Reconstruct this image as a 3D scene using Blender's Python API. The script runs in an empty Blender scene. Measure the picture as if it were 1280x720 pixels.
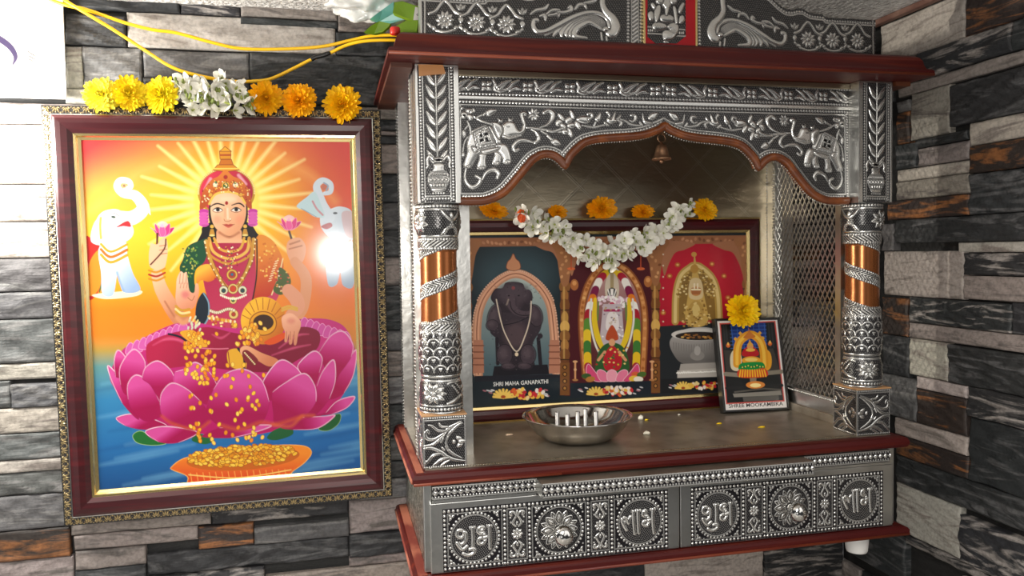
import bpy, bmesh, math, random
import numpy as np
from mathutils import Vector, Matrix
random.seed(7); np.random.seed(7)
SC = bpy.context.scene
COL = SC.collection
PI = math.pi

# ------------------------------------------------------------------ camera
_yaw, _pit, _rol, FPX = .2245, .0438, -.016, 983.15
CAM = np.array([-.0932, -.8661, 0.0])
_F = np.array([math.sin(_yaw)*math.cos(_pit), math.cos(_yaw)*math.cos(_pit), -math.sin(_pit)])
_R0 = np.array([math.cos(_yaw), -math.sin(_yaw), 0.0]); _U0 = np.cross(_R0, _F)
_R = math.cos(_rol)*_R0 + math.sin(_rol)*_U0
_U = -math.sin(_rol)*_R0 + math.cos(_rol)*_U0
cam_d = bpy.data.cameras.new('camera'); cam_d.sensor_width = 36; cam_d.lens = FPX/1280*36
cam_d.clip_start = .02
cam_o = bpy.data.objects.new('camera', cam_d); COL.objects.link(cam_o)
M = Matrix.Identity(4)
for i in range(3):
    M[i][0] = _R[i]; M[i][1] = _U[i]; M[i][2] = -_F[i]; M[i][3] = CAM[i]
cam_o.matrix_world = M
SC.camera = cam_o

def proj(x, y, z):
    dx, dy, dz = x-CAM[0], y-CAM[1], z-CAM[2]
    w = dx*_F[0]+dy*_F[1]+dz*_F[2]
    return (640+FPX*(dx*_R[0]+dy*_R[1]+dz*_R[2])/w, 360-FPX*(dx*_U[0]+dy*_U[1]+dz*_U[2])/w)
def hit(axis, val, u, v):
    """the point of the plane axis=val that the photograph shows at (u, v)"""
    d = _F*FPX + _R*(u-640) - _U*(v-360)
    return CAM + d*((val-CAM[axis])/d[axis])
def hit_plane(p, n, u, v):
    d = _F*FPX + _R*(u-640) - _U*(v-360)
    p = np.array(p); n = np.array(n)
    return CAM + d*(np.dot(p-CAM, n)/np.dot(d, n))

# ------------------------------------------------------------------ light
SC.view_settings.view_transform = 'Standard'
SC.view_settings.look = 'None'
SC.view_settings.gamma = 1
SC.view_settings.use_curve_mapping = False
SC.view_settings.exposure = 0.55
W_ = bpy.data.worlds.new('room_light'); SC.world = W_; W_.use_nodes = True
nt = W_.node_tree; nt.nodes.clear()
wo = nt.nodes.new('ShaderNodeOutputWorld'); bg = nt.nodes.new('ShaderNodeBackground')
tc = nt.nodes.new('ShaderNodeTexCoord'); mp = nt.nodes.new('ShaderNodeMapping')
gr = nt.nodes.new('ShaderNodeTexNoise'); cr = nt.nodes.new('ShaderNodeValToRGB')
gr.inputs['Scale'].default_value = 1.6; gr.inputs['Detail'].default_value = 1.0
cr.color_ramp.elements[0].position = .42; cr.color_ramp.elements[0].color = (.03, .03, .03, 1)
cr.color_ramp.elements[1].position = .60; cr.color_ramp.elements[1].color = (1.0, .97, .93, 1)
nt.links.new(tc.outputs['Generated'], mp.inputs['Vector']); nt.links.new(mp.outputs['Vector'], gr.inputs['Vector'])
nt.links.new(gr.outputs['Fac'], cr.inputs['Fac']); nt.links.new(cr.outputs['Color'], bg.inputs['Color'])
bg.inputs['Strength'].default_value = 1.05
nt.links.new(bg.outputs[0], wo.inputs['Surface'])

def lamp(name, kind, loc, energy, color=(1, 1, 1), target=None, **kw):
    d = bpy.data.lights.new(name, kind); d.energy = energy; d.color = color
    for k, v in kw.items(): setattr(d, k, v)
    o = bpy.data.objects.new(name, d); COL.objects.link(o); o.location = loc
    if target is not None:
        o.rotation_euler = (Vector(target)-Vector(loc)).to_track_quat('-Z', 'Y').to_euler()
    return o
lamp('phone_flash', 'POINT', tuple(CAM+np.array([.012, 0, -.018])), 7.0, (1, .95, .88), shadow_soft_size=.012)
lamp('wall_lamp', 'POINT', (-.60, .10, .15), 8.5, (1, .97, .90), shadow_soft_size=.05)
lamp('side_window', 'SPOT', (-1.9, .27, .10), 70, (1, .93, .80), (.71, 0, -.06), spot_size=.5, spot_blend=.2, shadow_soft_size=.02)
lamp('room_light', 'AREA', (-.5, -1.6, .9), 9, (1, .95, .88), (.2, .1, -.1), size=.7)
# ------------------------------------------------------------------ helpers
def lin(c):
    c = np.asarray(c, float)
    return np.where(c <= .04045, c/12.92, ((c+.055)/1.055)**2.4)
def hx(s):
    s = s.lstrip('#'); return np.array([int(s[i:i+2], 16)/255 for i in (0, 2, 4)])

def mat(name, color=(.5, .5, .5), rough=.5, metal=0., spec=.5, attr=None, coat=0., coat_rough=.1, bump=None, noise=None, trans=0., emit=None, sheen=0.):
    m = bpy.data.materials.new(name); m.use_nodes = True
    n = m.node_tree.nodes; L = m.node_tree.links
    b = n['Principled BSDF']
    b.inputs['Base Color'].default_value = (*color, 1); b.inputs['Roughness'].default_value = rough
    b.inputs['Metallic'].default_value = metal; b.inputs['Specular IOR Level'].default_value = spec
    b.inputs['Coat Weight'].default_value = coat; b.inputs['Coat Roughness'].default_value = coat_rough
    b.inputs['Transmission Weight'].default_value = trans
    if attr:
        a = n.new('ShaderNodeAttribute'); a.attribute_name = attr
        L.new(a.outputs['Color'], b.inputs['Base Color'])
        if attr == 'Emb':
            L.new(a.outputs['Alpha'], b.inputs['Metallic'])
    tcn = n.new('ShaderNodeTexCoord')
    if noise:   # (scale xyz, color2, lo, hi, detail)
        mpn = n.new('ShaderNodeMapping'); mpn.inputs['Scale'].default_value = noise[0]
        nz = n.new('ShaderNodeTexNoise'); nz.inputs['Scale'].default_value = 1; nz.inputs['Detail'].default_value = noise[4] if len(noise) > 4 else 4
        rp = n.new('ShaderNodeValToRGB'); rp.color_ramp.elements[0].position = noise[2]; rp.color_ramp.elements[1].position = noise[3]
        rp.color_ramp.elements[0].color = (*color, 1); rp.color_ramp.elements[1].color = (*noise[1], 1)
        L.new(tcn.outputs['Object'], mpn.inputs['Vector']); L.new(mpn.outputs['Vector'], nz.inputs['Vector'])
        L.new(nz.outputs['Fac'], rp.inputs['Fac']); L.new(rp.outputs['Color'], b.inputs['Base Color'])
    if bump:    # (scale xyz, strength, distance, kind)
        mpn = n.new('ShaderNodeMapping'); mpn.inputs['Scale'].default_value = bump[0]
        if len(bump) > 3 and bump[3] == 'voronoi':
            nz = n.new('ShaderNodeTexVoronoi'); nz.inputs['Scale'].default_value = 1; out = nz.outputs['Distance']
        else:
            nz = n.new('ShaderNodeTexNoise'); nz.inputs['Scale'].default_value = 1; nz.inputs['Detail'].default_value = 4; out = nz.outputs['Fac']
        bp = n.new('ShaderNodeBump'); bp.inputs['Strength'].default_value = bump[1]; bp.inputs['Distance'].default_value = bump[2]
        L.new(tcn.outputs['Object'], mpn.inputs['Vector']); L.new(mpn.outputs['Vector'], nz.inputs['Vector'])
        L.new(out, bp.inputs['Height']); L.new(bp.outputs['Normal'], b.inputs['Normal'])
    return m

class MB:
    """collects vertices and faces and links them as one mesh object"""
    def __init__(s): s.v = []; s.f = []; s.smooth = []; s.cols = []
    def add(s, vs, fs, smooth=False, col=None):
        o = len(s.v); s.v += [tuple(map(float, p)) for p in vs]; s.f += [tuple(i+o for i in f) for f in fs]
        s.smooth += [smooth]*len(fs)
        s.cols += [col if col is not None else (1, 1, 1)]*len(vs)
        return s
    def box(s, x0, y0, z0, x1, y1, z1, b=0.0):
        if b <= 0:
            vs = [(x, y, z) for x in (x0, x1) for y in (y0, y1) for z in (z0, z1)]
            return s.add(vs, [(0, 1, 3, 2), (4, 6, 7, 5), (0, 4, 5, 1), (2, 3, 7, 6), (0, 2, 6, 4), (1, 5, 7, 3)])
        bm = bmesh.new(); bmesh.ops.create_cube(bm, size=1)
        for v in bm.verts: v.co = Vector(((x0+x1)/2+v.co.x*(x1-x0), (y0+y1)/2+v.co.y*(y1-y0), (z0+z1)/2+v.co.z*(z1-z0)))
        bmesh.ops.bevel(bm, geom=bm.edges[:], offset=b, segments=2, profile=.5, affect='EDGES')
        s.bm(bm); return s
    def bm(s, bm, smooth=False):
        bm.verts.index_update()
        s.add([v.co[:] for v in bm.verts], [[v.index for v in f.verts] for f in bm.faces], smooth); bm.free()
    def prism(s, pts, y0, y1, axis='y'):
        """polygon pts (x,z) extruded from y0 to y1"""
        n = len(pts); vs = [(p[0], y0, p[1]) for p in pts]+[(p[0], y1, p[1]) for p in pts]
        fs = [tuple(range(n)), tuple(range(2*n-1, n-1, -1))]+[(i, i+n, (i+1) % n+n, (i+1) % n) for i in range(n)]
        return s.add(vs, fs)
    def rings(s, rings, cap=(True, True), smooth=False):
        n = len(rings[0]); vs = [p for r in rings for p in r]; fs = []
        for k in range(len(rings)-1):
            for i in range(n): fs.append((k*n+i, k*n+(i+1) % n, (k+1)*n+(i+1) % n, (k+1)*n+i))
        if cap[0]: fs.append(tuple(range(n-1, -1, -1)))
        if cap[1]: fs.append(tuple(range((len(rings)-1)*n, len(rings)*n)))
        return s.add(vs, fs, smooth)
    def lathe(s, c, prof, n=32, cap=(True, True), smooth=True):
        return s.rings([[(c[0]+r*math.cos(2*PI*i/n), c[1]+r*math.sin(2*PI*i/n), c[2]+z) for i in range(n)] for r, z in prof], cap, smooth)
    def tube(s, path, r, n=8, cap=True, smooth=True, flat=None):
        P = [Vector(p) for p in path]; rs = []
        T = [(P[min(i+1, len(P)-1)]-P[max(i-1, 0)]).normalized() for i in range(len(P))]
        up = Vector((0, 0, 1)) if abs(T[0].z) < .9 else Vector((1, 0, 0))
        u = T[0].cross(up).normalized()
        for i, p in enumerate(P):
            u = (u-T[i]*u.dot(T[i])).normalized(); w = T[i].cross(u)
            rr = r[i] if hasattr(r, '__len__') else r
            rs.append([p+u*math.cos(2*PI*k/n)*rr+w*math.sin(2*PI*k/n)*rr for k in range(n)])
        return s.rings(rs, (cap, cap), smooth)
    def sphere(s, c, r, n=12, m=8, sc=(1, 1, 1)):
        return s.rings([[(c[0]+sc[0]*r*math.sin(a)*math.cos(2*PI*i/n), c[1]+sc[1]*r*math.sin(a)*math.sin(2*PI*i/n), c[2]-sc[2]*r*math.cos(a)) for i in range(n)]
                        for a in [PI*(k+.03)/(m+.06) for k in range(m+1)]], (True, True), True)
    def build(s, name, m, parent=None, root=None, colattr=None):
        me = bpy.data.meshes.new(name)
        off = np.array(root.matrix_world.translation) if root is not None else np.zeros(3)
        me.from_pydata([tuple(np.array(p)-off) for p in s.v], [], s.f)
        me.polygons.foreach_set('use_smooth', s.smooth)
        if colattr:
            a = me.color_attributes.new(colattr, 'FLOAT_COLOR', 'POINT')
            a.data.foreach_set('color', np.array([(*c[:3], 1) for c in s.cols], np.float32).ravel())
        return link(name, me, m, parent)

def link(name, me, m, parent=None):
    if m is not None: me.materials.append(m)
    bm = bmesh.new(); bm.from_mesh(me); bmesh.ops.recalc_face_normals(bm, faces=bm.faces); bm.to_mesh(me); bm.free()
    o = bpy.data.objects.new(name, me); COL.objects.link(o)
    if parent is not None: o.parent = parent
    return o
def thing(name, label, cat, loc=(0, 0, 0), group=None):
    o = bpy.data.objects.new(name, None); COL.objects.link(o); o.location = loc; o.empty_display_size = .01
    bpy.context.view_layer.update()
    return tag(o, label, cat, group)
def tag(o, label, cat, group=None):
    o['label'] = label; o['category'] = cat
    if group: o['group'] = group
    return o
def copy_tree(o, parent=None):
    c = o.copy(); COL.objects.link(c)
    if parent is not None: c.parent = parent
    for ch in list(o.children): copy_tree(ch, c)
    return c

def sp(pts, n=6, closed=False):
    """smooth curve through the points"""
    P = np.array(pts, float); N = len(P); out = []
    rng = range(N if closed else N-1)
    for i in rng:
        if closed: a, b, c, d = P[(i-1) % N], P[i], P[(i+1) % N], P[(i+2) % N]
        else: a, b, c, d = P[max(i-1, 0)], P[i], P[i+1], P[min(i+2, N-1)]
        for k in range(n):
            t = k/n
            out.append(.5*((2*b)+(-a+c)*t+(2*a-5*b+4*c-d)*t*t+(-a+3*b-3*c+d)*t**3))
    if not closed: out.append(P[-1])
    return np.array(out)
def homog(q):
    """unit square (u right, v down) -> photo quad TL,TR,BR,BL"""
    A = []; B = []
    for (u, v), (x, y) in zip([(0, 0), (1, 0), (1, 1), (0, 1)], q):
        A.append([u, v, 1, 0, 0, 0, -u*x, -v*x]); B.append(x)
        A.append([0, 0, 0, u, v, 1, -u*y, -v*y]); B.append(y)
    h = np.linalg.solve(np.array(A, float), np.array(B, float)); return np.append(h, 1).reshape(3, 3)
def hmap(H, u, v):
    w = H[2, 0]*u+H[2, 1]*v+H[2, 2]
    return (H[0, 0]*u+H[0, 1]*v+H[0, 2])/w, (H[1, 0]*u+H[1, 1]*v+H[1, 2])/w

SILVER = np.array([.72, .715, .69]); BLACK = np.array([.012, .011, .013])
class Art:
    """a fine grid of points carrying relief height and pigment; X, Y are the drawing coordinates"""
    def __init__(s, X, Y, base=(0, 0, 0)):
        s.X, s.Y = X, Y; s.H = np.zeros(X.shape); s.C = np.zeros(X.shape+(3,))+np.array(base); s.Mt = np.zeros(X.shape)
        s.aa = float(np.median(np.hypot(np.diff(X, axis=1), np.diff(Y, axis=1))))
    def win(s, P, pad):
        P = np.asarray(P); x0, y0 = P.min(0)-pad; x1, y1 = P.max(0)+pad
        m = (s.X >= x0) & (s.X <= x1) & (s.Y >= y0) & (s.Y <= y1)
        r = np.nonzero(m.any(1))[0]; c = np.nonzero(m.any(0))[0]
        if len(r) == 0 or len(c) == 0: return None
        return (slice(r[0], r[-1]+1), slice(c[0], c[-1]+1))
    def sdpoly(s, sl, P):
        X, Y = s.X[sl], s.Y[sl]; d = np.full(X.shape, 1e9); ins = np.zeros(X.shape, bool)
        Q = np.roll(P, -1, 0)
        for (ax, ay), (bx, by) in zip(P, Q):
            ex, ey = bx-ax, by-ay; L = ex*ex+ey*ey+1e-12
            t = np.clip(((X-ax)*ex+(Y-ay)*ey)/L, 0, 1)
            d = np.minimum(d, (X-ax-t*ex)**2+(Y-ay-t*ey)**2)
            if ay != by:
                c = ((ay > Y) != (by > Y)) & (X < ex*(Y-ay)/(by-ay)+ax); ins ^= c
        d = np.sqrt(d); return np.where(ins, -d, d)
    def sdline(s, sl, P, w):
        X, Y = s.X[sl], s.Y[sl]; best = np.full(X.shape, 1e9); N = len(P)
        W = np.interp(np.linspace(0, 1, N), np.linspace(0, 1, len(w)), w) if hasattr(w, '__len__') else np.full(N, float(w))
        for i in range(N-1):
            ax, ay = P[i]; bx, by = P[i+1]; ex, ey = bx-ax, by-ay; L = ex*ex+ey*ey+1e-12
            t = np.clip(((X-ax)*ex+(Y-ay)*ey)/L, 0, 1)
            best = np.minimum(best, np.hypot(X-ax-t*ex, Y-ay-t*ey)-(W[i]+(W[i+1]-W[i])*t))
        return best
    def sdell(s, sl, cx, cy, rx, ry, rot):
        X, Y = s.X[sl]-cx, s.Y[sl]-cy; c, n = math.cos(rot), math.sin(rot)
        x = (X*c+Y*n)/rx; y = (-X*n+Y*c)/ry; r = np.sqrt(x*x+y*y)+1e-9
        g = np.sqrt((x/rx)**2+(y/ry)**2)/r+1e-9
        return (r-1)/g
    # ---- pigment
    def col(s, sl, c):
        if isinstance(c, str): return lin(hx(c))
        if isinstance(c, tuple) and isinstance(c[0], str) and len(c) == 4:      # linear gradient c0, c1, p0, p1
            a, b = hx(c[0]), hx(c[1]); p, q = np.array(c[2], float), np.array(c[3], float); e = q-p
            t = np.clip(((s.X[sl]-p[0])*e[0]+(s.Y[sl]-p[1])*e[1])/(e@e), 0, 1)[..., None]
            return lin(a*(1-t)+b*t)
        if isinstance(c, tuple) and isinstance(c[0], str) and len(c) == 5:      # radial gradient c0, c1, centre, r0, r1
            a, b = hx(c[0]), hx(c[1]); r = np.hypot(s.X[sl]-c[2][0], s.Y[sl]-c[2][1])
            t = np.clip((r-c[3])/(c[4]-c[3]), 0, 1)[..., None]
            return lin(a*(1-t)+b*t)
        return lin(np.array(c))
    def put(s, sl, sd, c, soft=0, alpha=1.):
        a = np.clip(.5-sd/max(s.aa, soft), 0, 1)[..., None]*alpha
        s.C[sl] = s.C[sl]*(1-a)+s.col(sl, c)*a
    def poly(s, P, c, smooth=False, soft=0, alpha=1., edge=None, ew=.5):
        P = sp(P, 6, True) if smooth else np.array(P, float)
        sl = s.win(P, 3+soft)
        if sl is None: return
        sd = s.sdpoly(sl, P); s.put(sl, sd, c, soft, alpha)
        if edge: s.put(sl, np.abs(sd)-ew, edge)
    def line(s, P, w, c, smooth=True, soft=0, alpha=1.):
        P = sp(P, 6) if smooth and len(P) > 2 else np.array(P, float)
        mw = max(w) if hasattr(w, '__len__') else w
        sl = s.win(P, 3+mw+soft)
        if sl is None: return
        s.put(sl, s.sdline(sl, P, w), c, soft, alpha)
    def ell(s, cx, cy, rx, ry, c, rot=0., soft=0, alpha=1., edge=None, ew=.4):
        R = max(rx, ry); sl = s.win([(cx-R, cy-R), (cx+R, cy+R)], 3+soft)
        if sl is None: return
        sd = s.sdell(sl, cx, cy, rx, ry, math.radians(rot)); s.put(sl, sd, c, soft, alpha)
        if edge: s.put(sl, np.abs(sd)-ew, edge)
    # ---- relief
    def up(s, sl, sd, h, r, gap=.8, c=SILVER, base=0.0):
        if gap > 0:
            g = np.clip(.5-(sd-gap)/s.aa, 0, 1)
            s.H[sl] *= (1-g); s.C[sl] = s.C[sl]*(1-g[..., None])+BLACK*g[..., None]; s.Mt[sl] *= (1-g)
        t = np.clip(-sd/r, 0, 1); hh = base+h*np.sqrt(1-(1-t)**2)
        a = np.clip(.5-sd/s.aa, 0, 1)
        s.H[sl] = np.maximum(s.H[sl], hh*(sd < 0))
        s.C[sl] = s.C[sl]*(1-a[..., None])+c*a[..., None]; s.Mt[sl] = np.maximum(s.Mt[sl], a)
    def rpoly(s, P, h, r, gap=.8, smooth=True, c=SILVER):
        P = sp(P, 5, True) if smooth else np.array(P, float)
        sl = s.win(P, 2+gap)
        if sl is not None: s.up(sl, s.sdpoly(sl, P), h, r, gap, c)
    def rline(s, P, w, h=None, gap=.8, smooth=True, c=SILVER):
        P = sp(P, 6) if smooth and len(P) > 2 else np.array(P, float)
        mw = max(w) if hasattr(w, '__len__') else w
        sl = s.win(P, 2+mw+gap)
        if sl is not None: s.up(sl, s.sdline(sl, P, w), h or mw, mw, gap, c)
    def rell(s, cx, cy, rx, ry, h=None, rot=0., gap=.8, c=SILVER):
        R = max(rx, ry); sl = s.win([(cx-R, cy-R), (cx+R, cy+R)], 2+gap)
        if sl is not None: s.up(sl, s.sdell(sl, cx, cy, rx, ry, math.radians(rot)), h or min(rx, ry), min(rx, ry), gap, c)
    def leaf(s, a, b, w, h=None, gap=.7, vein=True, c=SILVER):
        a, b = np.array(a, float), np.array(b, float); e = b-a; n = np.array([-e[1], e[0]])/np.hypot(*e)
        P = [a, a+e*.25+n*w*.8, a+e*.5+n*w, a+e*.78+n*w*.55, b, a+e*.78-n*w*.55, a+e*.5-n*w, a+e*.25-n*w*.8]
        s.rpoly(P, h or w*.8, w, gap, True, c)
        if vein:
            P = np.array([a+e*.1, a+e*.85]); sl = s.win(P, 1)
            if sl is not None:
                g = np.clip(.5-(s.sdline(sl, P, .28))/s.aa, 0, 1)
                s.H[sl] *= (1-.45*g); s.C[sl] *= (1-.7*g)[..., None]
    def beads(s, P, step, r, h=None, smooth=False, gap=.5, c=SILVER):
        P = sp(P, 8) if smooth else np.array(P, float)
        d = np.r_[0, np.cumsum(np.hypot(*np.diff(P, axis=0).T))]; n = max(1, int(round(d[-1]/step)))
        for k in range(n+1):
            t = d[-1]*k/n; s.rell(np.interp(t, d, P[:, 0]), np.interp(t, d, P[:, 1]), r, r, h or r*.8, gap=gap, c=c)
    def ring(s, cx, cy, R, step, r):
        n = int(round(2*PI*R/step))
        for k in range(n): s.rell(cx+R*math.cos(2*PI*k/n), cy+R*math.sin(2*PI*k/n), r, r, r*.8, gap=.5)
    def flower(s, cx, cy, R, n, w, rot=0., core=True, r0=.25):
        for k in range(n):
            a = rot+2*PI*k/n; s.leaf((cx+R*r0*math.cos(a), cy+R*r0*math.sin(a)), (cx+R*math.cos(a), cy+R*math.sin(a)), w, vein=False)
        if core: s.rell(cx, cy, R*.24, R*.24)
    def stipple(s, step, r, mask=None, h=None):
        """black ground with rows of tiny silver points"""
        j = np.round(s.Y/(step*.866)); off = np.where(j % 2 == 0, 0, .5)
        i = np.round(s.X/step-off); d = np.hypot(s.X-(i+off)*step, s.Y-j*step*.866)
        a = np.clip(.5-(d-r)/s.aa, 0, 1)
        if mask is not None: a = a*mask
        s.H = np.maximum(s.H, a*(h or r*.7)); s.C = s.C*(1-a[..., None])+SILVER*.36*a[..., None]; s.Mt = np.maximum(s.Mt, a)
    def mesh(s, name, P3, m, parent, root, attr, keep=None):
        """P3: array (...,3) of the points in space"""
        nv, nu = s.X.shape; off = np.array(root.matrix_world.translation)
        V = (P3-off).reshape(-1, 3).astype(np.float32)
        idx = np.arange(nv*nu).reshape(nv, nu)
        F = np.stack([idx[:-1, :-1], idx[1:, :-1], idx[1:, 1:], idx[:-1, 1:]], -1).reshape(-1, 4)
        Cc = np.concatenate([s.C, s.Mt[..., None] if attr == 'Emb' else np.ones(s.X.shape+(1,))], -1).reshape(-1, 4)
        if keep is not None:
            k = keep.reshape(-1); fk = k[F].all(1); F = F[fk]
            used = np.zeros(len(V), bool); used[F.ravel()] = True; new = np.cumsum(used)-1
            V = V[used]; Cc = Cc[used]; F = new[F]
        me = bpy.data.meshes.new(name)
        me.vertices.add(len(V)); me.vertices.foreach_set('co', V.ravel())
        me.loops.add(F.size); me.loops.foreach_set('vertex_index', F.ravel().astype(np.int32))
        me.polygons.add(len(F)); me.polygons.foreach_set('loop_start', np.arange(0, F.size, 4, dtype=np.int32))
        me.polygons.foreach_set('use_smooth', np.ones(len(F), bool))
        me.update(calc_edges=True)
        a = me.color_attributes.new(attr, 'FLOAT_COLOR', 'POINT'); a.data.foreach_set('color', Cc.astype(np.float32).ravel())
        me.materials.append(m)
        o = bpy.data.objects.new(name, me); COL.objects.link(o); o.parent = parent
        return o
def grid(nu, nv):
    return np.meshgrid(np.linspace(0, 1, nu), np.linspace(0, 1, nv))

# ------------------------------------------------------------------ materials
M_EMB = mat('oxidised_silver', rough=.25, attr='Emb')
M_SIL = mat('silver_sheet', (.62, .62, .60), .30, 1., bump=((60, 60, 60), .25, .002), noise=((14, 14, 14), (.42, .41, .38), .45, .75))
M_SCALE = mat('stamped_silver_sheet', (.60, .61, .56), .32, 1., bump=((330, 330, 330), .9, .002, 'voronoi'), noise=((160, 160, 160), (.20, .23, .20), .42, .62))
M_FOIL = mat('bronze_foil', (.42, .36, .26), .28, 1., bump=((9, 9, 30), .12, .01), noise=((7, 7, 9), (.36, .30, .21), .4, .7))
M_SHELF = mat('dull_metal_shelf', (.42, .37, .30), .38, .75, bump=((22, 22, 22), .15, .004), noise=((30, 30, 30), (.25, .21, .16), .42, .75))
M_WOOD = mat('red_stained_wood', lin((.28, .055, .05)), .45, spec=.3, noise=((5, 90, 120), lin((.42, .14, .07)), .52, .8), coat=.0)
M_WORN = mat('worn_wood_edge', lin((.46, .19, .09)), .5, noise=((14, 60, 200), lin((.36, .09, .06)), .48, .66))
M_DUSTY = mat('faded_dusty_wood', lin((.62, .36, .27)), .7, noise=((30, 14, 30), lin((.45, .16, .11)), .48, .62))
M_WOODD = mat('dark_stained_wood', lin((.27, .12, .08)), .5, noise=((6, 60, 60), lin((.40, .22, .13)), .45, .75))
M_ARCH = mat('brown_arch_wood', lin((.40, .20, .09)), .32, noise=((60, 60, 60), lin((.54, .29, .12)), .45, .7), coat=.5, coat_rough=.2)
M_MAR = mat('maroon_frame_wood', lin((.21, .022, .05)), .32, noise=((6, 90, 120), lin((.31, .04, .075)), .45, .7), coat=.12, coat_rough=.15)
M_GOLD = mat('gilt_slip', (.80, .62, .28), .25, 1.)
M_GILT = mat('antique_gilt', rough=.24, attr='Emb')
M_WHITE = mat('white_plastic', (.8, .8, .78), .4)
M_PRINT = mat('printed_picture', rough=.45, attr='Col', coat=.8, coat_rough=.13, spec=.3)
M_PRINTM = mat('printed_picture_matt', rough=.5, attr='Col', coat=.3, coat_rough=.2, spec=.2)
M_STEEL = mat('stainless_steel', (.66, .65, .63), .09, 1.)
M_POST = mat('dull_steel', (.38, .37, .36), .38, .9)
M_DARKM = mat('aged_brass', (.30, .17, .10), .4, .9)
M_BLACK = mat('black_plastic', (.012, .012, .012), .35)
# ------------------------------------------------------------------ the room shell
XW, YW, ZC = .71, .256, .337
STONE = {'d': ((.036, .038, .041), (.125, .125, .128)), 'g': ((.12, .12, .122), (.23, .225, .22)), 'l': ((.50, .455, .41), (.27, .235, .21)),
         't': ((.31, .27, .243), (.145, .127, .118)), 'r': ((.045, .036, .032), (.33, .135, .05)), 's': ((.036, .037, .040), (.42, .385, .36))}
def stone_material(name, sc):
    m = bpy.data.materials.new(name); m.use_nodes = True; n = m.node_tree.nodes; L = m.node_tree.links; b = n['Principled BSDF']
    a1 = n.new('ShaderNodeAttribute'); a1.attribute_name = 'Col'; a2 = n.new('ShaderNodeAttribute'); a2.attribute_name = 'Col2'
    t = n.new('ShaderNodeTexCoord'); mp = n.new('ShaderNodeMapping'); mp.inputs['Scale'].default_value = sc
    nz = n.new('ShaderNodeTexNoise'); nz.inputs['Scale'].default_value = 1; nz.inputs['Detail'].default_value = 6; nz.inputs['Roughness'].default_value = .62; nz.inputs['Distortion'].default_value = 2.2
    rp = n.new('ShaderNodeValToRGB'); rp.color_ramp.elements[0].position = .50; rp.color_ramp.elements[1].position = .64
    mx = n.new('ShaderNodeMix'); mx.data_type = 'RGBA'
    n2 = n.new('ShaderNodeTexNoise'); n2.inputs['Scale'].default_value = 240; n2.inputs['Detail'].default_value = 3
    m2 = n.new('ShaderNodeMix'); m2.data_type = 'RGBA'; m2.blend_type = 'MULTIPLY'; m2.inputs['Factor'].default_value = .55
    r2 = n.new('ShaderNodeValToRGB'); r2.color_ramp.elements[0].position = .3; r2.color_ramp.elements[1].position = .6; r2.color_ramp.elements[0].color = (.45, .45, .45, 1)
    L.new(t.outputs['Object'], mp.inputs['Vector']); L.new(mp.outputs['Vector'], nz.inputs['Vector']); L.new(nz.outputs['Fac'], rp.inputs['Fac'])
    L.new(rp.outputs['Color'], mx.inputs['Factor']); L.new(a1.outputs['Color'], mx.inputs['A']); L.new(a2.outputs['Color'], mx.inputs['B'])
    L.new(t.outputs['Object'], n2.inputs['Vector']); L.new(n2.outputs['Fac'], r2.inputs['Fac'])
    L.new(mx.outputs['Result'], m2.inputs['A']); L.new(r2.outputs['Color'], m2.inputs['B']); L.new(m2.outputs['Result'], b.inputs['Base Color'])
    bp = n.new('ShaderNodeBump'); bp.inputs['Strength'].default_value = .5; bp.inputs['Distance'].default_value = .003
    L.new(nz.outputs['Fac'], bp.inputs['Height']); L.new(bp.outputs['Normal'], b.inputs['Normal'])
    b.inputs['Roughness'].default_value = .55; b.inputs['Specular IOR Level'].default_value = .35
    return m
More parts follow.
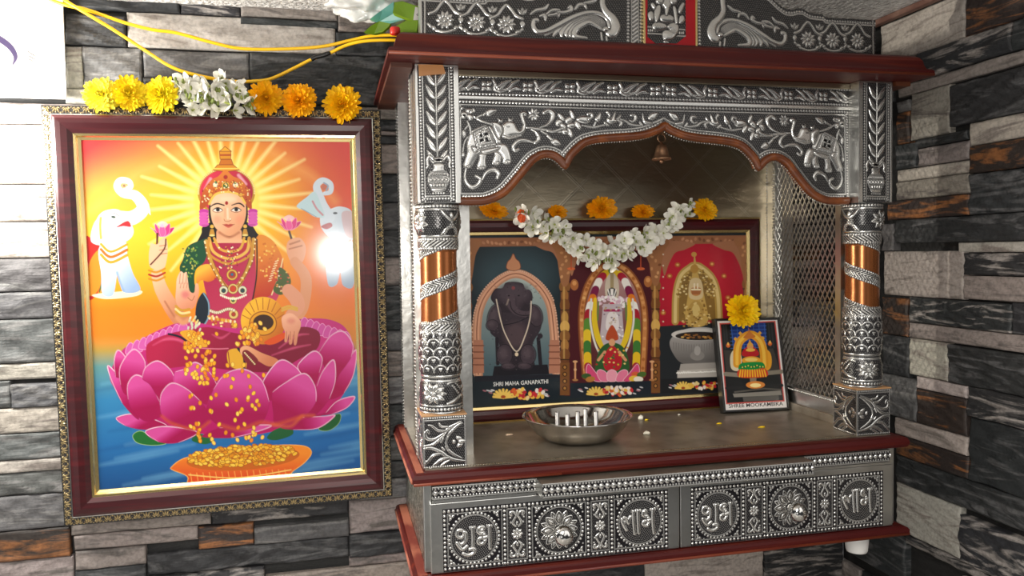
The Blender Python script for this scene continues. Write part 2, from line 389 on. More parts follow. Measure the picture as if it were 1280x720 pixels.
def stone_wall(name, bricks, to3, sc, lo, hi, zlo, zhi):
    """bricks: (a0, z0, a1, z1, kind); to3 maps (along, z, out) arrays to points"""
    V = []; F = []; C1 = []; C2 = []; nV = 0; rg = np.random.RandomState(5)
    def add(a0, z0, a1, z1, kind, out):
        nonlocal nV
        L_, h = a1-a0, z1-z0; nx = max(5, int(L_/.005)); nz = max(5, int(h/.0035))
        e = .0012/L_, .0012/h
        u = np.r_[0, 0, e[0], np.linspace(e[0]*2.5, 1-e[0]*2.5, nx), 1-e[0], 1, 1]; w = np.r_[0, 0, e[1], np.linspace(e[1]*2.5, 1-e[1]*2.5, nz), 1-e[1], 1, 1]
        U, Wd = np.meshgrid(u, w); A = a0+U*L_; Z = z0+Wd*h
        ph = rg.rand(8)*6.3; fr = rg.uniform(.6, 1.5, 8)
        q = Z/h*h*260*fr[0]*.5+1.6*np.sin(A*34*fr[1]+ph[0])+.8*np.sin(A*83*fr[2]+ph[1]+Z*60)
        rid = np.abs(((q/6.283+ph[2]) % 1)-.5)*2
        rough = .0022*rid**2+.0011*np.sin(A*150*fr[3]+ph[3])*np.sin(Z*330*fr[4]+ph[4])+.0012*np.sin(A*41*fr[5]+Z*150+ph[5])
        O = out-.0015+rough*(1 if kind in 'dgs' else .6)
        edge = np.minimum(np.minimum(U*L_, (1-U)*L_), np.minimum(Wd*h, (1-Wd)*h)); O = O-.0022*np.clip(1-edge/.0028, 0, 1)**2
        O[0, :] = O[-1, :] = -.004; O[:, 0] = O[:, -1] = -.004
        P = to3(A, Z, O); V.append(P.reshape(-1, 3)); n0, n1 = A.shape; idx = np.arange(n0*n1).reshape(n0, n1)+nV
        F.append(np.stack([idx[:-1, :-1], idx[:-1, 1:], idx[1:, 1:], idx[1:, :-1]], -1).reshape(-1, 4)); nV += n0*n1
        k = rg.uniform(.85, 1.15); c1 = np.array(STONE[kind][0])*k*rg.uniform(.96, 1.04, 3); c2 = np.array(STONE[kind][1])*k
        C1.append(np.tile(c1, (n0*n1, 1))); C2.append(np.tile(c2, (n0*n1, 1)))
    bx = [[min(b[0], b[2]), min(b[1], b[3]), max(b[0], b[2]), max(b[1], b[3]), b[4]] for b in bricks]
    for b in bx:                         # close the joints: grow each stone down and sideways to its neighbour
        ov = [c for c in bx if c is not b and min(b[2], c[2])-max(b[0], c[0]) > .25*min(b[2]-b[0], c[2]-c[0]) and c[3] < b[1]+.012 and c[1] < b[1]-.004]
        if ov:
            t = max(c[3] for c in ov)
            if abs(b[1]-t) < .035 and b[3]-t > .006: b[1] = t
    for b in bx:
        ov = [c for c in bx if c is not b and min(b[3], c[3])-max(b[1], c[1]) > .3*min(b[3]-b[1], c[3]-c[1]) and b[2]-.01 < c[0] < b[2]+.03]
        if ov: b[2] = min(c[0] for c in ov)
    for (a0, z0, a1, z1, k) in bx: add(min(a0, a1)+.0006, min(z0, z1)+.0006, max(a0, a1)-.0006, max(z0, z1)-.0006, k, rg.uniform(.008, .0135))
    z = zlo
    while z < zhi:                       # courses of the parts hidden behind the pictures and the shrine
        h = rg.uniform(.024, .042); a = lo
        while a < hi:
            L_ = rg.uniform(.07, .2); c = (a+L_/2, z+h/2)
            if not any(min(b[0], b[2])-.004 < a+L_ and max(b[0], b[2])+.004 > a and min(b[1], b[3])-.002 < z+h and max(b[1], b[3])+.002 > z for b in bx):
                add(a+.0006, z+.0006, min(a+L_, hi)-.0006, z+h-.0006, rg.choice(list('ddgltsr')), rg.uniform(.004, .008))
            a += L_
        z += h
    A = np.array([[lo, hi], [lo, hi]]); Z = np.array([[zlo, zlo], [zhi, zhi]])       # the bed behind the stones
    for o in (-.0015, -.03):
        V.append(to3(A, Z, np.full((2, 2), o)).reshape(-1, 3)); C1.append(np.full((4, 3), .02)); C2.append(np.full((4, 3), .03))
    F.append(np.array([[nV, nV+1, nV+3, nV+2], [nV+4, nV+6, nV+7, nV+5], [nV, nV+4, nV+5, nV+1], [nV+2, nV+3, nV+7, nV+6], [nV, nV+2, nV+6, nV+4], [nV+1, nV+5, nV+7, nV+3]])); nV += 8
    V = np.concatenate(V); F = np.concatenate(F); C1 = np.concatenate(C1); C2 = np.concatenate(C2)
    me = bpy.data.meshes.new(name); me.from_pydata(V.tolist(), [], F.tolist())
    for nm, C in (('Col', C1), ('Col2', C2)):
        a = me.color_attributes.new(nm, 'FLOAT_COLOR', 'POINT'); a.data.foreach_set('color', np.c_[C, np.ones(len(C))].astype(np.float32).ravel())
    o = link(name, me, stone_material(name+'_stone', sc)); o['kind'] = 'structure'
    return o
# stones of the back wall, as (left, top, right, bottom) seen in the photograph, kind
BK = [(80, -14, 222, 16, 'd'), (224, -4, 298, 23, 's'), (300, -12, 421, 22, 't'), (300, 23, 419, 32, 'd'), (157, 19, 418, 64, 'l'), (80, 17, 156, 55, 'd'),
      (80, 56, 101, 110, 'l'), (102, 57, 177, 107, 'g'), (178, 63, 311, 97, 'g'), (178, 98, 312, 128, 'd'), (312, 67, 486, 132, 'd'), (422, 5, 560, 41, 't'), (420, 42, 560, 70, 'd'),
      (422, -18, 560, 4, 'd'), (80, 111, 177, 128, 'l'), (440, 133, 560, 148, 't'), (440, 149, 560, 162, 'd'), (440, 163, 560, 168, 't'), (440, 169, 560, 179, 'd'), (440, 180, 560, 216, 't'), (440, 217, 560, 252, 'd'), (440, 253, 560, 286, 'g'),
      (440, 287, 560, 320, 'd'), (440, 321, 560, 356, 't'), (440, 357, 560, 412, 'd'), (440, 413, 560, 438, 'g'), (440, 439, 560, 470, 't'), (440, 471, 560, 505, 'g'), (440, 506, 560, 545, 'd'), (440, 546, 560, 575, 'g'), (440, 576, 560, 599, 'd'),
      (-60, 128, 140, 154, 'l'), (-60, 155, 140, 229, 'l'), (-60, 230, 120, 275, 'l'), (-60, 277, 120, 321, 'l'), (-60, 323, 120, 363, 'g'), (-60, 365, 120, 397, 'g'), (-60, 399, 130, 452, 'g'),
      (-60, 454, 130, 477, 'l'), (-60, 478, 11, 509, 'g'), (12, 478, 130, 509, 'g'), (-60, 510, 130, 541, 'l'), (-60, 542, 130, 574, 'g'), (-60, 575, 130, 590, 'l'), (-60, 591, 130, 620, 'g'), (-60, 621, 88, 663, 'g'),
      (-60, 665, 86, 702, 'r'), (-60, 703, 90, 740, 't'),
      (86, 648, 262, 664, 't'), (90, 665, 246, 686, 't'), (92, 687, 181, 710, 't'), (92, 711, 184, 745, 'd'), (247, 657, 316, 678, 'r'), (263, 632, 436, 656, 's'), (317, 655, 436, 671, 'g'),
      (182, 683, 434, 714, 'd'), (182, 716, 330, 750, 's'), (331, 712, 520, 750, 't'), (436, 600, 520, 622, 'g'), (436, 624, 520, 664, 't'), (436, 666, 520, 694, 'd'), (436, 695, 520, 711, 't'),
      (521, 640, 700, 711, 't'), (521, 713, 806, 760, 'd'), (701, 640, 956, 690, 'd'), (807, 691, 956, 760, 'l'), (957, 640, 1056, 676, 'd'), (957, 677, 1056, 735, 's')]
bb = []
for (x0, y0, x1, y1, k) in BK:
    p = hit(1, YW, x0, (y0+y1)/2); q = hit(1, YW, x1, (y0+y1)/2); m = (x0+x1)/2
    if x1-x0 > 300: m = x0+(x1-x0)*.4
    t = hit(1, YW, m, y0); b = hit(1, YW, m, y1); bb.append((p[0], b[2], q[0], t[2], k))
stone_wall('wall_back', bb, lambda A, Z, O: np.stack([A, YW+.0125-O, Z], -1), (7, 7, 42), -.62, XW+.012, -.62, ZC)
RW = [((1097, 32), (1202, 46), 'l'), ((1203, -4), (1290, 8), 'r'), ((1145, 67), (1263, 56), 's'), ((1264, 26), (1300, 46), 'd'), ((1118, 108), (1290, 74), 't'), ((1186, 107), (1290, 131), 'd'),
      ((1135, 118), (1184, 160), 't'), ((1118, 128), (1134, 140), 'g'), ((1118, 142), (1134, 168), 'r'), ((1210, 154), (1290, 169), 'l'), ((1146, 174), (1209, 170), 'd'), ((1210, 183), (1290, 212), 'r'),
      ((1210, 218), (1290, 258), 'd'), ((1145, 186), (1209, 204), 't'), ((1117, 182), (1144, 207), 'd'), ((1117, 213), (1209, 216), 'l'), ((1117, 228), (1209, 236), 't'), ((1107, 252), (1209, 264), 'r'),
      ((1117, 275), (1290, 294), 'd'), ((1101, 280), (1116, 306), 'g'), ((1194, 303), (1290, 307), 'l'), ((1100, 314), (1200, 370), 'l'), ((1203, 316), (1290, 339), 's'), ((1203, 344), (1290, 372), 't'),
      ((1134, 371), (1261, 407), 's'), ((1262, 378), (1290, 409), 'd'), ((1100, 371), (1133, 415), 'r'), ((1134, 403), (1290, 430), 't'), ((1134, 422), (1182, 469), 'l'), ((1183, 430), (1290, 480), 'd'),
      ((1100, 417), (1133, 464), 'd'), ((1144, 470), (1206, 493), 'l'), ((1144, 485), (1206, 517), 'r'), ((1100, 466), (1143, 501), 'g'), ((1208, 483), (1290, 520), 's'), ((1110, 503), (1206, 530), 's'),
      ((1117, 521), (1208, 560), 'l'), ((1117, 542), (1208, 580), 'r'), ((1209, 521), (1290, 603), 'd'), ((1117, 568), (1290, 650), 'd'), ((1117, 602), (1197, 686), 'l'), ((1191, 624), (1290, 664), 't'),
      ((1199, 643), (1290, 712), 's'), ((1130, 668), (1290, 760), 's'), ((1057, 640), (1129, 732), 'd')]
rb = []
for (tl, br, k) in RW:
    p = hit(0, XW, *tl); q = hit(0, XW, *br)
    if p[2]-q[2] > .004: rb.append((q[1], q[2], p[1], p[2], k))
stone_wall('wall_right', rb, lambda A, Z, O: np.stack([XW+.0125-O, A, Z], -1), (7, 7, 42), -.45, YW+.012, -.62, ZC)
mb = MB().box(-.62, -.5, ZC, XW+.04, YW+.04, ZC+.03)
o = mb.build('ceiling', mat('rough_plaster_ceiling', (.85, .83, .80), .8, bump=((170, 170, 170), .9, .006), noise=((150, 150, 150), (.60, .58, .56), .42, .62))); o['kind'] = 'structure'
o = MB().box(-.62, -.5, -.65, XW+.04, YW+.04, -.62).build('floor', mat('pale_floor_tile', (.55, .53, .50), .3, noise=((12, 12, 12), (.45, .43, .40), .4, .7))); o['kind'] = 'structure'
mb = MB().box(XW-.012, -.45, ZC-.009, XW-.0005, YW, ZC-.0005, .002)
o = mb.build('trim_1', mat('brown_painted_trim', lin((.40, .27, .23)), .6, noise=((40, 40, 40), lin((.5, .38, .33)), .45, .7))); o['kind'] = 'structure'
# ------------------------------------------------------------------ the shrine
ROOT = thing('home_shrine', 'carved wooden home shrine clad in embossed silver metal with an arch and two drawers', 'shrine', (.3, .12, -.367))
ZR0, ZT, ZB, ZBT, ZS = .2085, .206, .057, -.180, -.239
YBK = .250
def ring_slab(x0, y0, x1, yb, prof):
    """moulded board: profile (inset, z) on the front and both ends, straight at the back"""
    rs = []
    for ins, z in prof:
        rs.append([(x0+ins, y0+ins, z), (x1-ins, y0+ins, z), (x1-ins, yb, z), (x0+ins, yb, z)])
    m = MB(); m.rings(rs); return m
ring_slab(-.031, -.037, .629, YBK, [(0, ZR0), (0, .2140), (.002, .2165), (.006, .2175), (.008, .222), (.0092, .228), (.012, .2325), (.0165, .2355), (.0185, .236)]).build('roof_board', M_WOOD, ROOT, ROOT)
MB().tube([(-.0305, -.0366, .2100), (.6285, -.0366, .2100)], .0019, 8).build('worn_edge', M_WORN, ROOT, ROOT)
MB().tube([(-.0125, -.0164, -.2506), (.155, -.0164, -.2506)], .0019, 8).build('worn_edge', M_WORN, ROOT, ROOT)
MB().tube([(-.0131, -.0174, -.3637), (.6131, -.0174, -.3637)], .0020, 8).build('worn_edge', M_WORN, ROOT, ROOT)
for z in (-.2394, -.3545): MB().box(-.0085 if z > -.3 else -.0090, -.010, z-.0004, -.0008 if z > -.3 else .0015, .246, z+.0005).build('faded_top', M_DUSTY, ROOT, ROOT)
for z in (-.2485, -.361): MB().tube([(-.0129, -.012, z), (-.0129, .245, z)], .0026, 8).build('worn_side', M_DUSTY, ROOT, ROOT)
for x0, x1 in ((-.026, -.003), (.603, .624)): MB().box(x0, -.002, .203, x1, YBK, .2084).build('eave_strip', M_WOODD, ROOT, ROOT)
ring_slab(-.0135, -.017, .6135, YBK, [(.006, -.254), (.002, -.2525), (0, -.249), (0, -.245), (.002, -.241), (.006, -.2395)]).build('shelf_board', M_WOOD, ROOT, ROOT)
ring_slab(-.0135, -.018, .6135, YBK, [(.004, -.3668), (.0, -.364), (0, -.358), (.002, -.3555), (.005, -.3545)]).build('bottom_board', M_WOOD, ROOT, ROOT)
MB().box(.002, .0, -.354, .598, YBK, -.2545).build('cabinet_body', M_SCALE, ROOT, ROOT)
for x0, x1 in ((-.001, .008), (.592, .6015)): MB().box(x0, -.004, -.3538, x1, .006, -.2548, .001).build('corner_strip', M_SIL, ROOT, ROOT)
for x in (.035, .565):
    for y in (.02, .225): MB().lathe((x, y, -.395), [(.0125, 0), (.0135, .002), (.016, .0282)], 20).build('foot', M_WHITE, ROOT, ROOT)
# shelf plate: metal sheet with a stamped border along the front edge
MB().box(.002, -.002, -.2394, .598, YBK-.002, ZS).build('shelf_plate', M_SHELF, ROOT, ROOT)
U, V = grid(760, 14); a = Art(U*760, V*14, BLACK)
a.C[:] = lin(np.array((.60, .56, .50))); a.Mt[:] = .9
a.beads([(0, 7), (760, 7)], 5, 2.1, 1.6, gap=.9); a.beads([(2.5, 3.2), (760, 3.2)], 5, 1.2, gap=.4); a.beads([(2.5, 11), (760, 11)], 5, 1.2, gap=.4)
a.C *= lin(np.array((.86, .82, .74)))/.7
a.mesh('stamped_border', np.stack([.05+U*.5, -.002+.010*(1-V), ZS+.0003+a.H*.0004], -1), M_EMB, ROOT, ROOT, 'Emb')

# --- beaded front strip: two recessed lengths and the pull-out tray between them
def bead_strip(n, hgt):
    U, V = grid(n, 26); a = Art(U*n, V*26, BLACK)
    a.rline([(0, 1.2), (n, 1.2)], 1.0, smooth=False); a.rline([(0, 25), (n, 25)], 1.0, smooth=False)
    for k in range(int(n/12)+1):
        a.rell(6+12*k, 13, 4.3, 4.9, 4.0, gap=1.4)
        for dy in (4.6, 21.4):
            a.rell(6+12*k, dy, 1.5, 1.5, gap=.5); a.rell(12*k, dy, 1.5, 1.5, gap=.5)
        a.rell(12*k, 13, 1.0, 1.0, gap=.3)
    return U, V, a
tray = MB().prism([(.128, -.2555), (.466, -.2555), (.466, -.2722), (.128, -.2722)], -.033, .02).build('pull_out_tray', M_SHELF, ROOT, ROOT)
U, V, a = bead_strip(560, 26)
a.mesh('beaded_strip', np.stack([.128+U*.338, -.0335-a.H*.0004, -.2558-V*.0160], -1), M_EMB, tray, ROOT, 'Emb')
MB().box(.127, -.0335, -.2562, .1285, -.006, -.2718).build('tray_end', M_SIL, tray, ROOT); MB().box(.4655, -.0335, -.2562, .467, -.006, -.2718).build('tray_end', M_SIL, tray, ROOT)
for (x0, x1, n) in ((.0085, .127, 200), (.467, .5915, 208)):
    U, V, a = bead_strip(n, 26)
    a.mesh('beaded_strip', np.stack([x0+U*(x1-x0), -.0085-a.H*.0004, -.2565-V*.0145], -1), M_EMB, ROOT, ROOT, 'Emb')
    MB().box(x0, -.008, -.2712, x1, .001, -.2562).build('strip_backing', M_SIL, ROOT, ROOT)
    MB().box(x0, -.010, -.2745, x1, -.001, -.2715).build('ledge_strip', M_SIL, ROOT, ROOT)

# --- drawers
def drawer_art():
    U, V = grid(570, 150); a = Art(U*380, V*100, BLACK)
    cs = [(50, 50), (190, 50), (330, 50)]
    stp = np.ones(U.shape)
    for c in cs[::2]: stp = stp*(np.hypot(a.X-c[0], a.Y-c[1]) > 37)
    strip = ((np.abs(a.X-120) < 17) | (np.abs(a.X-260) < 17) | (np.hypot(a.X-190, a.Y-50) < 35))
    a.stipple(3.2, .6, mask=stp*strip)
    for c in cs[::2]:                                   # rings of tiny points behind the lettering
        for R in np.arange(3, 37, 3.0):
            n = max(5, int(2*PI*R/3.0)); th = np.arctan2(a.Y-c[1], a.X-c[0]); r = np.hypot(a.X-c[0], a.Y-c[1])
            d = np.hypot(r-R, (np.mod(th/(2*PI)*n+.5, 1)-.5)*2*PI*R/n); q = np.clip(.5-(d-.60)/a.aa, 0, 1)*.8
            a.H = np.maximum(a.H, q*.5); a.C = a.C*(1-q[..., None])+SILVER*.8*q[..., None]; a.Mt = np.maximum(a.Mt, q)
    for y in (4, 96): a.beads([(3, y), (377, y)], 7.2, 2.15, 2.2, gap=1.3)
    for x in (3, 99.5, 140.5, 239.5, 280.5, 377): a.beads([(x, 4), (x, 96)], 7.08, 2.1, 2.2, gap=1.3)
    for (x0, x1) in ((8, 95), (104, 136), (145, 235), (245, 275), (285, 372)):
        for y in (8.6, 91.4): a.rline([(x0, y), (x1, y)], .55, gap=0)
        for x in (x0, x1): a.rline([(x, 8.6), (x, 91.4)], .55, gap=0)
    for c in cs:
        a.ring(c[0], c[1], 40.3, 6.3, 1.8); P = [(c[0]+37.2*math.cos(t), c[1]+37.2*math.sin(t)) for t in np.linspace(0, 2*PI, 60)]
        a.rline(P, .6, gap=.3, smooth=False)
        for sx in (-1, 1):
            for sy in (-1, 1):
                a.leaf((c[0]+sx*36, c[1]+sy*36), (c[0]+sx*31, c[1]+sy*39.5), 1.8, vein=False); a.leaf((c[0]+sx*36, c[1]+sy*36), (c[0]+sx*39.5, c[1]+sy*31), 1.8, vein=False)
                a.leaf((c[0]+sx*36, c[1]+sy*36), (c[0]+sx*40.5, c[1]+sy*40.5), 1.5, vein=False); a.rell(c[0]+sx*26, c[1]+sy*40, 1.1, 1.1)
                a.rell(c[0]+sx*40, c[1]+sy*26, 1.1, 1.1)
    for cx in (120, 260):                               # scrolled strips with a small flower
        a.flower(cx, 50, 9.5, 8, 2.6)
        for sy in (-1, 1):
            for sx in (-1, 1):
                a.rline([(cx+sx*2, 50+sy*12), (cx+sx*7, 50+sy*18), (cx+sx*4, 50+sy*25), (cx+sx*1.5, 50+sy*30), (cx+sx*6, 50+sy*36), (cx+sx*11, 50+sy*35), (cx+sx*9.5, 50+sy*31)], [.8, 1.9, 1.4, 1.2, 1.6, 1.9, 1.9], 1.6, gap=.6)
                a.rell(cx+sx*10, 50+sy*19, 1.3, 1.3); a.rell(cx+sx*11, 50+sy*27, 1.3, 1.3)
            a.rell(cx, 50+sy*17, 1.8, 3.2); a.leaf((cx, 50+sy*31), (cx, 50+sy*39), 2, vein=False)
    for R, w, n, ro in ((33, 7, 8, PI/8), (31, 8.2, 8, 0)):      # lotus rosette
        for k in range(n):
            t = ro+2*PI*k/n; e = np.array([math.cos(t), math.sin(t)]); nn = np.array([-e[1], e[0]]); c = np.array(cs[1])
            P = sp([c+e*8, c+e*17+nn*w*.8, c+e*23+nn*w*.75, c+e*R, c+e*23-nn*w*.75, c+e*17-nn*w*.8], 5, True)
            sl = a.win(P, 2); sd = a.sdpoly(sl, P); a.up(sl, sd, 1.2, 1.0, .9); g = np.clip(.5-(sd+1.5)/a.aa, 0, 1)*np.clip(.5+(sd+2.7)/a.aa, 0, 1)
            a.C[sl] *= (1-.85*g)[..., None]; a.leaf(c+e*12, c+e*(R-6), w*.32, vein=False)
    def T(pts, c, s): return [(c[0]+x*s, c[1]+y*s) for x, y in pts]
    # the two auspicious words, drawn as round strokes: local units of the photograph's close-up, centred on each disc
    A1 = lambda pts: [((x-298)*.1585+50, (y-378+(x-298)*.085)*.1585+50) for x, y in pts]
    w = 2.6
    for pts in ([(122, 330), (130, 360), (165, 372), (192, 350), (195, 318), (168, 298), (135, 305), (122, 330)],
                [(195, 318), (215, 330), (216, 380), (200, 415), (170, 438), (140, 435), (122, 428)], [(122, 428), (150, 470), (180, 492), (222, 462)],
                [(262, 276), (300, 272)], [(282, 276), (285, 380), (280, 478)],
                [(250, 492), (285, 486), (302, 500), (290, 530), (245, 550), (210, 548), (185, 535)],
                [(375, 300), (395, 285), (392, 268), (362, 270), (338, 290), (338, 318), (365, 335), (395, 330), (400, 345)],
                [(400, 345), (410, 380), (395, 425), (362, 440), (338, 425), (340, 395), (365, 378), (392, 380)], [(400, 375), (450, 360)],
                [(440, 258), (468, 256)], [(455, 256), (456, 370), (458, 485)]):
        a.rline(A1(pts), w, 2.6, gap=.9)
    A2 = lambda pts: [((x-335)*.141+330, (y-378+(x-335)*.105)*.141+50) for x, y in pts]
    for pts in ([(108, 352), (135, 328), (162, 340), (158, 372), (130, 385), (112, 372), (120, 400), (150, 455), (165, 478)], [(135, 330), (175, 350), (190, 395), (200, 350), (215, 320), (245, 312)],
                [(238, 255), (285, 246)], [(252, 255), (255, 380), (268, 520)], [(285, 246), (338, 240)], [(310, 246), (312, 380), (320, 512)],
                [(400, 275), (415, 255), (400, 240), (375, 262), (372, 295), (395, 312), (425, 308), (440, 330)], [(440, 330), (448, 375), (425, 418), (390, 420), (370, 400), (385, 372), (425, 365)],
                [(440, 360), (490, 345)], [(475, 228), (520, 222)], [(496, 228), (496, 370), (510, 508)]):
        a.rline(A2(pts), w, 2.6, gap=.9)
    return U, V, a
dU, dV, da = drawer_art()
for x0, x1 in ((.0055, .3018), (.3030, .5945)):
    dr = MB().box(x0, -.0105, -.3538, x1, .0, -.2748, .0008).build('drawer', M_SIL, ROOT, ROOT)
    w = x1-x0; px0, px1 = (x0+.0135, x1-.0145)
    pz0, pz1 = -.2818, -.3525
    da.mesh('embossed_panel', np.stack([px0+dU*(px1-px0), -.0107-da.H*(.00045), pz0+dV*(pz1-pz0)], -1), M_EMB, dr, ROOT, 'Emb')
    kx, kz = px0+(px1-px0)*.5, (pz0+pz1)/2
    kb = MB(); kb.rings([[(kx+r*math.cos(t), -.0105-d, kz+r*math.sin(t)) for t in np.linspace(0, 2*PI, 28, endpoint=False)] for r, d in
                         ((.0055, 0), (.005, .003), (.0045, .007), (.007, .009), (.0102, .0125), (.0118, .017), (.0112, .0215), (.0085, .0252), (.0045, .0272), (.001, .0278))], (True, True), True)
    kb.build('knob', M_STEEL, dr, ROOT)

# --- square blocks under the pillars
def block_art():
    U, V = grid(120, 150); a = Art(U*60, V*70, BLACK)
    a.stipple(2.8, .55)
    Z = lambda pts: [((x-82)/7.2, (y-165)/6.2) for x, y in pts]
    for pts, w in (([(85, 405), (180, 395), (260, 345), (300, 300), (345, 265), (420, 235), (470, 215)], [1, 2.2, 3, 2.6, 2.6, 1.6, .6]),
                   ([(285, 310), (200, 350), (130, 350), (100, 310), (125, 275), (140, 300)], [1, 2, 2.6, 2.4, 1.8, 1.6]), ([(300, 290), (230, 280), (170, 240), (130, 230)], [1.6, 2.2, 1.6, .5]),
                   ([(330, 255), (270, 250), (245, 225)], [1.2, 2, 1.4]), ([(85, 425), (170, 430), (260, 470), (320, 510), (400, 540), (500, 555)], [1, 2.4, 3, 2.6, 2.2, 1]),
                   ([(250, 480), (180, 490), (130, 530), (100, 555), (105, 535)], [1.4, 2.6, 2.4, 1.6, 1.2]), ([(330, 520), (260, 530), (190, 570), (150, 600)], [1.6, 2.6, 2.2, .8]),
                   ([(340, 540), (290, 560), (240, 590)], [1, 2, 1.4]), ([(310, 420), (340, 460), (400, 500), (470, 530)], [1.8, 2.4, 2, .8]), ([(315, 360), (350, 310), (430, 250), (480, 230)], [1.8, 2.4, 2, .8]),
                   ([(330, 340), (310, 390), (330, 440)], [1.2, 1.8, 1.2]), ([(260, 380), (280, 350)], 1.6), ([(270, 430), (290, 450)], 1.6)):
        a.rline(Z(pts), np.array(w)*.85 if hasattr(w, '__len__') else w*.85, 1.6, gap=.7)
        if hasattr(w, '__len__') and len(w) > 3: Pz = sp(Z(pts), 6); sl = a.win(Pz, 2); g = np.clip(.5-(a.sdline(sl, Pz, .3))/a.aa, 0, 1); a.C[sl] *= (1-.7*g)[..., None]; a.H[sl] *= 1-.4*g
    a.rell(*Z([(390, 385)])[0], 2.6, 2.9); 
    for x, y, r in ((445, 360, 30), (450, 415, -30), (470, 385, 0)): a.rell(*Z([(x, y)])[0], 5, 2.8, 2, r)
    a.beads([(1, 1.6), (59, 1.6)], 3.2, 1.15); a.beads([(1, 68.4), (59, 68.4)], 3.2, 1.15); a.rline([(0, 4.6), (60, 4.6)], .5, gap=0)
    a.rline([(1, 0), (1, 70)], .6, gap=0); a.rline([(59, 0), (59, 70)], .6, gap=0)
    return U, V, a
bU, bV, ba = block_art()
for i, x0 in enumerate((.0005, .5505)):
    x1 = x0+.049
    bl = MB().box(x0, .0015, ZS, x1, .049, ZBT, .0006).build('pillar_block', M_SIL, ROOT, ROOT)
    ba.mesh('embossed_panel', np.stack([x0+.0006+(bU if i == 0 else 1-bU)*.0478, .0012-ba.H*.0005, ZBT-.0006+bV*(ZS-ZBT+.0012)], -1), M_EMB, bl, ROOT, 'Emb')
    ba.mesh('embossed_side', np.stack([x0-.0001-ba.H*.0005, .049-bU*.0478, ZBT-.0006+bV*(ZS-ZBT+.0012)], -1), M_EMB, bl, ROOT, 'Emb')
    MB().box(x0-.001, .0003, ZBT-.0001, x1+.001, .050, ZBT+.0016, .0005).build('block_cap', mat('bare_wood_cap', lin((.72, .55, .38)), .6) if i == 0 else bpy.data.materials['bare_wood_cap'], bl, ROOT)

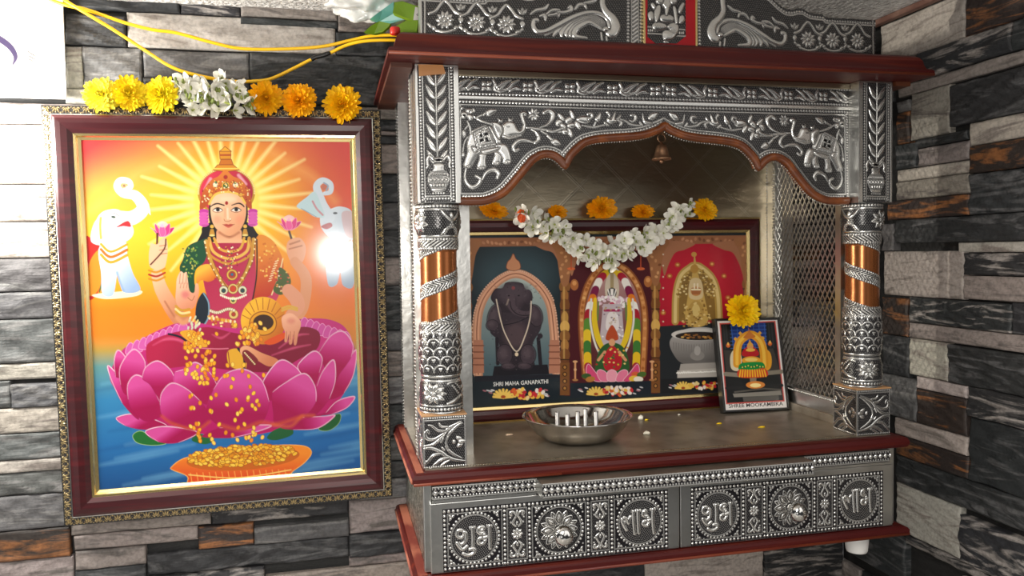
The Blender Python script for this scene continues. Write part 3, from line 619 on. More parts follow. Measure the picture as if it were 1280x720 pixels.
# --- turned pillars: pigment and relief wrapped round the profile
COPPER = lin(np.array((.60, .36, .20)))
def pillar_art(nu, nv):
    U, V = grid(nu, nv); a = Art((U-.5)*2*PI*24, 255+V*264.5, BLACK); Y = a.Y
    def per(f):                                          # draw a motif all the way round
        for k in range(-2, 3): f(k*75.4)
    cop = (Y > 309) & (Y < 408)
    a.C[cop] = COPPER*(1+.16*np.sin(Y[cop]*5.1+3*np.sin(a.X[cop]*.09)))[:, None]; a.Mt[cop] = .72; a.H[cop] = 0
    st = ~cop; a.stipple(2.8, .55, mask=st*1.)
    # spiral rope bands
    D = np.mod(Y+.34*a.X-357+25.6, 51.2)-25.6
    Lx = a.X-.34*Y
    inb = cop & (np.abs(D) < 9.2)
    a.C[inb] = BLACK; a.Mt[inb] = 0
    q = np.sin((Lx*1.15+np.abs(D)*1.7)*1.05); k = inb & (np.abs(D) < 5.4) & (q > .05)
    a.H = np.where(k, 1.7*np.sqrt(np.clip(q-.05, 0, 1)), a.H); a.C[k] = SILVER; a.Mt[k] = 1
    for d0 in (-7.3, 7.3):
        st4 = np.mod(Lx, 4.0)-2; r = np.hypot(st4, (D-d0)); k = cop & (r < 1.55); a.H = np.where(k, np.sqrt(np.clip(1.55**2-r*r, 0, 9)), a.H); a.C[k] = SILVER; a.Mt[k] = 1
    # straight rope bands above and below the copper
    for y0 in (305.5, 410.5):
        m = np.abs(Y-y0) < 7.4; a.C[m] = BLACK; a.Mt[m] = 0; a.H[m] = 0
        q = np.sin((a.X+(Y-y0)*1.4)*1.05); k = (np.abs(Y-y0) < 3.9) & (q > .0); a.H = np.where(k, 1.6*np.sqrt(np.clip(q, 0, 1)), a.H); a.C[k] = SILVER; a.Mt[k] = 1
        for d0 in (-5.8, 5.8): a.beads([(-75.4, y0+d0), (75.4, y0+d0)], 3.77, 1.5, gap=.3)
    # capital with flowers
    a.beads([(-75.4, 258.5), (75.4, 258.5)], 4.19, 1.8); a.rline([(-75.4, 262.5), (75.4, 262.5)], .7, gap=.3, smooth=False); a.rline([(-75.4, 296), (75.4, 296)], 1, gap=.3, smooth=False)
    def cap(x):
        for c in (x-25, ):
            for t in np.linspace(0, 2*PI, 9)[:-1]+.2: a.leaf((c+3*math.cos(t), 279+3*math.sin(t)), (c+15*math.cos(t), 279+13.5*math.sin(t)), 3.6)
            a.rell(c, 279, 3, 3)
        a.rline([(x+4, 264), (x+10, 272), (x+16, 276), (x+22, 272), (x+28, 264)], [1, 1.6, 2, 1.6, 1]); a.rline([(x+4, 294), (x+10, 287), (x+16, 284), (x+22, 287), (x+28, 294)], [1, 1.6, 2, 1.6, 1])
        a.beads([(x+8, 293), (x+16, 279)], 3.4, 1.3); a.beads([(x+24, 293), (x+16, 279)], 3.4, 1.3); a.rell(x+16, 270, 2.2, 3.6)
    per(cap)
    # scales with hearts
    rows = [420, 431, 442, 453, 464]
    for j, y in enumerate(rows):
        for i in range(-5, 6):
            x = (i+.5*(j % 2))*15.08
            for R in (7.6, ):
                P = [(x+R*math.cos(t), y+2-R*1.15*math.sin(t)) for t in np.linspace(0, PI, 16)]; a.rline(P, .75, 1.1, gap=.6, smooth=False)
            a.rpoly([(x-2.4, y-2.6), (x-1.2, y-3.6), (x, y-2.6), (x+1.2, y-3.6), (x+2.4, y-2.6), (x, y+1.4)], 1.2, 1.2, gap=.5, smooth=False)
    a.rline([(-75.4, 472), (75.4, 472)], 1.4, gap=.3, smooth=False); a.rline([(-75.4, 477.5), (75.4, 477.5)], 1, gap=.3, smooth=False)
    def low(x):
        c = x-9
        for t in np.linspace(0, 2*PI, 11)[:-1]: a.leaf((c+3*math.cos(t), 493+3*math.sin(t)), (c+15.5*math.cos(t), 493+13*math.sin(t)), 3.0)
        a.rell(c, 493, 3.2, 3.2); a.rell(c, 493, 1.2, 1.2, 3.4, gap=.3)
        a.rline([(x+7, 506), (x+16, 503), (x+28, 498), (x+40, 505)], [1.2, 2, 2, 1]); a.beads([(x+14, 484), (x+22, 494)], 3.4, 1.3); a.beads([(x+19, 481), (x+26, 489)], 3.4, 1.3)
        for q in ((x+31, 487), (x+33, 494), (x+38, 489)): a.rell(*q, 3, 2.4)
        a.rline([(x+8, 481), (x+14, 479.5), (x+40, 479.5)], .8)
    per(low)
    a.beads([(-75.4, 513), (75.4, 513)], 4.19, 1.7); a.rline([(-75.4, 508.6), (75.4, 508.6)], .7, gap=.3, smooth=False); a.rline([(-75.4, 517.5), (75.4, 517.5)], 1, gap=.3, smooth=False)
    prof = np.array([(255, 24.3), (262, 25.3), (272, 26.4), (286, 25.6), (297, 22.8), (300, 23), (312, 22.8), (315, 21.2), (340, 21.0), (380, 21.2), (404, 21.6), (406, 23), (417, 23.4), (430, 24.6), (450, 25.0), (466, 24.2), (473, 22.4), (477, 22.4), (484, 24.6), (505, 25.0), (511, 25.3), (517, 25.0), (520, 24.6)])
    R = np.interp(Y, prof[:, 0], prof[:, 1])
    return U, V, a, R
pU, pV, pa, pR = pillar_art(300, 420)
for i, cx in enumerate((.0250, .5750)):
    sg = 1 if i == 0 else -1
    ph = math.atan2(CAM[1]-.025, CAM[0]-cx) if i == 0 else math.atan2(CAM[1]-.025, CAM[0]-cx)
    th = ph+sg*(pU-.5)*2*PI; r = (pR+pa.H*.55)*.00098
    pa.mesh('pillar', np.stack([cx+r*np.cos(th), .025+r*np.sin(th), ZB-pV*(ZB-ZBT-.0012)], -1), M_EMB, ROOT, ROOT, 'Emb')

# --- corner boxes with leaf strips
HL = homog([(518, 82), (573, 84), (577, 256), (521, 255)])
def strip_art():
    U, V = grid(110, 340); X, Y = hmap(HL, U, V); a = Art(X, Y, BLACK)
    sx = lambda y: 544.2+(y-90)*.022
    band = np.abs(a.X-sx(a.Y)) < 22; a.stipple(2.9, .58, mask=(np.abs(a.X-sx(a.Y)) < 17.5)*1.)
    side = np.abs(a.X-sx(a.Y)+0) > 23.2; a.C[side] = SILVER; a.Mt[side] = 1; a.H[side] = .6
    for d in (-20.3, 20.3): a.beads([(sx(84)+d, 84), (sx(252)+d, 252)], 3.9, 1.45)
    for d in (-17, 17): a.rline([(sx(82)+d, 82), (sx(254)+d, 254)], .5, gap=0)
    a.beads([(sx(250)-18, 250.5), (sx(250)+18, 250.5)], 3.9, 1.45); a.rline([(sx(247)-17, 247), (sx(247)+17, 247)], .5, gap=0)
    for y in np.arange(93, 208, 16.6):
        x = sx(y)
        for s in (-1, 1): a.rpoly([(x+s*.6, y+14), (x+s*8.5, y+9.5), (x+s*12.5, y+1), (x+s*13.4, y-5), (x+s*8, y-.5), (x+s*3.5, y+5)], 2.6, 2.2, .8)
        for s in (-1, 1):
            P = np.array([(x+s*2, y+10), (x+s*11.5, y-1.5)]); sl = a.win(P, 1); g = np.clip(.5-(a.sdline(sl, P, .3))/a.aa, 0, 1); a.C[sl] *= (1-.75*g)[..., None]; a.H[sl] *= 1-.4*g
    a.rline([(sx(84), 83), (sx(197), 198)], .9, 1.8, gap=.5, smooth=False)
    c = sx(225)+1                                             # water pot
    a.rpoly([(c-6, 206), (c+6, 206), (c+7, 213), (c+13, 219), (c+14.5, 226), (c+11, 235), (c+7, 241), (c-7, 241), (c-11, 235), (c-14.5, 226), (c-13, 219), (c-7, 213)], 2.4, 5, 1.2)
    a.rell(c, 200.5, 8.5, 3.2, 3.4, gap=.8); sl = a.win([(c-6, 199), (c+6, 203)], 1); g = a.sdell(sl, c, 200.7, 5.4, 1.4, 0) < 0; a.C[sl][g] = BLACK; a.H[sl][g] *= .4
    for y, w in ((216, 11), (222, 13.6), (230, 13), (236, 10)): a.rline([(c-w, y), (c+w, y)], .45, 3.2, gap=.7, c=SILVER*.8)
    for y, n, w, r in ((219.2, 7, 10, 1.2), (226.2, 4, 10, 2), (233, 3, 6, 2.2)): a.beads([(c-w, y), (c+w, y)], 2*w/n, r, 3.6, gap=.5)
    for s in (-1, 1): a.rline([(c+s*7, 200), (c+s*12, 196), (c+s*15, 202), (c+s*14, 208), (c+s*16, 211)], [1, 1.7, 1.9, 1.6, .8])
    a.beads([(c-7, 243.4), (c+7, 243.4)], 3.2, 1.2)
    return U, V, a
sU, sV, sa = strip_art()
for i, x0 in enumerate((0., .552)):
    bxo = MB().box(x0, .0008, ZB, x0+.048, .050, ZT+.0024, .0005).build('corner_box', M_SIL, ROOT, ROOT)
    uu = sU if i == 0 else 1-sU
    sa.mesh('embossed_panel', np.stack([x0+.0004+uu*.0472, .0004-sa.H*.0004, ZT-sV*(ZT-ZB-.0004)], -1), M_EMB, bxo, ROOT, 'Emb')
# bead edging down the left box's outer side
U, V = grid(20, 300); a = Art(U*20, V*300, BLACK); a.C[:] = SILVER*.9; a.Mt[:] = 1
a.beads([(5, 0), (5, 300)], 4.4, 1.7); a.beads([(15, 0), (15, 300)], 4.4, 1.7)
a.mesh('bead_edging', np.stack([-.0002-a.H*.0004, .048-U*.046, ZT-V*(ZT-ZB)], -1), M_EMB, ROOT, ROOT, 'Emb')

# --- arch board with frieze
HA = homog([(574, 84), (1060, 105), (1058, 249), (578, 257)]); HAi = np.linalg.inv(HA)
YA = .022
MOUL = [(579, 253), (598, 253), (615.4, 251), (635.2, 241), (652.4, 221.8), (668.2, 201.6), (676, 195), (684, 191.6), (692, 191.4), (699, 194), (706, 200), (711, 206)]
MOUL2 = [(711, 206), (714, 199), (718.4, 191.4), (731.5, 178.2), (742, 173.5), (755.3, 171), (772, 169.6), (791, 168.2), (806, 166), (818, 162), (825, 158.8), (831, 154)]
mu = lambda P: np.array([hmap(HAi, x, y) for x, y in P])
m1, m2 = mu(sp(MOUL, 5)), mu(sp(MOUL2, 5)); ua = m2[-1, 0]
m1[:, 0] *= .5/ua; m2[:, 0] *= .5/ua
arch_half = np.concatenate([m1, m2[1:]])                               # (u, v) of the moulding's centre line, left half
AX = lambda u: .048+u*.504
AZ = lambda v: ZT-v*(ZT-ZB)
full = np.concatenate([arch_half, np.stack([1-arch_half[::-1, 0], arch_half[::-1, 1]], 1)[1:]])
pts = [(AX(u), AZ(v)) for u, v in full]
def strip_board(name, pts, ztop, y0, y1, m, parent):
    """board between a straight top and the arch line, with real thickness"""
    b = MB(); n = len(pts)
    vs = [(x, y0, z) for x, z in pts]+[(x, y0, ztop) for x, z in pts]+[(x, y1, z) for x, z in pts]+[(x, y1, ztop) for x, z in pts]; fs = []
    for i in range(n-1):
        fs += [(i, i+1, n+i+1, n+i), (2*n+i, 3*n+i, 3*n+i+1, 2*n+i+1), (i, 2*n+i, 2*n+i+1, i+1), (n+i, n+i+1, 3*n+i+1, 3*n+i)]
    fs += [(0, n, 3*n, 2*n), (n-1, 3*n-1, 4*n-1, 2*n-1)]
    b.add(vs, fs); return b.build(name, m, parent, ROOT)
AB = strip_board('arch_board', pts, ZT+.0024, YA+.0006, YA+.013, M_ARCH, ROOT)
def arch_art():
    U, V = grid(700, 215); uu = np.minimum(U, 1-U)*ua/.5; X, Y = hmap(HA, uu, V); a = Art(X, Y, BLACK)
    a.stipple(3.0, .62)
    top = lambda d: [(572, 84+d), (836, 95.5+d*.93)]
    hor = lambda y: [(572, y), (840, y+8.6)]
    a.C[a.Y-(a.X-574)*.0335 < 127] = BLACK; m = a.Y-(a.X-574)*.0335 < 127; a.H[m] = 0; a.Mt[m] = 0
    yy = a.Y-(a.X-574)*.0335
    m = (yy > 92) & (yy < 110); b = Art(a.X, a.Y, BLACK); b.stipple(2.8, .55)
    a.C[m] = b.C[m]; a.H[m] = b.H[m]; a.Mt[m] = b.Mt[m]
    for lo, hi, h in ((114.3, 119.6, 1.4), (82, 87, 1.2)): m = (yy > lo) & (yy < hi); a.C[m] = SILVER; a.Mt[m] = 1; a.H[m] = h
    for y, r in ((89.3, 1.55), (112, 1.5), (122.6, 1.55)): a.beads(hor(y), 4.2, r)
    a.rline(hor(126.8), .7, 1, gap=.4, smooth=False)
    for k in range(-1, 6):                                     # frieze: four-petal flowers and swept leaves
        x = 613.5+k*52; y = 101.3+(x-574)*.0335
        for t in (45, 135, 225, 315): t = math.radians(t); a.leaf((x+1.2*math.cos(t), y+1.2*math.sin(t)), (x+8.6*math.cos(t), y+8*math.sin(t)), 3.0, vein=False)
        for dx in (11, 21, 31): a.rline([(x+dx, y+6.5-dx*.04), (x+dx+6, y+4), (x+dx+12, y-3), (x+dx+20, y-7)] if dx < 31 else [(x+dx-2, y+7), (x+dx+5, y+3), (x+dx+12, y+5)], [1, 2.2, 2.2, .6], gap=.6)
        a.rline([(x+9, y-7), (x+11, y-2), (x+10, y+4), (x+17, y+7.5), (x+26, y+6)], [1.6, 1.8, 1.3, 1.4, .5], gap=.6)
        a.rline([(x+13, y+2), (x+20, y-3), (x+27, y-6.5)], [1, 1.9, .5], gap=.5)
    E = lambda pts: [(570+x/5.538, 120+y/5.538) for x, y in pts]
    Fz = lambda pts: [(690+x/8, 110+y/8) for x, y in pts]
    # line and beads that follow the arch
    ml = np.array(sp(MOUL, 5)); mr = np.array(sp(MOUL2, 5))
    def offs(P, d):
        T = np.gradient(P, axis=0); n = np.stack([T[:, 1], -T[:, 0]], 1)/np.hypot(*T.T)[:, None]; return P+n*d
    o1, o2 = offs(ml, 6.2), offs(mr, 6.2); o1 = o1[(o1[:, 0] > 583)]
    cut = np.argmin(np.hypot(*(o1[:, None]-o2[None]).transpose(2, 0, 1)).min(1)); j = np.argmin(np.hypot(*(o2-o1[cut]).T)); bp = np.concatenate([o1[:cut+1], o2[j:]])
    a.beads(bp, 3.7, 1.5)
    o1, o2 = offs(ml, 9.6), offs(mr, 9.6); o1 = o1[(o1[:, 0] > 580)]
    cut = np.argmin(np.hypot(*(o1[:, None]-o2[None]).transpose(2, 0, 1)).min(1)); j = np.argmin(np.hypot(*(o2-o1[cut]).T)); lp = np.concatenate([o1[:cut+1], o2[j:]])
    a.rline(lp, .8, 1.1, gap=.5, smooth=False); a.rline([(580.5, 128), (581.5, lp[0, 1])], .7, 1.0, gap=.4)
    a.beads([(577, 126), (578.5, 250)], 3.8, 1.4)
    # the elephant
    pc = dict(h=3.2, r=6, gap=1.1)
    a.rline(E([(125, 265), (95, 300), (82, 350), (78, 400)]), [.8, .6, .5, 1.2], gap=.6)
    a.rpoly(E([(195, 385), (240, 385), (235, 440), (236, 500), (180, 502), (192, 440)]), 2.6, 4, 1)
    a.rpoly(E([(302, 385), (345, 372), (345, 420), (332, 470), (285, 468), (298, 420)]), 2.6, 4, 1)
    a.rpoly(E([(120, 280), (140, 235), (185, 205), (240, 190), (290, 215), (330, 270), (342, 320), (325, 362), (262, 388), (212, 388), (190, 400), (160, 450), (132, 496), (85, 492), (95, 440), (110, 390), (108, 330)]), 3.4, 8, 1.1)
    a.rpoly(E([(308, 335), (368, 322), (400, 370), (412, 455), (362, 462), (350, 410), (322, 375)]), 3.6, 5, 1.0)
    a.rpoly(E([(345, 195), (385, 160), (430, 165), (452, 205), (472, 225), (490, 208), (494, 180), (480, 135), (474, 102), (500, 84), (522, 100), (514, 122), (500, 118), (508, 150), (516, 190), (502, 240), (462, 266), (420, 272), (380, 285), (352, 270), (342, 230)]), 4.0, 5.5, 1.1)
    a.rpoly(E([(278, 172), (312, 165), (346, 190), (352, 240), (335, 287), (312, 262), (292, 220)]), 4.6, 3, 1.1)
    for k in range(4): a.line(E([(300+k*9, 190+k*5), (318+k*7, 235+k*3)]), .35, (.05, .05, .05), alpha=.8)
    a.rline(E([(365, 268), (400, 280), (440, 272), (480, 262)]), [1.2, 1.5, 1.2, .8], 3.4, gap=.5)
    a.ell(*E([(390, 200)])[0], 2.0, 1.2, (.03, .03, .03)); a.rell(*E([(390, 200)])[0], .8, .8, 4.6, gap=0)
    a.rpoly(E([(325, 165), (322, 138), (345, 150), (355, 142), (352, 168)]), 3, 2, .7, False); a.rpoly(E([(395, 158), (392, 132), (412, 145), (425, 135), (420, 162)]), 3, 2, .7, False)
    a.rpoly(E([(150, 245), (250, 195), (312, 330), (180, 358)]), 4.3, 1.2, 1.1, False)
    for P in ([(162, 252), (248, 207), (300, 322), (188, 346)],): a.beads(E(P+[P[0]]), 2.2, .75, 4.9, gap=.5)
    q = E([(180, 262), (242, 226), (276, 306), (200, 322)]); a.poly(q, (.18, .18, .18))
    cx, cy = E([(222, 276)])[0]; ex, ey = np.array([5.2, -1.9]), np.array([1.6, 5.4])                # the auspicious cross on the cloth
    for A_, B_ in ((ex, ey), (ey, -ex), (-ex, -ey), (-ey, ex)): a.rline([(cx, cy), (cx+A_[0], cy+A_[1]), (cx+A_[0]+B_[0], cy+A_[1]+B_[1])], .75, 5.0, gap=.2, smooth=False)
    a.rpoly(E([(205, 372), (320, 345), (330, 358), (300, 380), (235, 398)]), 4.0, 2, .8); a.rpoly(E([(140, 350), (165, 345), (185, 372), (160, 385)]), 4, 1.5, .7)
    for (x, y, w) in ((110, 492, 22), (208, 500, 25), (310, 467, 22), (387, 455, 24)):
        for d in (-1, 0, 1): a.rell(*E([(x+d*w*.62, y-4)])[0], 1.3, 1.5, 3.6, gap=.3)
    # plants round it
    a.rline(E([(150, 125), (210, 160), (278, 182)]), [.8, 1.2, .8]); a.rline(E([(178, 132), (235, 105)]), 1.0); a.rpoly(E([(235, 100), (262, 70), (312, 78), (285, 110), (255, 122)]), 2.6, 3.5)
    a.rell(*E([(228, 108)])[0], 1.1, 2.4, 2, 20); a.rell(*E([(85, 115)])[0], 4.2, 4.6, 2.4); a.ell(*E([(85, 118)])[0], 2.2, 1.5, (.05, .05, .05)); a.rell(*E([(122, 85)])[0], 4.8, 3.2, 2.6, 15); a.rline(E([(135, 95), (155, 88), (150, 72)]), [1.4, 1.3, .8])
    a.rell(*E([(128, 130)])[0], 3.2, 4.2, 2.4, -30); a.rell(*E([(70, 65)])[0], 2, 2, 2); a.rline(E([(108, 160), (125, 200), (132, 245)]), [.6, 1.1, .8]); a.rell(*E([(85, 250)])[0], 2.5, 5, 2.4, -8); a.rline(E([(112, 195), (92, 218)]), .7); a.rell(*E([(80, 402)])[0], 1.8, 3, 2)
    for t in (-150, -105, -60, -20, 20, 60, 105, 150): t_ = math.radians(t); c = np.array(E([(568, 112)])[0]); a.leaf(c, c+np.array([7.6*math.cos(t_), 8.5*math.sin(t_)]), 1.7, vein=False)
    a.rline(E([(640, 98), (672, 82), (700, 105), (692, 150), (660, 185), (610, 205)]), [2.2, 2.6, 2.8, 2.2, 1.4, .6]); a.rline(E([(520, 206), (600, 215), (720, 232), (790, 240)]), [.9, 1.4, 1.4, .9])
    a.rline(E([(555, 218), (590, 245), (604, 285), (580, 312), (552, 300)]), [.8, 1.6, 2.2, 1.9, 1]); a.rline(E([(565, 310), (520, 296), (470, 300), (430, 340), (440, 370), (465, 362)]), [1, 1.8, 2.4, 2, 1.8, 1.6])
    a.rline(E([(620, 230), (670, 262), (695, 290)]), [.8, 1.1, .8]); a.rell(*E([(706, 305)])[0], 3.2, 5, 2.6, -40)
    a.rline(E([(102, 500), (92, 560), (110, 612), (150, 636), (190, 612), (200, 575), (172, 556)]), [.6, 1.4, 2, 2.4, 2.2, 1.8, 1.4]); a.rline(E([(215, 582), (245, 530), (295, 508), (328, 535), (318, 568)]), [.6, 1.8, 2.6, 2.2, 1.4])
    # flower, leaf, buds and tendrils along the top
    for (x, y, r1, r2, ro) in ((210, 296, 5.4, 3.6, -50), (235, 352, 5.2, 3.4, -10), (112, 322, 3.6, 5, 30), (155, 362, 3, 4.4, -35), (222, 425, 2.6, 6.4, -20), (172, 418, 3.6, 3.2, 0), (135, 265, 6.2, 2.6, 48), (242, 240, 2.4, 6.4, -22), (300, 350, 3, 6, -30)):
        a.rell(690+x/8, 110+y/8, r1, r2, 2.6, ro)
    a.rline(Fz([(0, 410), (70, 415), (140, 385)]), [1.2, 1.7, 1.4]); a.rpoly(Fz([(40, 515), (85, 490), (130, 545), (90, 558), (55, 548)]), 2.8, 3); a.rline(Fz([(0, 460), (40, 500)]), 1.2)
    a.rpoly(Fz([(282, 292), (330, 255), (400, 262), (425, 290), (390, 330), (330, 325)]), 3.2, 4.5); a.rline(Fz([(405, 290), (438, 260), (425, 230), (398, 238)]), [1.6, 1.5, 1.4, 1.6])
    a.rline(Fz([(340, 352), (450, 372), (560, 346)]), [.7, 1.3, .9]); a.rline(Fz([(450, 365), (470, 320)]), .9); a.rpoly(Fz([(465, 290), (490, 250), (520, 215), (522, 275), (495, 312)]), 2.6, 3)
    a.rpoly(Fz([(580, 290), (600, 265), (618, 285), (665, 210), (660, 290), (715, 240), (700, 290), (640, 330), (595, 325)]), 3, 3); a.rline(Fz([(585, 215), (605, 245), (600, 270)]), [1.6, 1, .8]); a.rline(Fz([(690, 300), (722, 320), (710, 350)]), [1.2, 1.3, 1.4]); a.rline(Fz([(560, 325), (590, 350)]), 1.3)
    a.rline(Fz([(715, 290), (760, 305), (810, 340), (880, 352), (925, 345)]), [.8, 1.1, 1.4, 1.2, .8]); a.rline(Fz([(818, 248), (852, 250), (858, 285), (830, 312), (800, 300)]), [1.5, 1.6, 1.5, 1.2, .5])
    a.rpoly(Fz([(925, 225), (945, 290), (990, 310), (1035, 330), (960, 340), (930, 310)]), 2.6, 2.6); a.rpoly(Fz([(980, 280), (1010, 225), (1075, 222), (1040, 285), (1005, 292)]), 3, 3); a.rline(Fz([(1030, 325), (1080, 305), (1130, 275)]), [1, 1.3, 1.0]); a.rline(Fz([(900, 320), (920, 350)]), 1.2)
    lim = np.interp(U, full[:, 0], full[:, 1])
    return U, V, a, (V < lim+.01)
aU, aV, aa_, keep = arch_art()
aa_.mesh('embossed_panel', np.stack([AX(aU), YA-aa_.H*.00042, AZ(aV)], -1), M_EMB, AB, ROOT, 'Emb', keep)
MB().tube([(AX(u), YA-.0022, AZ(v)) for u, v in full], .0050, 10).build('arch_moulding', M_ARCH, AB, ROOT)
bm_ = MB()
for k in range(0, 2): pass
P = np.array([(AX(u), AZ(v)-.0044) for u, v in full]); d = np.r_[0, np.cumsum(np.hypot(*np.diff(P, axis=0).T))]
for t in np.arange(.004, d[-1], .0034): bm_.sphere((np.interp(t, d, P[:, 0]), YA+.0045, np.interp(t, d, P[:, 1])), .0013, 6, 4)
bm_.build('bead_trim', M_SIL, AB, ROOT)
# gilt cornice strip just under the roof board
MB().box(.048, YA-.004, .2010, .552, YA+.013, .2083, .0008).build('cornice_strip', M_FOIL, ROOT, ROOT)
# packing tape at the head of the left box
MB().add([(.004, -.0009, .2072), (.031, -.0013, .2075), (.0335, -.0011, .198), (.021, -.0021, .1965), (.0045, -.0008, .1945), (.004, .0001, .2072), (.031, .0001, .2075), (.0335, .0001, .198), (.021, .0001, .1965), (.0045, .0001, .1945)],
         [(0, 1, 2, 3, 4), (5, 9, 8, 7, 6), (0, 5, 6, 1), (1, 6, 7, 2), (2, 7, 8, 3), (3, 8, 9, 4), (4, 9, 5, 0)]).build('packing_tape', mat('tan_tape', lin((.76, .53, .32)), .35), ROOT, ROOT)

# --- side panels with expanded-metal lattice, back panel, inner top
def lattice(x, y0, y1, z0, z1):
    b = MB(); cw, ch = .0105, .0165; rg = random.Random(3)
    ny = int(round((y1-y0)/cw)); nz = int(round((z1-z0)/ch)); cw = (y1-y0)/ny; ch = (z1-z0)/nz
    for i in range(-nz, ny+1):                                # zigzag strands of flat strip
        pass
    for j in range(nz*2):
        for i in range(ny*2+1):
            if (i+j) % 2: continue
            ya, za = y0+i*cw/2, z0+j*ch/2
            for s in (-1, 1):
                yb, zb = ya+s*cw/2, za+ch/2
                if yb < y0-1e-6 or yb > y1+1e-6: continue
                t = .00068; n = .0006
                e = np.array([yb-ya, zb-za]); nn = np.array([-e[1], e[0]])/np.hypot(*e)*t
                b.add([(x-n+s*.0006, ya+nn[0], za+nn[1]), (x-n+s*.0006, ya-nn[0], za-nn[1]), (x-n+s*.0006, yb-nn[0], zb-nn[1]), (x-n+s*.0006, yb+nn[0], zb+nn[1]),
                       (x+n, ya+nn[0], za+nn[1]), (x+n, ya-nn[0], za-nn[1]), (x+n, yb-nn[0], zb-nn[1]), (x+n, yb+nn[0], zb+nn[1])],
                      [(0, 1, 2, 3), (4, 7, 6, 5), (0, 4, 5, 1), (2, 6, 7, 3), (1, 5, 6, 2), (0, 3, 7, 4)])
    return b
for i, (xi, xo) in enumerate(((.0660, .030), (.562, .590))):
    x0, x1 = min(xi, xo), max(xi, xo)
    xm = (x0+x1)/2; fb = MB(); t0, t1 = (xm-.006, xm+.006)
    fb.box(x0, .0505, ZS, x1, .062, .2084); fb.box(t0, .222, ZS, t1, YBK-.002, .2084); fb.box(t0, .062, ZS, t1, .222, -.205); fb.box(t0, .062, .175, t1, .222, .2084)
    sp_ = fb.build('side_panel', M_SIL if i else M_SIL, ROOT, ROOT)
    lattice(xm, .0615, .2225, -.206, .176).build('lattice', mat('lattice_metal', (.66, .64, .60), .32, 1.) if i == 0 else bpy.data.materials['lattice_metal'], sp_, ROOT)
    be = MB(); xx = t0 if i else t1; sg = -1 if i else 1
    for t in np.arange(-.203, .175, .0048): be.sphere((xx+sg*.0003, .2255, t), .0016, 6, 4); be.sphere((xx+sg*.0003, .2445, t), .0016, 6, 4)
    for t in np.arange(.064, .222, .0048): be.sphere((xx+sg*.0003, t, -.2085), .0016, 6, 4)
    be.build('bead_trim', M_SIL, sp_, ROOT)
    MB().box(t0-.0035 if i else t1, .062, ZS+.0002, t0 if i else t1+.0035, YBK-.003, ZS+.011).build('foot_strip', M_SHELF, sp_, ROOT)
# left outer side: stile beside the box
for yb in (.054, .060, .225, .246):
    be = MB()
    for q in np.arange(ZS+.004, .205, .0042): be.sphere((-.0004, yb, q), .0014, 6, 4)
    be.build('bead_edging', M_SIL, ROOT, ROOT)
fb = MB(); fb.box(-.0005, .0505, ZS+.0002, .0295, .062, .2084); fb.box(-.0005, .222, ZS+.0002, .0355, YBK-.001, .2084); fb.build('outer_stile', M_SIL, ROOT, ROOT)
fb = MB(); fb.box(.5905, .0505, ZS+.0002, .6005, .062, .2084); fb.box(.5825, .222, ZS+.0002, .6005, YBK-.001, .2084); fb.build('outer_stile', M_SIL, ROOT, ROOT)
U, V = grid(640, 520); a = Art(U*530, V*447, BLACK); a.C[:] = np.array((.37, .315, .225)); a.Mt[:] = 1.0
n1 = np.zeros(U.shape); rg = np.random.RandomState(4)
for k in range(14): n1 += np.sin(a.X*rg.uniform(-.03, .03)+a.Y*rg.uniform(-.03, .03)+rg.rand()*6)/14
a.C *= (1+.35*n1)[..., None]
for d in (1, -1):
    for off in (-1.9, 1.9):
        q = np.mod(a.X+d*a.Y*1.0+off, 74)-37; g = np.clip(1-np.abs(q)/.9, 0, 1); a.H = np.maximum(a.H, g*.6); a.C += (g*.12)[..., None]
a.beads([(8, 4), (522, 4)], 5, 1.6)
BP = MB().box(.036, YBK-.0055, ZS, .582, YBK-.002, .2084).build('back_panel', M_FOIL, ROOT, ROOT)
a.mesh('engraved_foil', np.stack([.0365+U*.545, YBK-.0058-a.H*.0004, .208-V*.446], -1), mat('bronze_foil_engraved', rough=.30, attr='Emb', bump=((14, 14, 40), .15, .01)), BP, ROOT, 'Emb')
MB().box(.036, .0355, .2052, .582, YBK-.006, .2083).build('inner_top', M_SIL, ROOT, ROOT)

# --- crown board on the roof
YC = .030
def crown_top(x):
    x = min(x, .61-x)
    pr = np.array([(.012, .2925), (.085, .2925), (.088, .2960), (.107, .297), (.118, .3020), (.126, .3020), (.132, .2995), (.142, .300), (.152, .306), (.166, .317), (.180, .3255), (.30, .3265)])
    return np.interp(x, pr[:, 0], pr[:, 1])
xs = np.concatenate([np.linspace(.012, .598, 160)])
cp_ = [(x, crown_top(x)) for x in xs]
b = MB(); n = len(cp_)
vs = [(x, YC+.0006, .2362) for x, z in cp_]+[(x, YC+.0006, z) for x, z in cp_]+[(x, YC+.016, .2362) for x, z in cp_]+[(x, YC+.016, z) for x, z in cp_]; fs = []
for i in range(n-1): fs += [(i, i+1, n+i+1, n+i), (2*n+i, 3*n+i, 3*n+i+1, 2*n+i+1), (i, 2*n+i, 2*n+i+1, i+1), (n+i, n+i+1, 3*n+i+1, 3*n+i)]
fs += [(0, n, 3*n, 2*n), (n-1, 3*n-1, 4*n-1, 2*n-1)]; b.add(vs, fs)
CB = b.build('crown_board', M_WOODD, ROOT, ROOT)
MB().box(.0105, YC, .2362, .0125, YC+.018, .292).build('end_strip', M_SIL, CB, ROOT)
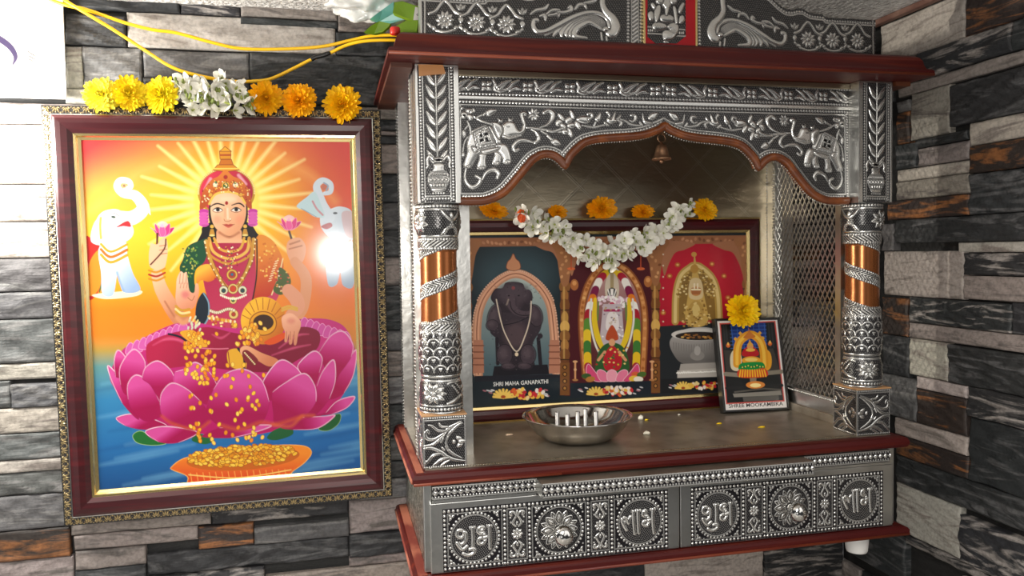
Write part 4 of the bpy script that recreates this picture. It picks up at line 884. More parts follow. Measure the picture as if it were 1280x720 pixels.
def crown_art():
    U, V = grid(760, 124); x = .0125+U*.585; z = .3265-V*.0903; xm = np.minimum(x, .61-x)
    X, Y = proj(xm, YC, z); a = Art(X, Y, BLACK); a.stipple(3.0, .62)
    et = np.array([proj(q, YC, crown_top(q)) for q in np.linspace(.013, .305, 90)])
    def off(d): return [(p[0], p[1]+d) for p in et]
    a.beads(off(4.5), 4, 1.5); a.rline(off(7.5), .7, gap=.4, smooth=False)
    a.rline([(531, -34), (531, 44)], .7, gap=.3)
    for k, (x0, y0) in enumerate(((556, 25), (595.5, 28), (633, 30.5))):
        a.flower(x0, y0, 11.5, 10, 2.4)
        a.rline([(x0-20, y0-8), (x0-12, y0-11), (x0-5, y0-20), (x0, y0-24), (x0+5, y0-20), (x0+12, y0-11), (x0+20, y0-7)], 1.5, 1.5)
        a.rline([(x0-21, y0+5), (x0-12, y0+12), (x0, y0+15), (x0+12, y0+12), (x0+20, y0+6)], 1.4, 1.4)
        for s in (-1, 1): a.leaf((x0+s*11, y0+11), (x0+s*17, y0+8), 2.0, vein=False)
        a.rpoly([(x0+20, y0-4), (x0+23, y0-1), (x0+20, y0+4), (x0+17, y0-1)], 1.6, 2)
        a.leaf((x0+20, y0-12), (x0+20, y0-21), 2.2); a.leaf((x0+20, y0-12), (x0+26, y0-19), 1.8); a.leaf((x0+20, y0-12), (x0+14, y0-19), 1.8)
    K = lambda pts: [(660+x/8.533, y/8.533) for x, y in pts]
    for k in range(6):                                        # peacock: swept tail feathers, body, neck
        t = k/5
        P = [(820-30*t, 300+15*t), (800-60*t, 235+45*t), (720-60*t, 190+50*t), (600-10*t, 165+95*t), (440+70*t, 215+100*t), (270+230*t, 315+68*t), (185+440*t, 375+30*t)]
        a.rline(K(P), [1.2, 1.9, 2.6, 3.0, 3.2, 2.8, 1.2], 2.0, gap=.9)
    a.rline(K([(870, 290), (840, 195), (740, 140), (620, 140), (470, 190), (320, 270), (200, 330), (110, 340), (60, 290), (62, 225), (95, 215)]), [2, 2.2, 2.4, 2.6, 3.0, 3.0, 2.8, 2.6, 2.6, 2.4, 2.6], 2.4, gap=1)
    a.rline(K([(800, -160), (800, -60), (795, 40), (830, 120), (905, 200), (935, 290), (900, 360), (850, 340)]), [3.4, 3.0, 3.0, 3.6, 4.6, 5.6, 5.2, 3], 3.4, gap=1.1)
    a.rell(*K([(828, 312)])[0], 3.6, 3.2, 3.4); a.rline(K([(780, 350), (790, 425)]), 1); a.rline(K([(835, 390), (840, 430)]), 1)
    for pts in ([(30, 150), (90, 110), (170, 95), (215, 50)], [(130, 170), (180, 165), (185, 215)], [(200, 150), (260, 110), (330, 115), (300, 150), (220, 165)], [(320, 130), (400, 130), (460, 105), (455, 70), (430, 85)], [(500, 100), (540, 55), (600, 50), (622, 90)], [(600, 30), (680, 20), (740, -20)], [(335, 150), (325, 175)]):
        a.rline(K(pts), [1, 2.0, 2.0, 1.0], 1.6)
    for x0 in (785.5, 801.5): a.beads([(x0, -30), (x0-.5, 55)], 4.2, 1.5)
    for x0 in (789.5, 798): a.rline([(x0, -30), (x0, 55)], .5, gap=.3)
    for y0 in range(-30, 52, 5): a.rline([(790.5, y0+4), (793.5, y0+1.5), (797, y0-1)], 1.2, gap=.4)
    zt = np.interp(x, [c[0] for c in cp_], [c[1] for c in cp_])
    return x, z, a, z < zt+.0004
cx_, cz_, ca, ck = crown_art()
ca.mesh('embossed_panel', np.stack([cx_, YC-ca.H*.00042, cz_], -1), M_EMB, CB, ROOT, 'Emb', ck)
# red niche with the little seated elephant-headed figure
PX0, PX1 = hit(1, YC-.003, 805, 40)[0], hit(1, YC-.003, 870, 40)[0]
pq = MB().box(PX0, YC-.003, .2362, PX1, YC, .326); NI = pq.build('niche_panel', mat('red_cloth_panel', lin((.70, .03, .10)), .5), CB, ROOT)
for q in (PX0, PX1): MB().box(q-.0012, YC-.0045, .2362, q+.0012, YC, .326).build('niche_edge', M_GOLD, NI, ROOT)
U, V = grid(110, 160); qx0, qx1 = hit(1, YC-.004, 809, 40)[0], hit(1, YC-.004, 857.5, 40)[0]
x = qx0+U*(qx1-qx0); z = .326-V*.088; X, Y = proj(x, YC-.004, z); a = Art(X, Y, BLACK); a.stipple(2.8, .55)
G = lambda pts: [(800+x/12, y/12) for x, y in pts]
for y0 in (400, 495, 420, 530): pass
a.rline(G([(110, 405), (220, 410)]), 1.0); a.rline(G([(110, 500), (340, 515)]), 1.0); a.rline(G([(590, 440), (670, 445)]), 1.0); a.rline(G([(560, 540), (690, 545)]), 1.0)
for x0 in (130, 160, 190, 230, 265): a.rell(*G([(x0, 455)])[0], .9, 1.8)
for x0 in (600, 630, 655): a.rell(*G([(x0, 492)])[0], .9, 1.8)
for pts, h, r in (([(185, 395), (215, 345), (290, 335), (385, 365), (410, 410), (330, 455), (225, 450)], 3.4, 5), ([(405, 400), (470, 350), (545, 345), (582, 400), (570, 500), (500, 580), (420, 615), (360, 600), (340, 500), (380, 455), (450, 450)], 3.8, 6),
                  ([(300, 270), (340, 220), (460, 225), (510, 270), (490, 325), (400, 335), (330, 320)], 3.4, 5), ([(230, 130), (270, 80), (310, 90), (305, 200), (270, 320), (235, 325), (215, 230)], 3.2, 3), ([(500, 95), (540, 110), (560, 200), (570, 340), (535, 350), (515, 230)], 3.2, 3),
                  ([(165, 60), (200, 40), (235, 90), (220, 140), (190, 120)], 2.6, 2.4), ([(590, 110), (640, 40), (670, 60), (620, 190), (580, 180)], 2.6, 2.4), ([(120, 210), (160, 170), (200, 190), (205, 290), (150, 305)], 3, 4), ([(600, 250), (650, 230), (672, 290), (640, 350), (590, 340)], 3, 4),
                  ([(330, 60), (370, -60), (430, -60), (470, 60), (440, 130), (420, 215), (385, 225), (375, 130)], 4, 4), ([(240, 20), (270, -60), (350, -50), (340, 40), (290, 60)], 3, 3.4), ([(460, 40), (450, -50), (530, -60), (560, 20), (510, 60)], 3, 3.4), ([(330, -80), (400, -170), (470, -80), (440, -50), (360, -50)], 3.4, 3), ([(350, 620), (400, 610), (440, 640), (400, 660)], 2.4, 3)):
    a.rpoly(G(pts), h, r, .9)
for k in range(5): a.line(G([(225+k*32, 375+k*6), (250+k*32, 430)]), .35, (.05, .05, .05), alpha=.6)
for k in range(6): a.line(G([(430+k*14, 470+k*8), (500+k*14, 420+k*22)]), .35, (.05, .05, .05), alpha=.6)
oct_ = (np.abs(X-833.4)+np.abs(Y-20)*0 < 24.2) & (Y < 54.5) & (Y-52 < (np.minimum(X-809, 857-X))*.8-6)
a.mesh('figure_plaque', np.stack([x, YC-.0034-a.H*.0005, z], -1), M_EMB, NI, ROOT, 'Emb', oct_)

# ------------------------------------------------------------------ the bell under the arch
bp_ = hit(1, .045, 827, 187)
BELL = thing('temple_bell', 'small dark brass bell on a wire ring hanging under the middle of the arch', 'bell', (bp_[0], bp_[1], bp_[2]))
b0 = (bp_[0], bp_[1], bp_[2]-.0125)
MB().lathe(b0, [(.0118, 0), (.0122, .001), (.0105, .0028), (.0088, .006), (.0080, .010), (.0072, .0145), (.005, .018), (.0022, .0195), (.0015, .0215), (.0008, .022)], 28).build('bell_body', M_DARKM, BELL, BELL)
m = MB(); m.tube([(b0[0], b0[1], b0[2]+.012), (b0[0], b0[1], b0[2]-.001)], .0009, 8); m.sphere((b0[0], b0[1], b0[2]-.0020), .0028); m.build('clapper', M_DARKM, BELL, BELL)
m = MB(); m.tube([(b0[0]+.005*math.sin(t), b0[1], b0[2]+.0265+.005*math.cos(t)) for t in np.linspace(.0, 2*PI, 24)], .0007, 6); m.tube([(b0[0], b0[1], b0[2]+.0312), (b0[0], b0[1]-.006, b0[2]+.0325), (b0[0], b0[1]-.0115, b0[2]+.0318)], .0007, 6); m.build('hanging_ring', M_DARKM, BELL, BELL)
# ------------------------------------------------------------------ framed pictures
class Frame:
    """a rectangle in space: s along the bottom, t up, d out of the picture"""
    def __init__(s, q3):
        TL, TR, BR, BL = [np.array(p) for p in q3]
        s.ux = (TR-TL+BR-BL); s.w = (np.linalg.norm(TR-TL)+np.linalg.norm(BR-BL))/2; s.ux /= np.linalg.norm(s.ux)
        uy = (TL-BL+TR-BR); s.h = (np.linalg.norm(TL-BL)+np.linalg.norm(TR-BR))/2; uy -= s.ux*(uy@s.ux); s.uy = uy/np.linalg.norm(uy)
        s.n = np.cross(s.ux, s.uy); s.O = (TL+TR+BR+BL)/4-s.ux*s.w/2-s.uy*s.h/2
    def P(s, a, b, d=0.): return s.O+s.ux*a+s.uy*b+s.n*d
    def PP(s, A, B, D): return s.O+s.ux*np.asarray(A)[..., None]+s.uy*np.asarray(B)[..., None]+s.n*np.asarray(D)[..., None]
    def mould(s, prof):
        """rings (inset, out) mitred round the rectangle"""
        m = MB(); m.rings([[s.P(i, i, d), s.P(s.w-i, i, d), s.P(s.w-i, s.h-i, d), s.P(i, s.h-i, d)] for i, d in prof], (False, False)); return m
    def slab(s, i, d0, d1):
        m = MB(); m.rings([[s.P(i, i, d), s.P(s.w-i, i, d), s.P(s.w-i, s.h-i, d), s.P(i, s.h-i, d)] for d in (d0, d1)]); return m
    def photo(s, i, nu, nv, d):
        """grid of the area inside inset i with the photograph's coordinates of every point"""
        U, V = grid(nu, nv); P3 = s.PP(i+U*(s.w-2*i), i+(1-V)*(s.h-2*i), np.full(U.shape, d))
        return U, V, P3
def lettering(text, fr, a, b, width, d, m, parent, root, hscale=1.):
    cu = bpy.data.curves.new('lettering', 'FONT'); cu.body = text; cu.size = 1; cu.offset = .012; cu.resolution_u = 2; cu.extrude = .02
    t = bpy.data.objects.new('lettering', cu); COL.objects.link(t); bpy.context.view_layer.update()
    me = bpy.data.meshes.new_from_object(t.evaluated_get(bpy.context.evaluated_depsgraph_get())); bpy.data.objects.remove(t)
    v = np.zeros(len(me.vertices)*3, np.float32); me.vertices.foreach_get('co', v); v = v.reshape(-1, 3)
    k = width/(v[:, 0].max()-v[:, 0].min()); off = np.array(root.matrix_world.translation)
    P = fr.PP(a+(v[:, 0]-v[:, 0].min())*k, b+v[:, 1]*k*hscale, d+(v[:, 2]+.02)*k*.1)-off
    me.vertices.foreach_set('co', P.astype(np.float32).ravel()); me.name = 'lettering'
    return link('lettering', me, m, parent)

def gradY(a, stops):
    ys = np.array([q[0] for q in stops]); cs = np.array([lin(np.array(q[1])/255) for q in stops])
    return np.stack([np.interp(a.Y, ys, cs[:, k]) for k in range(3)], -1)

# ---- the large picture on the wall
TILT = .012
def fr_plane(y, tilt):
    n = np.array([0, -math.cos(tilt), -math.sin(tilt)]); return np.array([0, y, -.07]), n
p_, n_ = fr_plane(.234, TILT)
LF = Frame([hit_plane(p_, n_, *q) for q in ((55.5, 130.5), (476, 140.5), (489.5, 617), (80, 658))])
LROOT = thing('framed_picture', 'large maroon framed print of a goddess on a pink lotus, hung on the wall', 'picture', tuple(LF.P(LF.w/2, 0)))
LF.slab(.003, -.014, -.002).build('backing_board', M_WOODD, LROOT, LROOT)
# carved gilt border: a row of palmettes with relief all the way round
def border(fr, root, wd, step):
    for side, name in enumerate(('bottom', 'right', 'top', 'left')):
        L = fr.w if side % 2 == 0 else fr.h
        n = int(L/.0007); U, V = grid(n, 22); X = U*L*1000; Yy = (1-V)*wd*1000; a = Art(X, Yy, BLACK)      # Y=0 outer edge
        W = wd*1000; k = int(round(L*1000/step)); st = L*1000/k; G = np.array([.52, .39, .19])
        for i in range(k):
            x = (i+.5)*st
            a.leaf((x, W*.25), (x, W*.86), st*.085, 1.8, vein=False, c=G)
            for sg in (-1, 1):
                a.leaf((x+sg*1.0, W*.2), (x+sg*st*.33, W*.82), st*.07, 1.6, gap=.5, vein=False, c=G)
                a.leaf((x+sg*1.2, W*.12), (x+sg*st*.42, W*.40), st*.055, 1.3, gap=.5, vein=False, c=G)
            a.rell(x+st*.5, W*.8, .9, .9, 1.2, gap=.3, c=G); a.rell(x+st*.5, W*.15, .9, .7, 1.0, gap=.3, c=G)
        bev = np.maximum(0, np.minimum(1, np.minimum(X, L*1000-X)-Yy+.4))
        D = a.H*.0008+.006+V*0+.004*(1-np.clip(1-Yy/W, 0, 1))
        if side == 0: P3 = fr.PP(X/1000, Yy/1000, D)
        elif side == 1: P3 = fr.PP(fr.w-Yy/1000, X/1000, D)
        elif side == 2: P3 = fr.PP(fr.w-X/1000, fr.h-Yy/1000, D)
        else: P3 = fr.PP(Yy/1000, fr.h-X/1000, D)
        a.mesh('gilt_border', P3, M_GILT, root, root, 'Emb', (np.minimum(X, L*1000-X) >= Yy-1.0))
border(LF, LROOT, .0118, 11.5)
LF.mould([(.0, -.002), (0, .0062), (.004, .007), (.0116, .0066)]).build('border_ground', M_BLACK, LROOT, LROOT)
LF.mould([(.0112, .006), (.0112, .0102), (.0122, .0108), (.0126, .0102)]).build('silver_line', M_SIL, LROOT, LROOT)
LF.mould([(.0122, .006), (.0124, .0104), (.016, .0120), (.022, .0126), (.029, .0112), (.0345, .0075), (.0352, .003)]).build('wood_moulding', M_MAR, LROOT, LROOT)
LF.mould([(.0345, .002), (.0346, .0068), (.0375, .0064), (.0390, .0040), (.0425, .0026), (.0428, -.001)]).build('gilt_slip', M_GOLD, LROOT, LROOT)
HP = homog([(104, 171), (444, 175.5), (456.5, 588), (124, 615)])
def lakshmi():
    U, V, P3 = LF.photo(.0422, 540, 680, .0012); X, Y = hmap(HP, U, V); a = Art(X, Y)
    Z1 = lambda p: [(60+x/2.667, 130+y/2.667) for x, y in p]
    Z2 = lambda p: [(270+x/2.665, 130+y/2.665) for x, y in p]
    Z3 = lambda p: [(60+x/2.667, 390+y/2.667) for x, y in p]
    Z4 = lambda p: [(270+x/2.665, 390+y/2.665) for x, y in p]
    Z5 = lambda p: [(170+x/4.5, 170+y/4.5) for x, y in p]
    Z6 = lambda p: [(180+x/4.5, 320+y/4.5) for x, y in p]
    L_ = gradY(a, [(165, (226, 84, 72)), (190, (236, 110, 70)), (230, (242, 160, 66)), (290, (250, 190, 50)), (340, (250, 170, 34)), (385, (245, 128, 22)), (418, (238, 130, 30)), (438, (180, 150, 70)), (458, (96, 150, 150)), (500, (50, 130, 180)), (560, (34, 108, 170)), (620, (16, 70, 130))])
    Rr = gradY(a, [(165, (205, 40, 44)), (260, (214, 58, 40)), (330, (222, 92, 44)), (390, (222, 120, 52)), (425, (200, 130, 60)), (445, (140, 140, 110)), (465, (70, 130, 170)), (520, (36, 110, 175)), (620, (14, 70, 135))])
    t = np.clip((X-200)/210, 0, 1)[..., None]; a.C = L_*(1-t)+Rr*t
    top = np.clip((1.0-np.hypot((X-288)/190, (Y-285)/112))*3+.9, 0, 1); top = np.where(Y > 285, 1, top)[..., None]
    a.C = a.C*top+lin(np.array((206, 44, 50))/255)*(1-top)
    g = np.exp(-(np.hypot((X-288)/1.05, Y-258)/92)**2*1.15)[..., None]; a.C = a.C*(1-g)+lin(np.array((255, 206, 14))/255)*g
    for P in ([(112, 262), (150, 238), (175, 214), (210, 200), (238, 186)], [(345, 188), (372, 205), (400, 222), (425, 250)]): a.line(P, 5, (.98, .72, .38), soft=12, alpha=.35)
    for k in range(32):
        th = 2*PI*(k+.5)/32
        if 0.9 < (th % (2*PI)) < 2.25: continue
        c, s_ = math.cos(th), math.sin(th); L = 112 if k % 2 else 96
        a.line([(288+44*c, 250+44*s_), (288+L*c, 250+L*s_)], [3.0, .8], (1, .96, .62), smooth=False, soft=4.5, alpha=.72)
    a.ell(288, 252, 46, 50, (1, .92, .45), soft=30, alpha=.8)
    # water
    for k in range(34):
        y = 470+k*4.3; x0 = 110+random.random()*120 if k % 2 else 330+random.random()*90
        a.line([(x0, y+6), (x0+45, y-2), (x0+100, y-12)], [.3, 2.4, .3], (.50, .76, .90) if k % 3 else (.05, .26, .50), soft=7, alpha=.36)
    # left elephant
    a.poly(Z1([(126, 450), (150, 440), (176, 458), (186, 560), (172, 622), (134, 638)]), '#c4241f', True); a.poly(Z1([(140, 530), (178, 480), (186, 560), (172, 616), (140, 630)]), '#d98a24', True)
    a.line(Z1([(180, 470), (188, 560), (176, 622)]), .9, '#2c6a36')
    a.poly(Z1([(150, 632), (230, 622), (316, 618), (300, 636), (200, 646)]), '#efe3c0', True)
    a.poly(Z1([(178, 468), (262, 452), (272, 500), (290, 560), (314, 616), (256, 622), (238, 562), (222, 632), (186, 628), (182, 560)]), ('#e8ecf0', '#94aed4', (128, 325), (165, 362)), True)
    a.line(Z1([(236, 556), (246, 590), (258, 618)]), 1.2, '#8aa7cc', soft=2)
    a.poly(Z1([(156, 440), (166, 382), (192, 350), (240, 344), (268, 372), (292, 408), (284, 440), (238, 466), (196, 474)]), ('#f0efec', '#b9c4dc', (132, 268), (162, 300)), True)
    a.poly(Z1([(150, 452), (160, 390), (190, 372), (214, 420), (206, 462)]), '#f7f3ee', True, edge='#c9c2c8', ew=.4); a.poly(Z1([(178, 440), (206, 425), (226, 450), (205, 470)]), '#c9b6dc', True)
    a.line(Z1([(245, 372), (290, 372), (326, 340), (300, 298), (258, 290), (238, 266), (250, 246), (278, 250), (284, 268), (266, 274)]), [9, 9, 8, 6.4, 5, 4.4, 4, 3.6, 3.2, 2.6], '#eeebe4'); a.line(Z1([(300, 385), (340, 352), (322, 312), (290, 284)]), .5, '#c9c0b0'); a.ell(*Z1([(262, 264)])[0], 3.2, 3, '#c9a878'); a.ell(*Z1([(262, 264)])[0], 1.6, 1.5, '#8f6a48')
    a.line(Z1([(268, 380), (330, 330), (350, 362)]), [2.2, 2.6, .4], '#ffffff'); a.poly(Z1([(234, 404), (272, 382), (284, 402), (258, 400)]), '#b62a30', True); a.ell(*Z1([(225, 369)])[0], 3.0, 1.5, '#30443c', 10); a.line(Z1([(208, 362), (228, 356), (244, 366)]), .6, '#8f8a90')
    for k, (y, w) in enumerate(((476, 1.6), (494, 1.8), (512, 1.8))): a.line(Z1([(182, y-16), (215, y+10), (270, y-14)]), w, '#d49a24' if k != 1 else '#b86a1c'); 
    a.line(Z1([(182, 372), (180, 400), (182, 440)]), 1.6, '#d8ae4a')
    # right elephant
    a.poly(Z2([(388, 470), (470, 452), (476, 600), (440, 604), (430, 560), (418, 600), (388, 596)]), ('#b8c4d0', '#8ea3bc', (415, 310), (445, 350)), True)
    a.poly(Z2([(366, 362), (398, 346), (434, 338), (472, 360), (476, 446), (424, 456), (392, 440), (366, 406)]), ('#d3dde6', '#9fb2c8', (415, 262), (445, 300)), True); a.poly(Z2([(436, 360), (474, 362), (476, 440), (448, 430)]), '#c98a86', True, alpha=.55)
    a.line(Z2([(392, 372), (372, 336), (360, 300), (352, 268), (372, 250), (398, 262), (398, 288), (378, 294)]), [8, 6.5, 5.4, 4.4, 3.8, 3.4, 3, 2.4], '#ccd8e4'); a.ell(*Z2([(377, 272)])[0], 4, 4, '#c06a54'); a.line(Z2([(376, 258), (390, 268), (384, 284)]), 1, '#8fa0b4')
    a.poly(Z2([(284, 336), (318, 306), (346, 288), (366, 330), (378, 372), (346, 372), (314, 352)]), '#b9d3da', True); a.line(Z2([(338, 320), (352, 345), (372, 366)]), 1.2, '#c58a94'); a.line(Z2([(300, 344), (350, 372)]), .5, '#7fa0b0')
    a.poly(Z2([(366, 404), (396, 392), (404, 404), (384, 414)]), '#a33a44', True); a.ell(*Z2([(414, 360)])[0], 2.8, 1.4, '#3a3f4a'); 
    for y in (470, 486, 502): a.line(Z2([(394, y-14), (420, y+4), (464, y-18)]), 1.3, '#b8604a')
    # lotus buds held in the upper hands
    for fx, fy, k in ((206.5, 286, 1.0), (367, 279, .92)):
        for dx, w, c in ((-15, 4, '#c2186a'), (15, 4, '#c2186a'), (-9, 5, '#d8367f'), (9, 5, '#d8367f'), (0, 6, '#e65a98')):
            a.poly([(fx-2+dx*.2, fy+7*k), (fx+dx*.6-w*.7, fy-1), (fx+dx*1.0, fy-(9 if abs(dx) < 12 else 4)*k), (fx+dx*.6+w*.7, fy+2), (fx+2+dx*.2, fy+7*k)], c, True, edge='#f0a0c0', ew=.25)
        a.poly([(fx-7, fy-8), (fx, fy-12), (fx+7, fy-8), (fx, fy-4)], '#f2c6d6', True, alpha=.7)
    # upper arms
    sk = ('#efb48c', '#c9825c')
    a.line([(367, 288), (371, 300), (376, 312)], 1.4, '#4a3030'); a.poly([(366, 300), (380, 296), (388, 308), (384, 326), (372, 330), (364, 314)], '#e0a07c', True); a.line([(368, 304), (380, 300)], 1.2, '#b87858'); a.line([(367, 310), (383, 306)], 1, '#b87858')
    a.line([(374, 326), (388, 348), (384, 384), (372, 400)], [6, 7, 7, 6], '#d8946c')
    a.line(Z6([(85, 95), (110, 180), (165, 280), (215, 350), (250, 375)]), [7, 8.5, 9.5, 10, 8], ('#f0b890', '#c87e58', (196, 350), (225, 395))); a.line(Z6([(130, 250), (190, 345), (235, 385)]), 1.0, '#b06a48', soft=2)
    a.line([(200, 290), (199, 305), (194, 318), (191, 331)], [1.6, 1.2, 1.2, .9], '#5a2c20')
    a.poly(Z1([(350, 540), (344, 500), (348, 470), (352, 458), (372, 462), (385, 445), (402, 440), (408, 470), (405, 510), (392, 545)]), '#eebb95', True); 
    for y in (468, 482, 496): a.line(Z1([(380, y), (405, y-4)]), .5, '#b5704e')
    a.line(Z1([(402, 445), (395, 480), (350, 530)]), 1.0, '#5a2a20')
    for y in (552, 566, 580): a.line(Z1([(344, y-2), (370, y+4), (398, y-8)]), 1.3, '#c8861c' if y != 566 else '#a52c1c')
    # hair, crown, face
    a.poly(Z5([(395, 500), (470, 470), (480, 560), (430, 600), (380, 590), (350, 610), (385, 540)]), '#151014', True); a.poly(Z5([(610, 470), (670, 490), (705, 540), (745, 580), (690, 590), (640, 580), (605, 560)]), '#151014', True)
    a.ell(*Z5([(530, 305)])[0], 36.5, 31, '#b8862a'); a.ell(*Z5([(530, 305)])[0], 33.5, 28.5, ('#d8324e', '#a01834', (262, 215), (320, 250))); a.line(Z5([(440, 230), (410, 290)]), 2, '#f0b0c0', soft=2, alpha=.7); a.line(Z5([(600, 210), (640, 260)]), 2, '#f0b0c0', soft=2, alpha=.7)
    for k in range(46):
        th = PI*.98+k*(PI*1.04)/45; a.ell(287.8+35.6*math.cos(th), 237.8+30*math.sin(th), 1.0, 1.0, '#f0d890')
    for pts, c in (([(455, 180), (480, 150), (570, 150), (605, 180), (530, 190)], '#d88a1c'), ([(490, 150), (500, 120), (560, 120), (570, 150)], '#c8701c'), ([(495, 118), (492, 72), (558, 72), (556, 118)], '#d89020'), ([(492, 74), (524, 46), (560, 74)], '#e8a428')):
        a.poly(Z5(pts), c, False, edge='#8a3a14', ew=.4)
    a.line(Z5([(460, 172), (600, 172)]), .8, '#f4d060', smooth=False); a.line(Z5([(498, 95), (556, 95)]), 1.0, '#a83c18', smooth=False)
    a.ell(*Z5([(540, 425)])[0], 25, 33, '#17110f')
    a.poly(Z5([(440, 370), (450, 320), (540, 300), (625, 320), (640, 370), (640, 440), (620, 500), (585, 540), (545, 556), (505, 540), (462, 500), (442, 440)]), ('#f4c39c', '#dc9468', (272, 255), (312, 290)), True)
    a.ell(*Z5([(475, 460)])[0], 5, 5, '#e88a6c', soft=5, alpha=.45); a.ell(*Z5([(605, 460)])[0], 5, 5, '#e88a6c', soft=5, alpha=.45); a.ell(*Z5([(540, 345)])[0], 10, 4, '#fbd8b4', soft=5, alpha=.6)
    for pts in ([(438, 390), (452, 378), (480, 370), (517, 380)], [(560, 380), (597, 369), (618, 376), (630, 388)]): a.line(Z5(pts), [.5, 1.0, .8], '#1c1210')
    for ex in (481, 586):
        a.poly(Z5([(ex-27, 408), (ex-4, 396), (ex+25, 407), (ex, 416)]), '#efe6dc', True); a.ell(*Z5([(ex, 405)])[0], 2.5, 2.3, '#1a1110'); a.line(Z5([(ex-31, 409), (ex-14, 397), (ex+6, 394), (ex+29, 408)]), [.4, .8, .4], '#140c0a'); a.line(Z5([(ex-28, 414), (ex, 421), (ex+26, 412)]), .3, '#7a4030')
    a.line(Z5([(516, 458), (520, 468), (535, 472), (550, 468), (556, 458)]), .4, '#b06a48'); a.line(Z5([(522, 400), (521, 445)]), .5, '#d89a74', soft=2); a.line(Z5([(536, 400), (538, 455)]), 1.2, '#fbdcbc', soft=2, alpha=.7); a.ell(*Z5([(552, 458)])[0], .8, .8, '#f8f0d0')
    a.poly(Z5([(512, 490), (530, 486), (540, 489), (551, 486), (570, 490), (540, 499)]), '#b8443a', True); a.poly(Z5([(516, 494), (540, 498), (566, 494), (541, 508)]), '#d0604e', True); a.line(Z5([(508, 489), (525, 494), (540, 496), (556, 494), (575, 488)]), .3, '#7a1a18')
    a.ell(*Z5([(531, 367)])[0], 2.0, 2.4, '#9a1414')
    a.poly(Z5([(378, 405), (392, 310), (440, 240), (485, 215), (525, 180), (568, 215), (620, 240), (664, 310), (674, 405), (640, 375), (604, 322), (530, 306), (462, 322), (428, 372)]), ('#d8782c', '#b04a1e', (287, 215), (287, 250)), True); a.line(Z5([(432, 372), (465, 320), (530, 304), (600, 320), (636, 368)]), 1.4, '#e8bc50')
    for (x, y, r, c) in ((526, 266, 5, '#e0b048'), (526, 268, 3.4, '#1c6a34'), (468, 262, 3.4, '#e8e0c0'), (470, 250, 1.6, '#2c7a4a'), (582, 264, 3.4, '#e8e0c0'), (580, 252, 1.6, '#2c7a4a'), (526, 220, 2.4, '#a82020'), (440, 320, 2.6, '#d8a040'), (612, 320, 2.6, '#d8a040')): a.ell(*Z5([(x, y)])[0], r, r, c, edge='#8a3a14', ew=.25)
    for k in range(150):
        x = random.uniform(390, 665); y = random.uniform(240, 360)
        if 304+((x-530)/110)**2*55 > y > 205+abs(x-530)*.55: a.ell(*Z5([(x, y)])[0], .8, .8, random.choice(['#f0d070', '#8a2a18', '#e8a030', '#fff0c0']))
    for x, s_ in ((405, -1), (676, 1)):
        for y in (415, 432, 450, 468, 486): a.ell(*Z5([(x+s_*4, y)])[0], 6.2, 3.4, '#c0389a' if y % 2 else '#d458ac'); a.line(Z5([(x-18, y+6), (x+18, y+6)]), .35, '#8a1a6a', smooth=False)
        xx = 447 if s_ < 0 else 636; a.ell(*Z5([(xx, 500)])[0], 2.4, 2.2, '#e0b048'); a.poly(Z5([(xx-16, 545), (xx-8, 515), (xx+8, 515), (xx+16, 545)]), '#c08a30'); a.ell(*Z5([(xx, 550)])[0], 3.6, 1.3, '#e8d080')
    a.poly(Z5([(478, 520), (545, 560), (610, 520), (618, 580), (640, 610), (545, 640), (440, 610), (470, 580)]), ('#dc9a70', '#f0b890', (290, 286), (290, 305)), True); a.line(Z5([(490, 535), (545, 562), (600, 535)]), 1, '#a86040', soft=3)
    # body
    a.poly([(256, 304), (276, 302), (310, 302), (330, 300), (352, 316), (360, 345), (352, 372), (338, 394), (346, 418), (300, 428), (252, 418), (266, 392), (258, 350)], ('#a82044', '#c23a5c', (262, 330), (320, 380)), True)
    a.poly(Z6([(215, 60), (235, 10), (260, -60), (330, -95), (390, -100), (360, 20), (310, 70), (300, 140), (320, 210), (310, 250), (270, 230), (235, 120)]), '#12482c', True)
    for k in range(46):
        x, y = random.uniform(235, 320), random.uniform(-60, 110); a.ell(*Z6([(x, y)])[0], 1.5, .8, random.choice(['#8aa83a', '#3a7a3a', '#b8b050']), random.uniform(0, 180))
    a.poly(Z6([(320, 240), (350, 200), (375, 230), (388, 290), (365, 370), (335, 395), (308, 380), (305, 300)]), '#14202c', True); a.line(Z6([(352, 205), (380, 260), (378, 340), (350, 392)]), .9, '#7a9ab0')
    a.poly(Z6([(310, 95), (335, 50), (385, 40), (440, 70), (420, 120), (380, 140), (340, 130), (315, 150)]), ('#f0b23c', '#d0661c', (260, 335), (268, 350)), True)
    a.poly(Z6([(655, -110), (740, -100), (800, 0), (806, 80), (770, 150), (735, 215), (640, 245), (650, 120)]), ('#e08a30', '#b8321e', (330, 310), (345, 370)), True); a.line(Z6([(657, -100), (655, 100), (630, 250)]), .9, '#26140f'); a.line(Z6([(805, 10), (780, 110), (740, 215)]), .7, '#f0d8a0')
    for k in range(40): x, y = random.uniform(670, 780), random.uniform(-80, 120); a.ell(*Z6([(x, y)])[0], 1.2, 1.2, random.choice(['#e8b048', '#c86a24', '#f0c870']))
    for k in range(9): a.line(Z6([(778-k*5, 20+k*14), (762-k*5, 26+k*14)]), .5, '#f4e4b4', smooth=False)
    a.poly(Z6([(785, 60), (830, 90), (850, 150), (800, 215), (750, 190), (775, 120)]), '#4a5a2c', True); 
    for k in range(26): x, y = random.uniform(765, 840), random.uniform(80, 205); a.ell(*Z6([(x, y)])[0], 1.2, .9, random.choice(['#c84a3a', '#e0b060', '#f0e0c0', '#a02a2c']))
    a.line(Z6([(835, 190), (880, 240), (890, 290), (850, 330)]), [8, 9, 8, 7], '#dc9878')
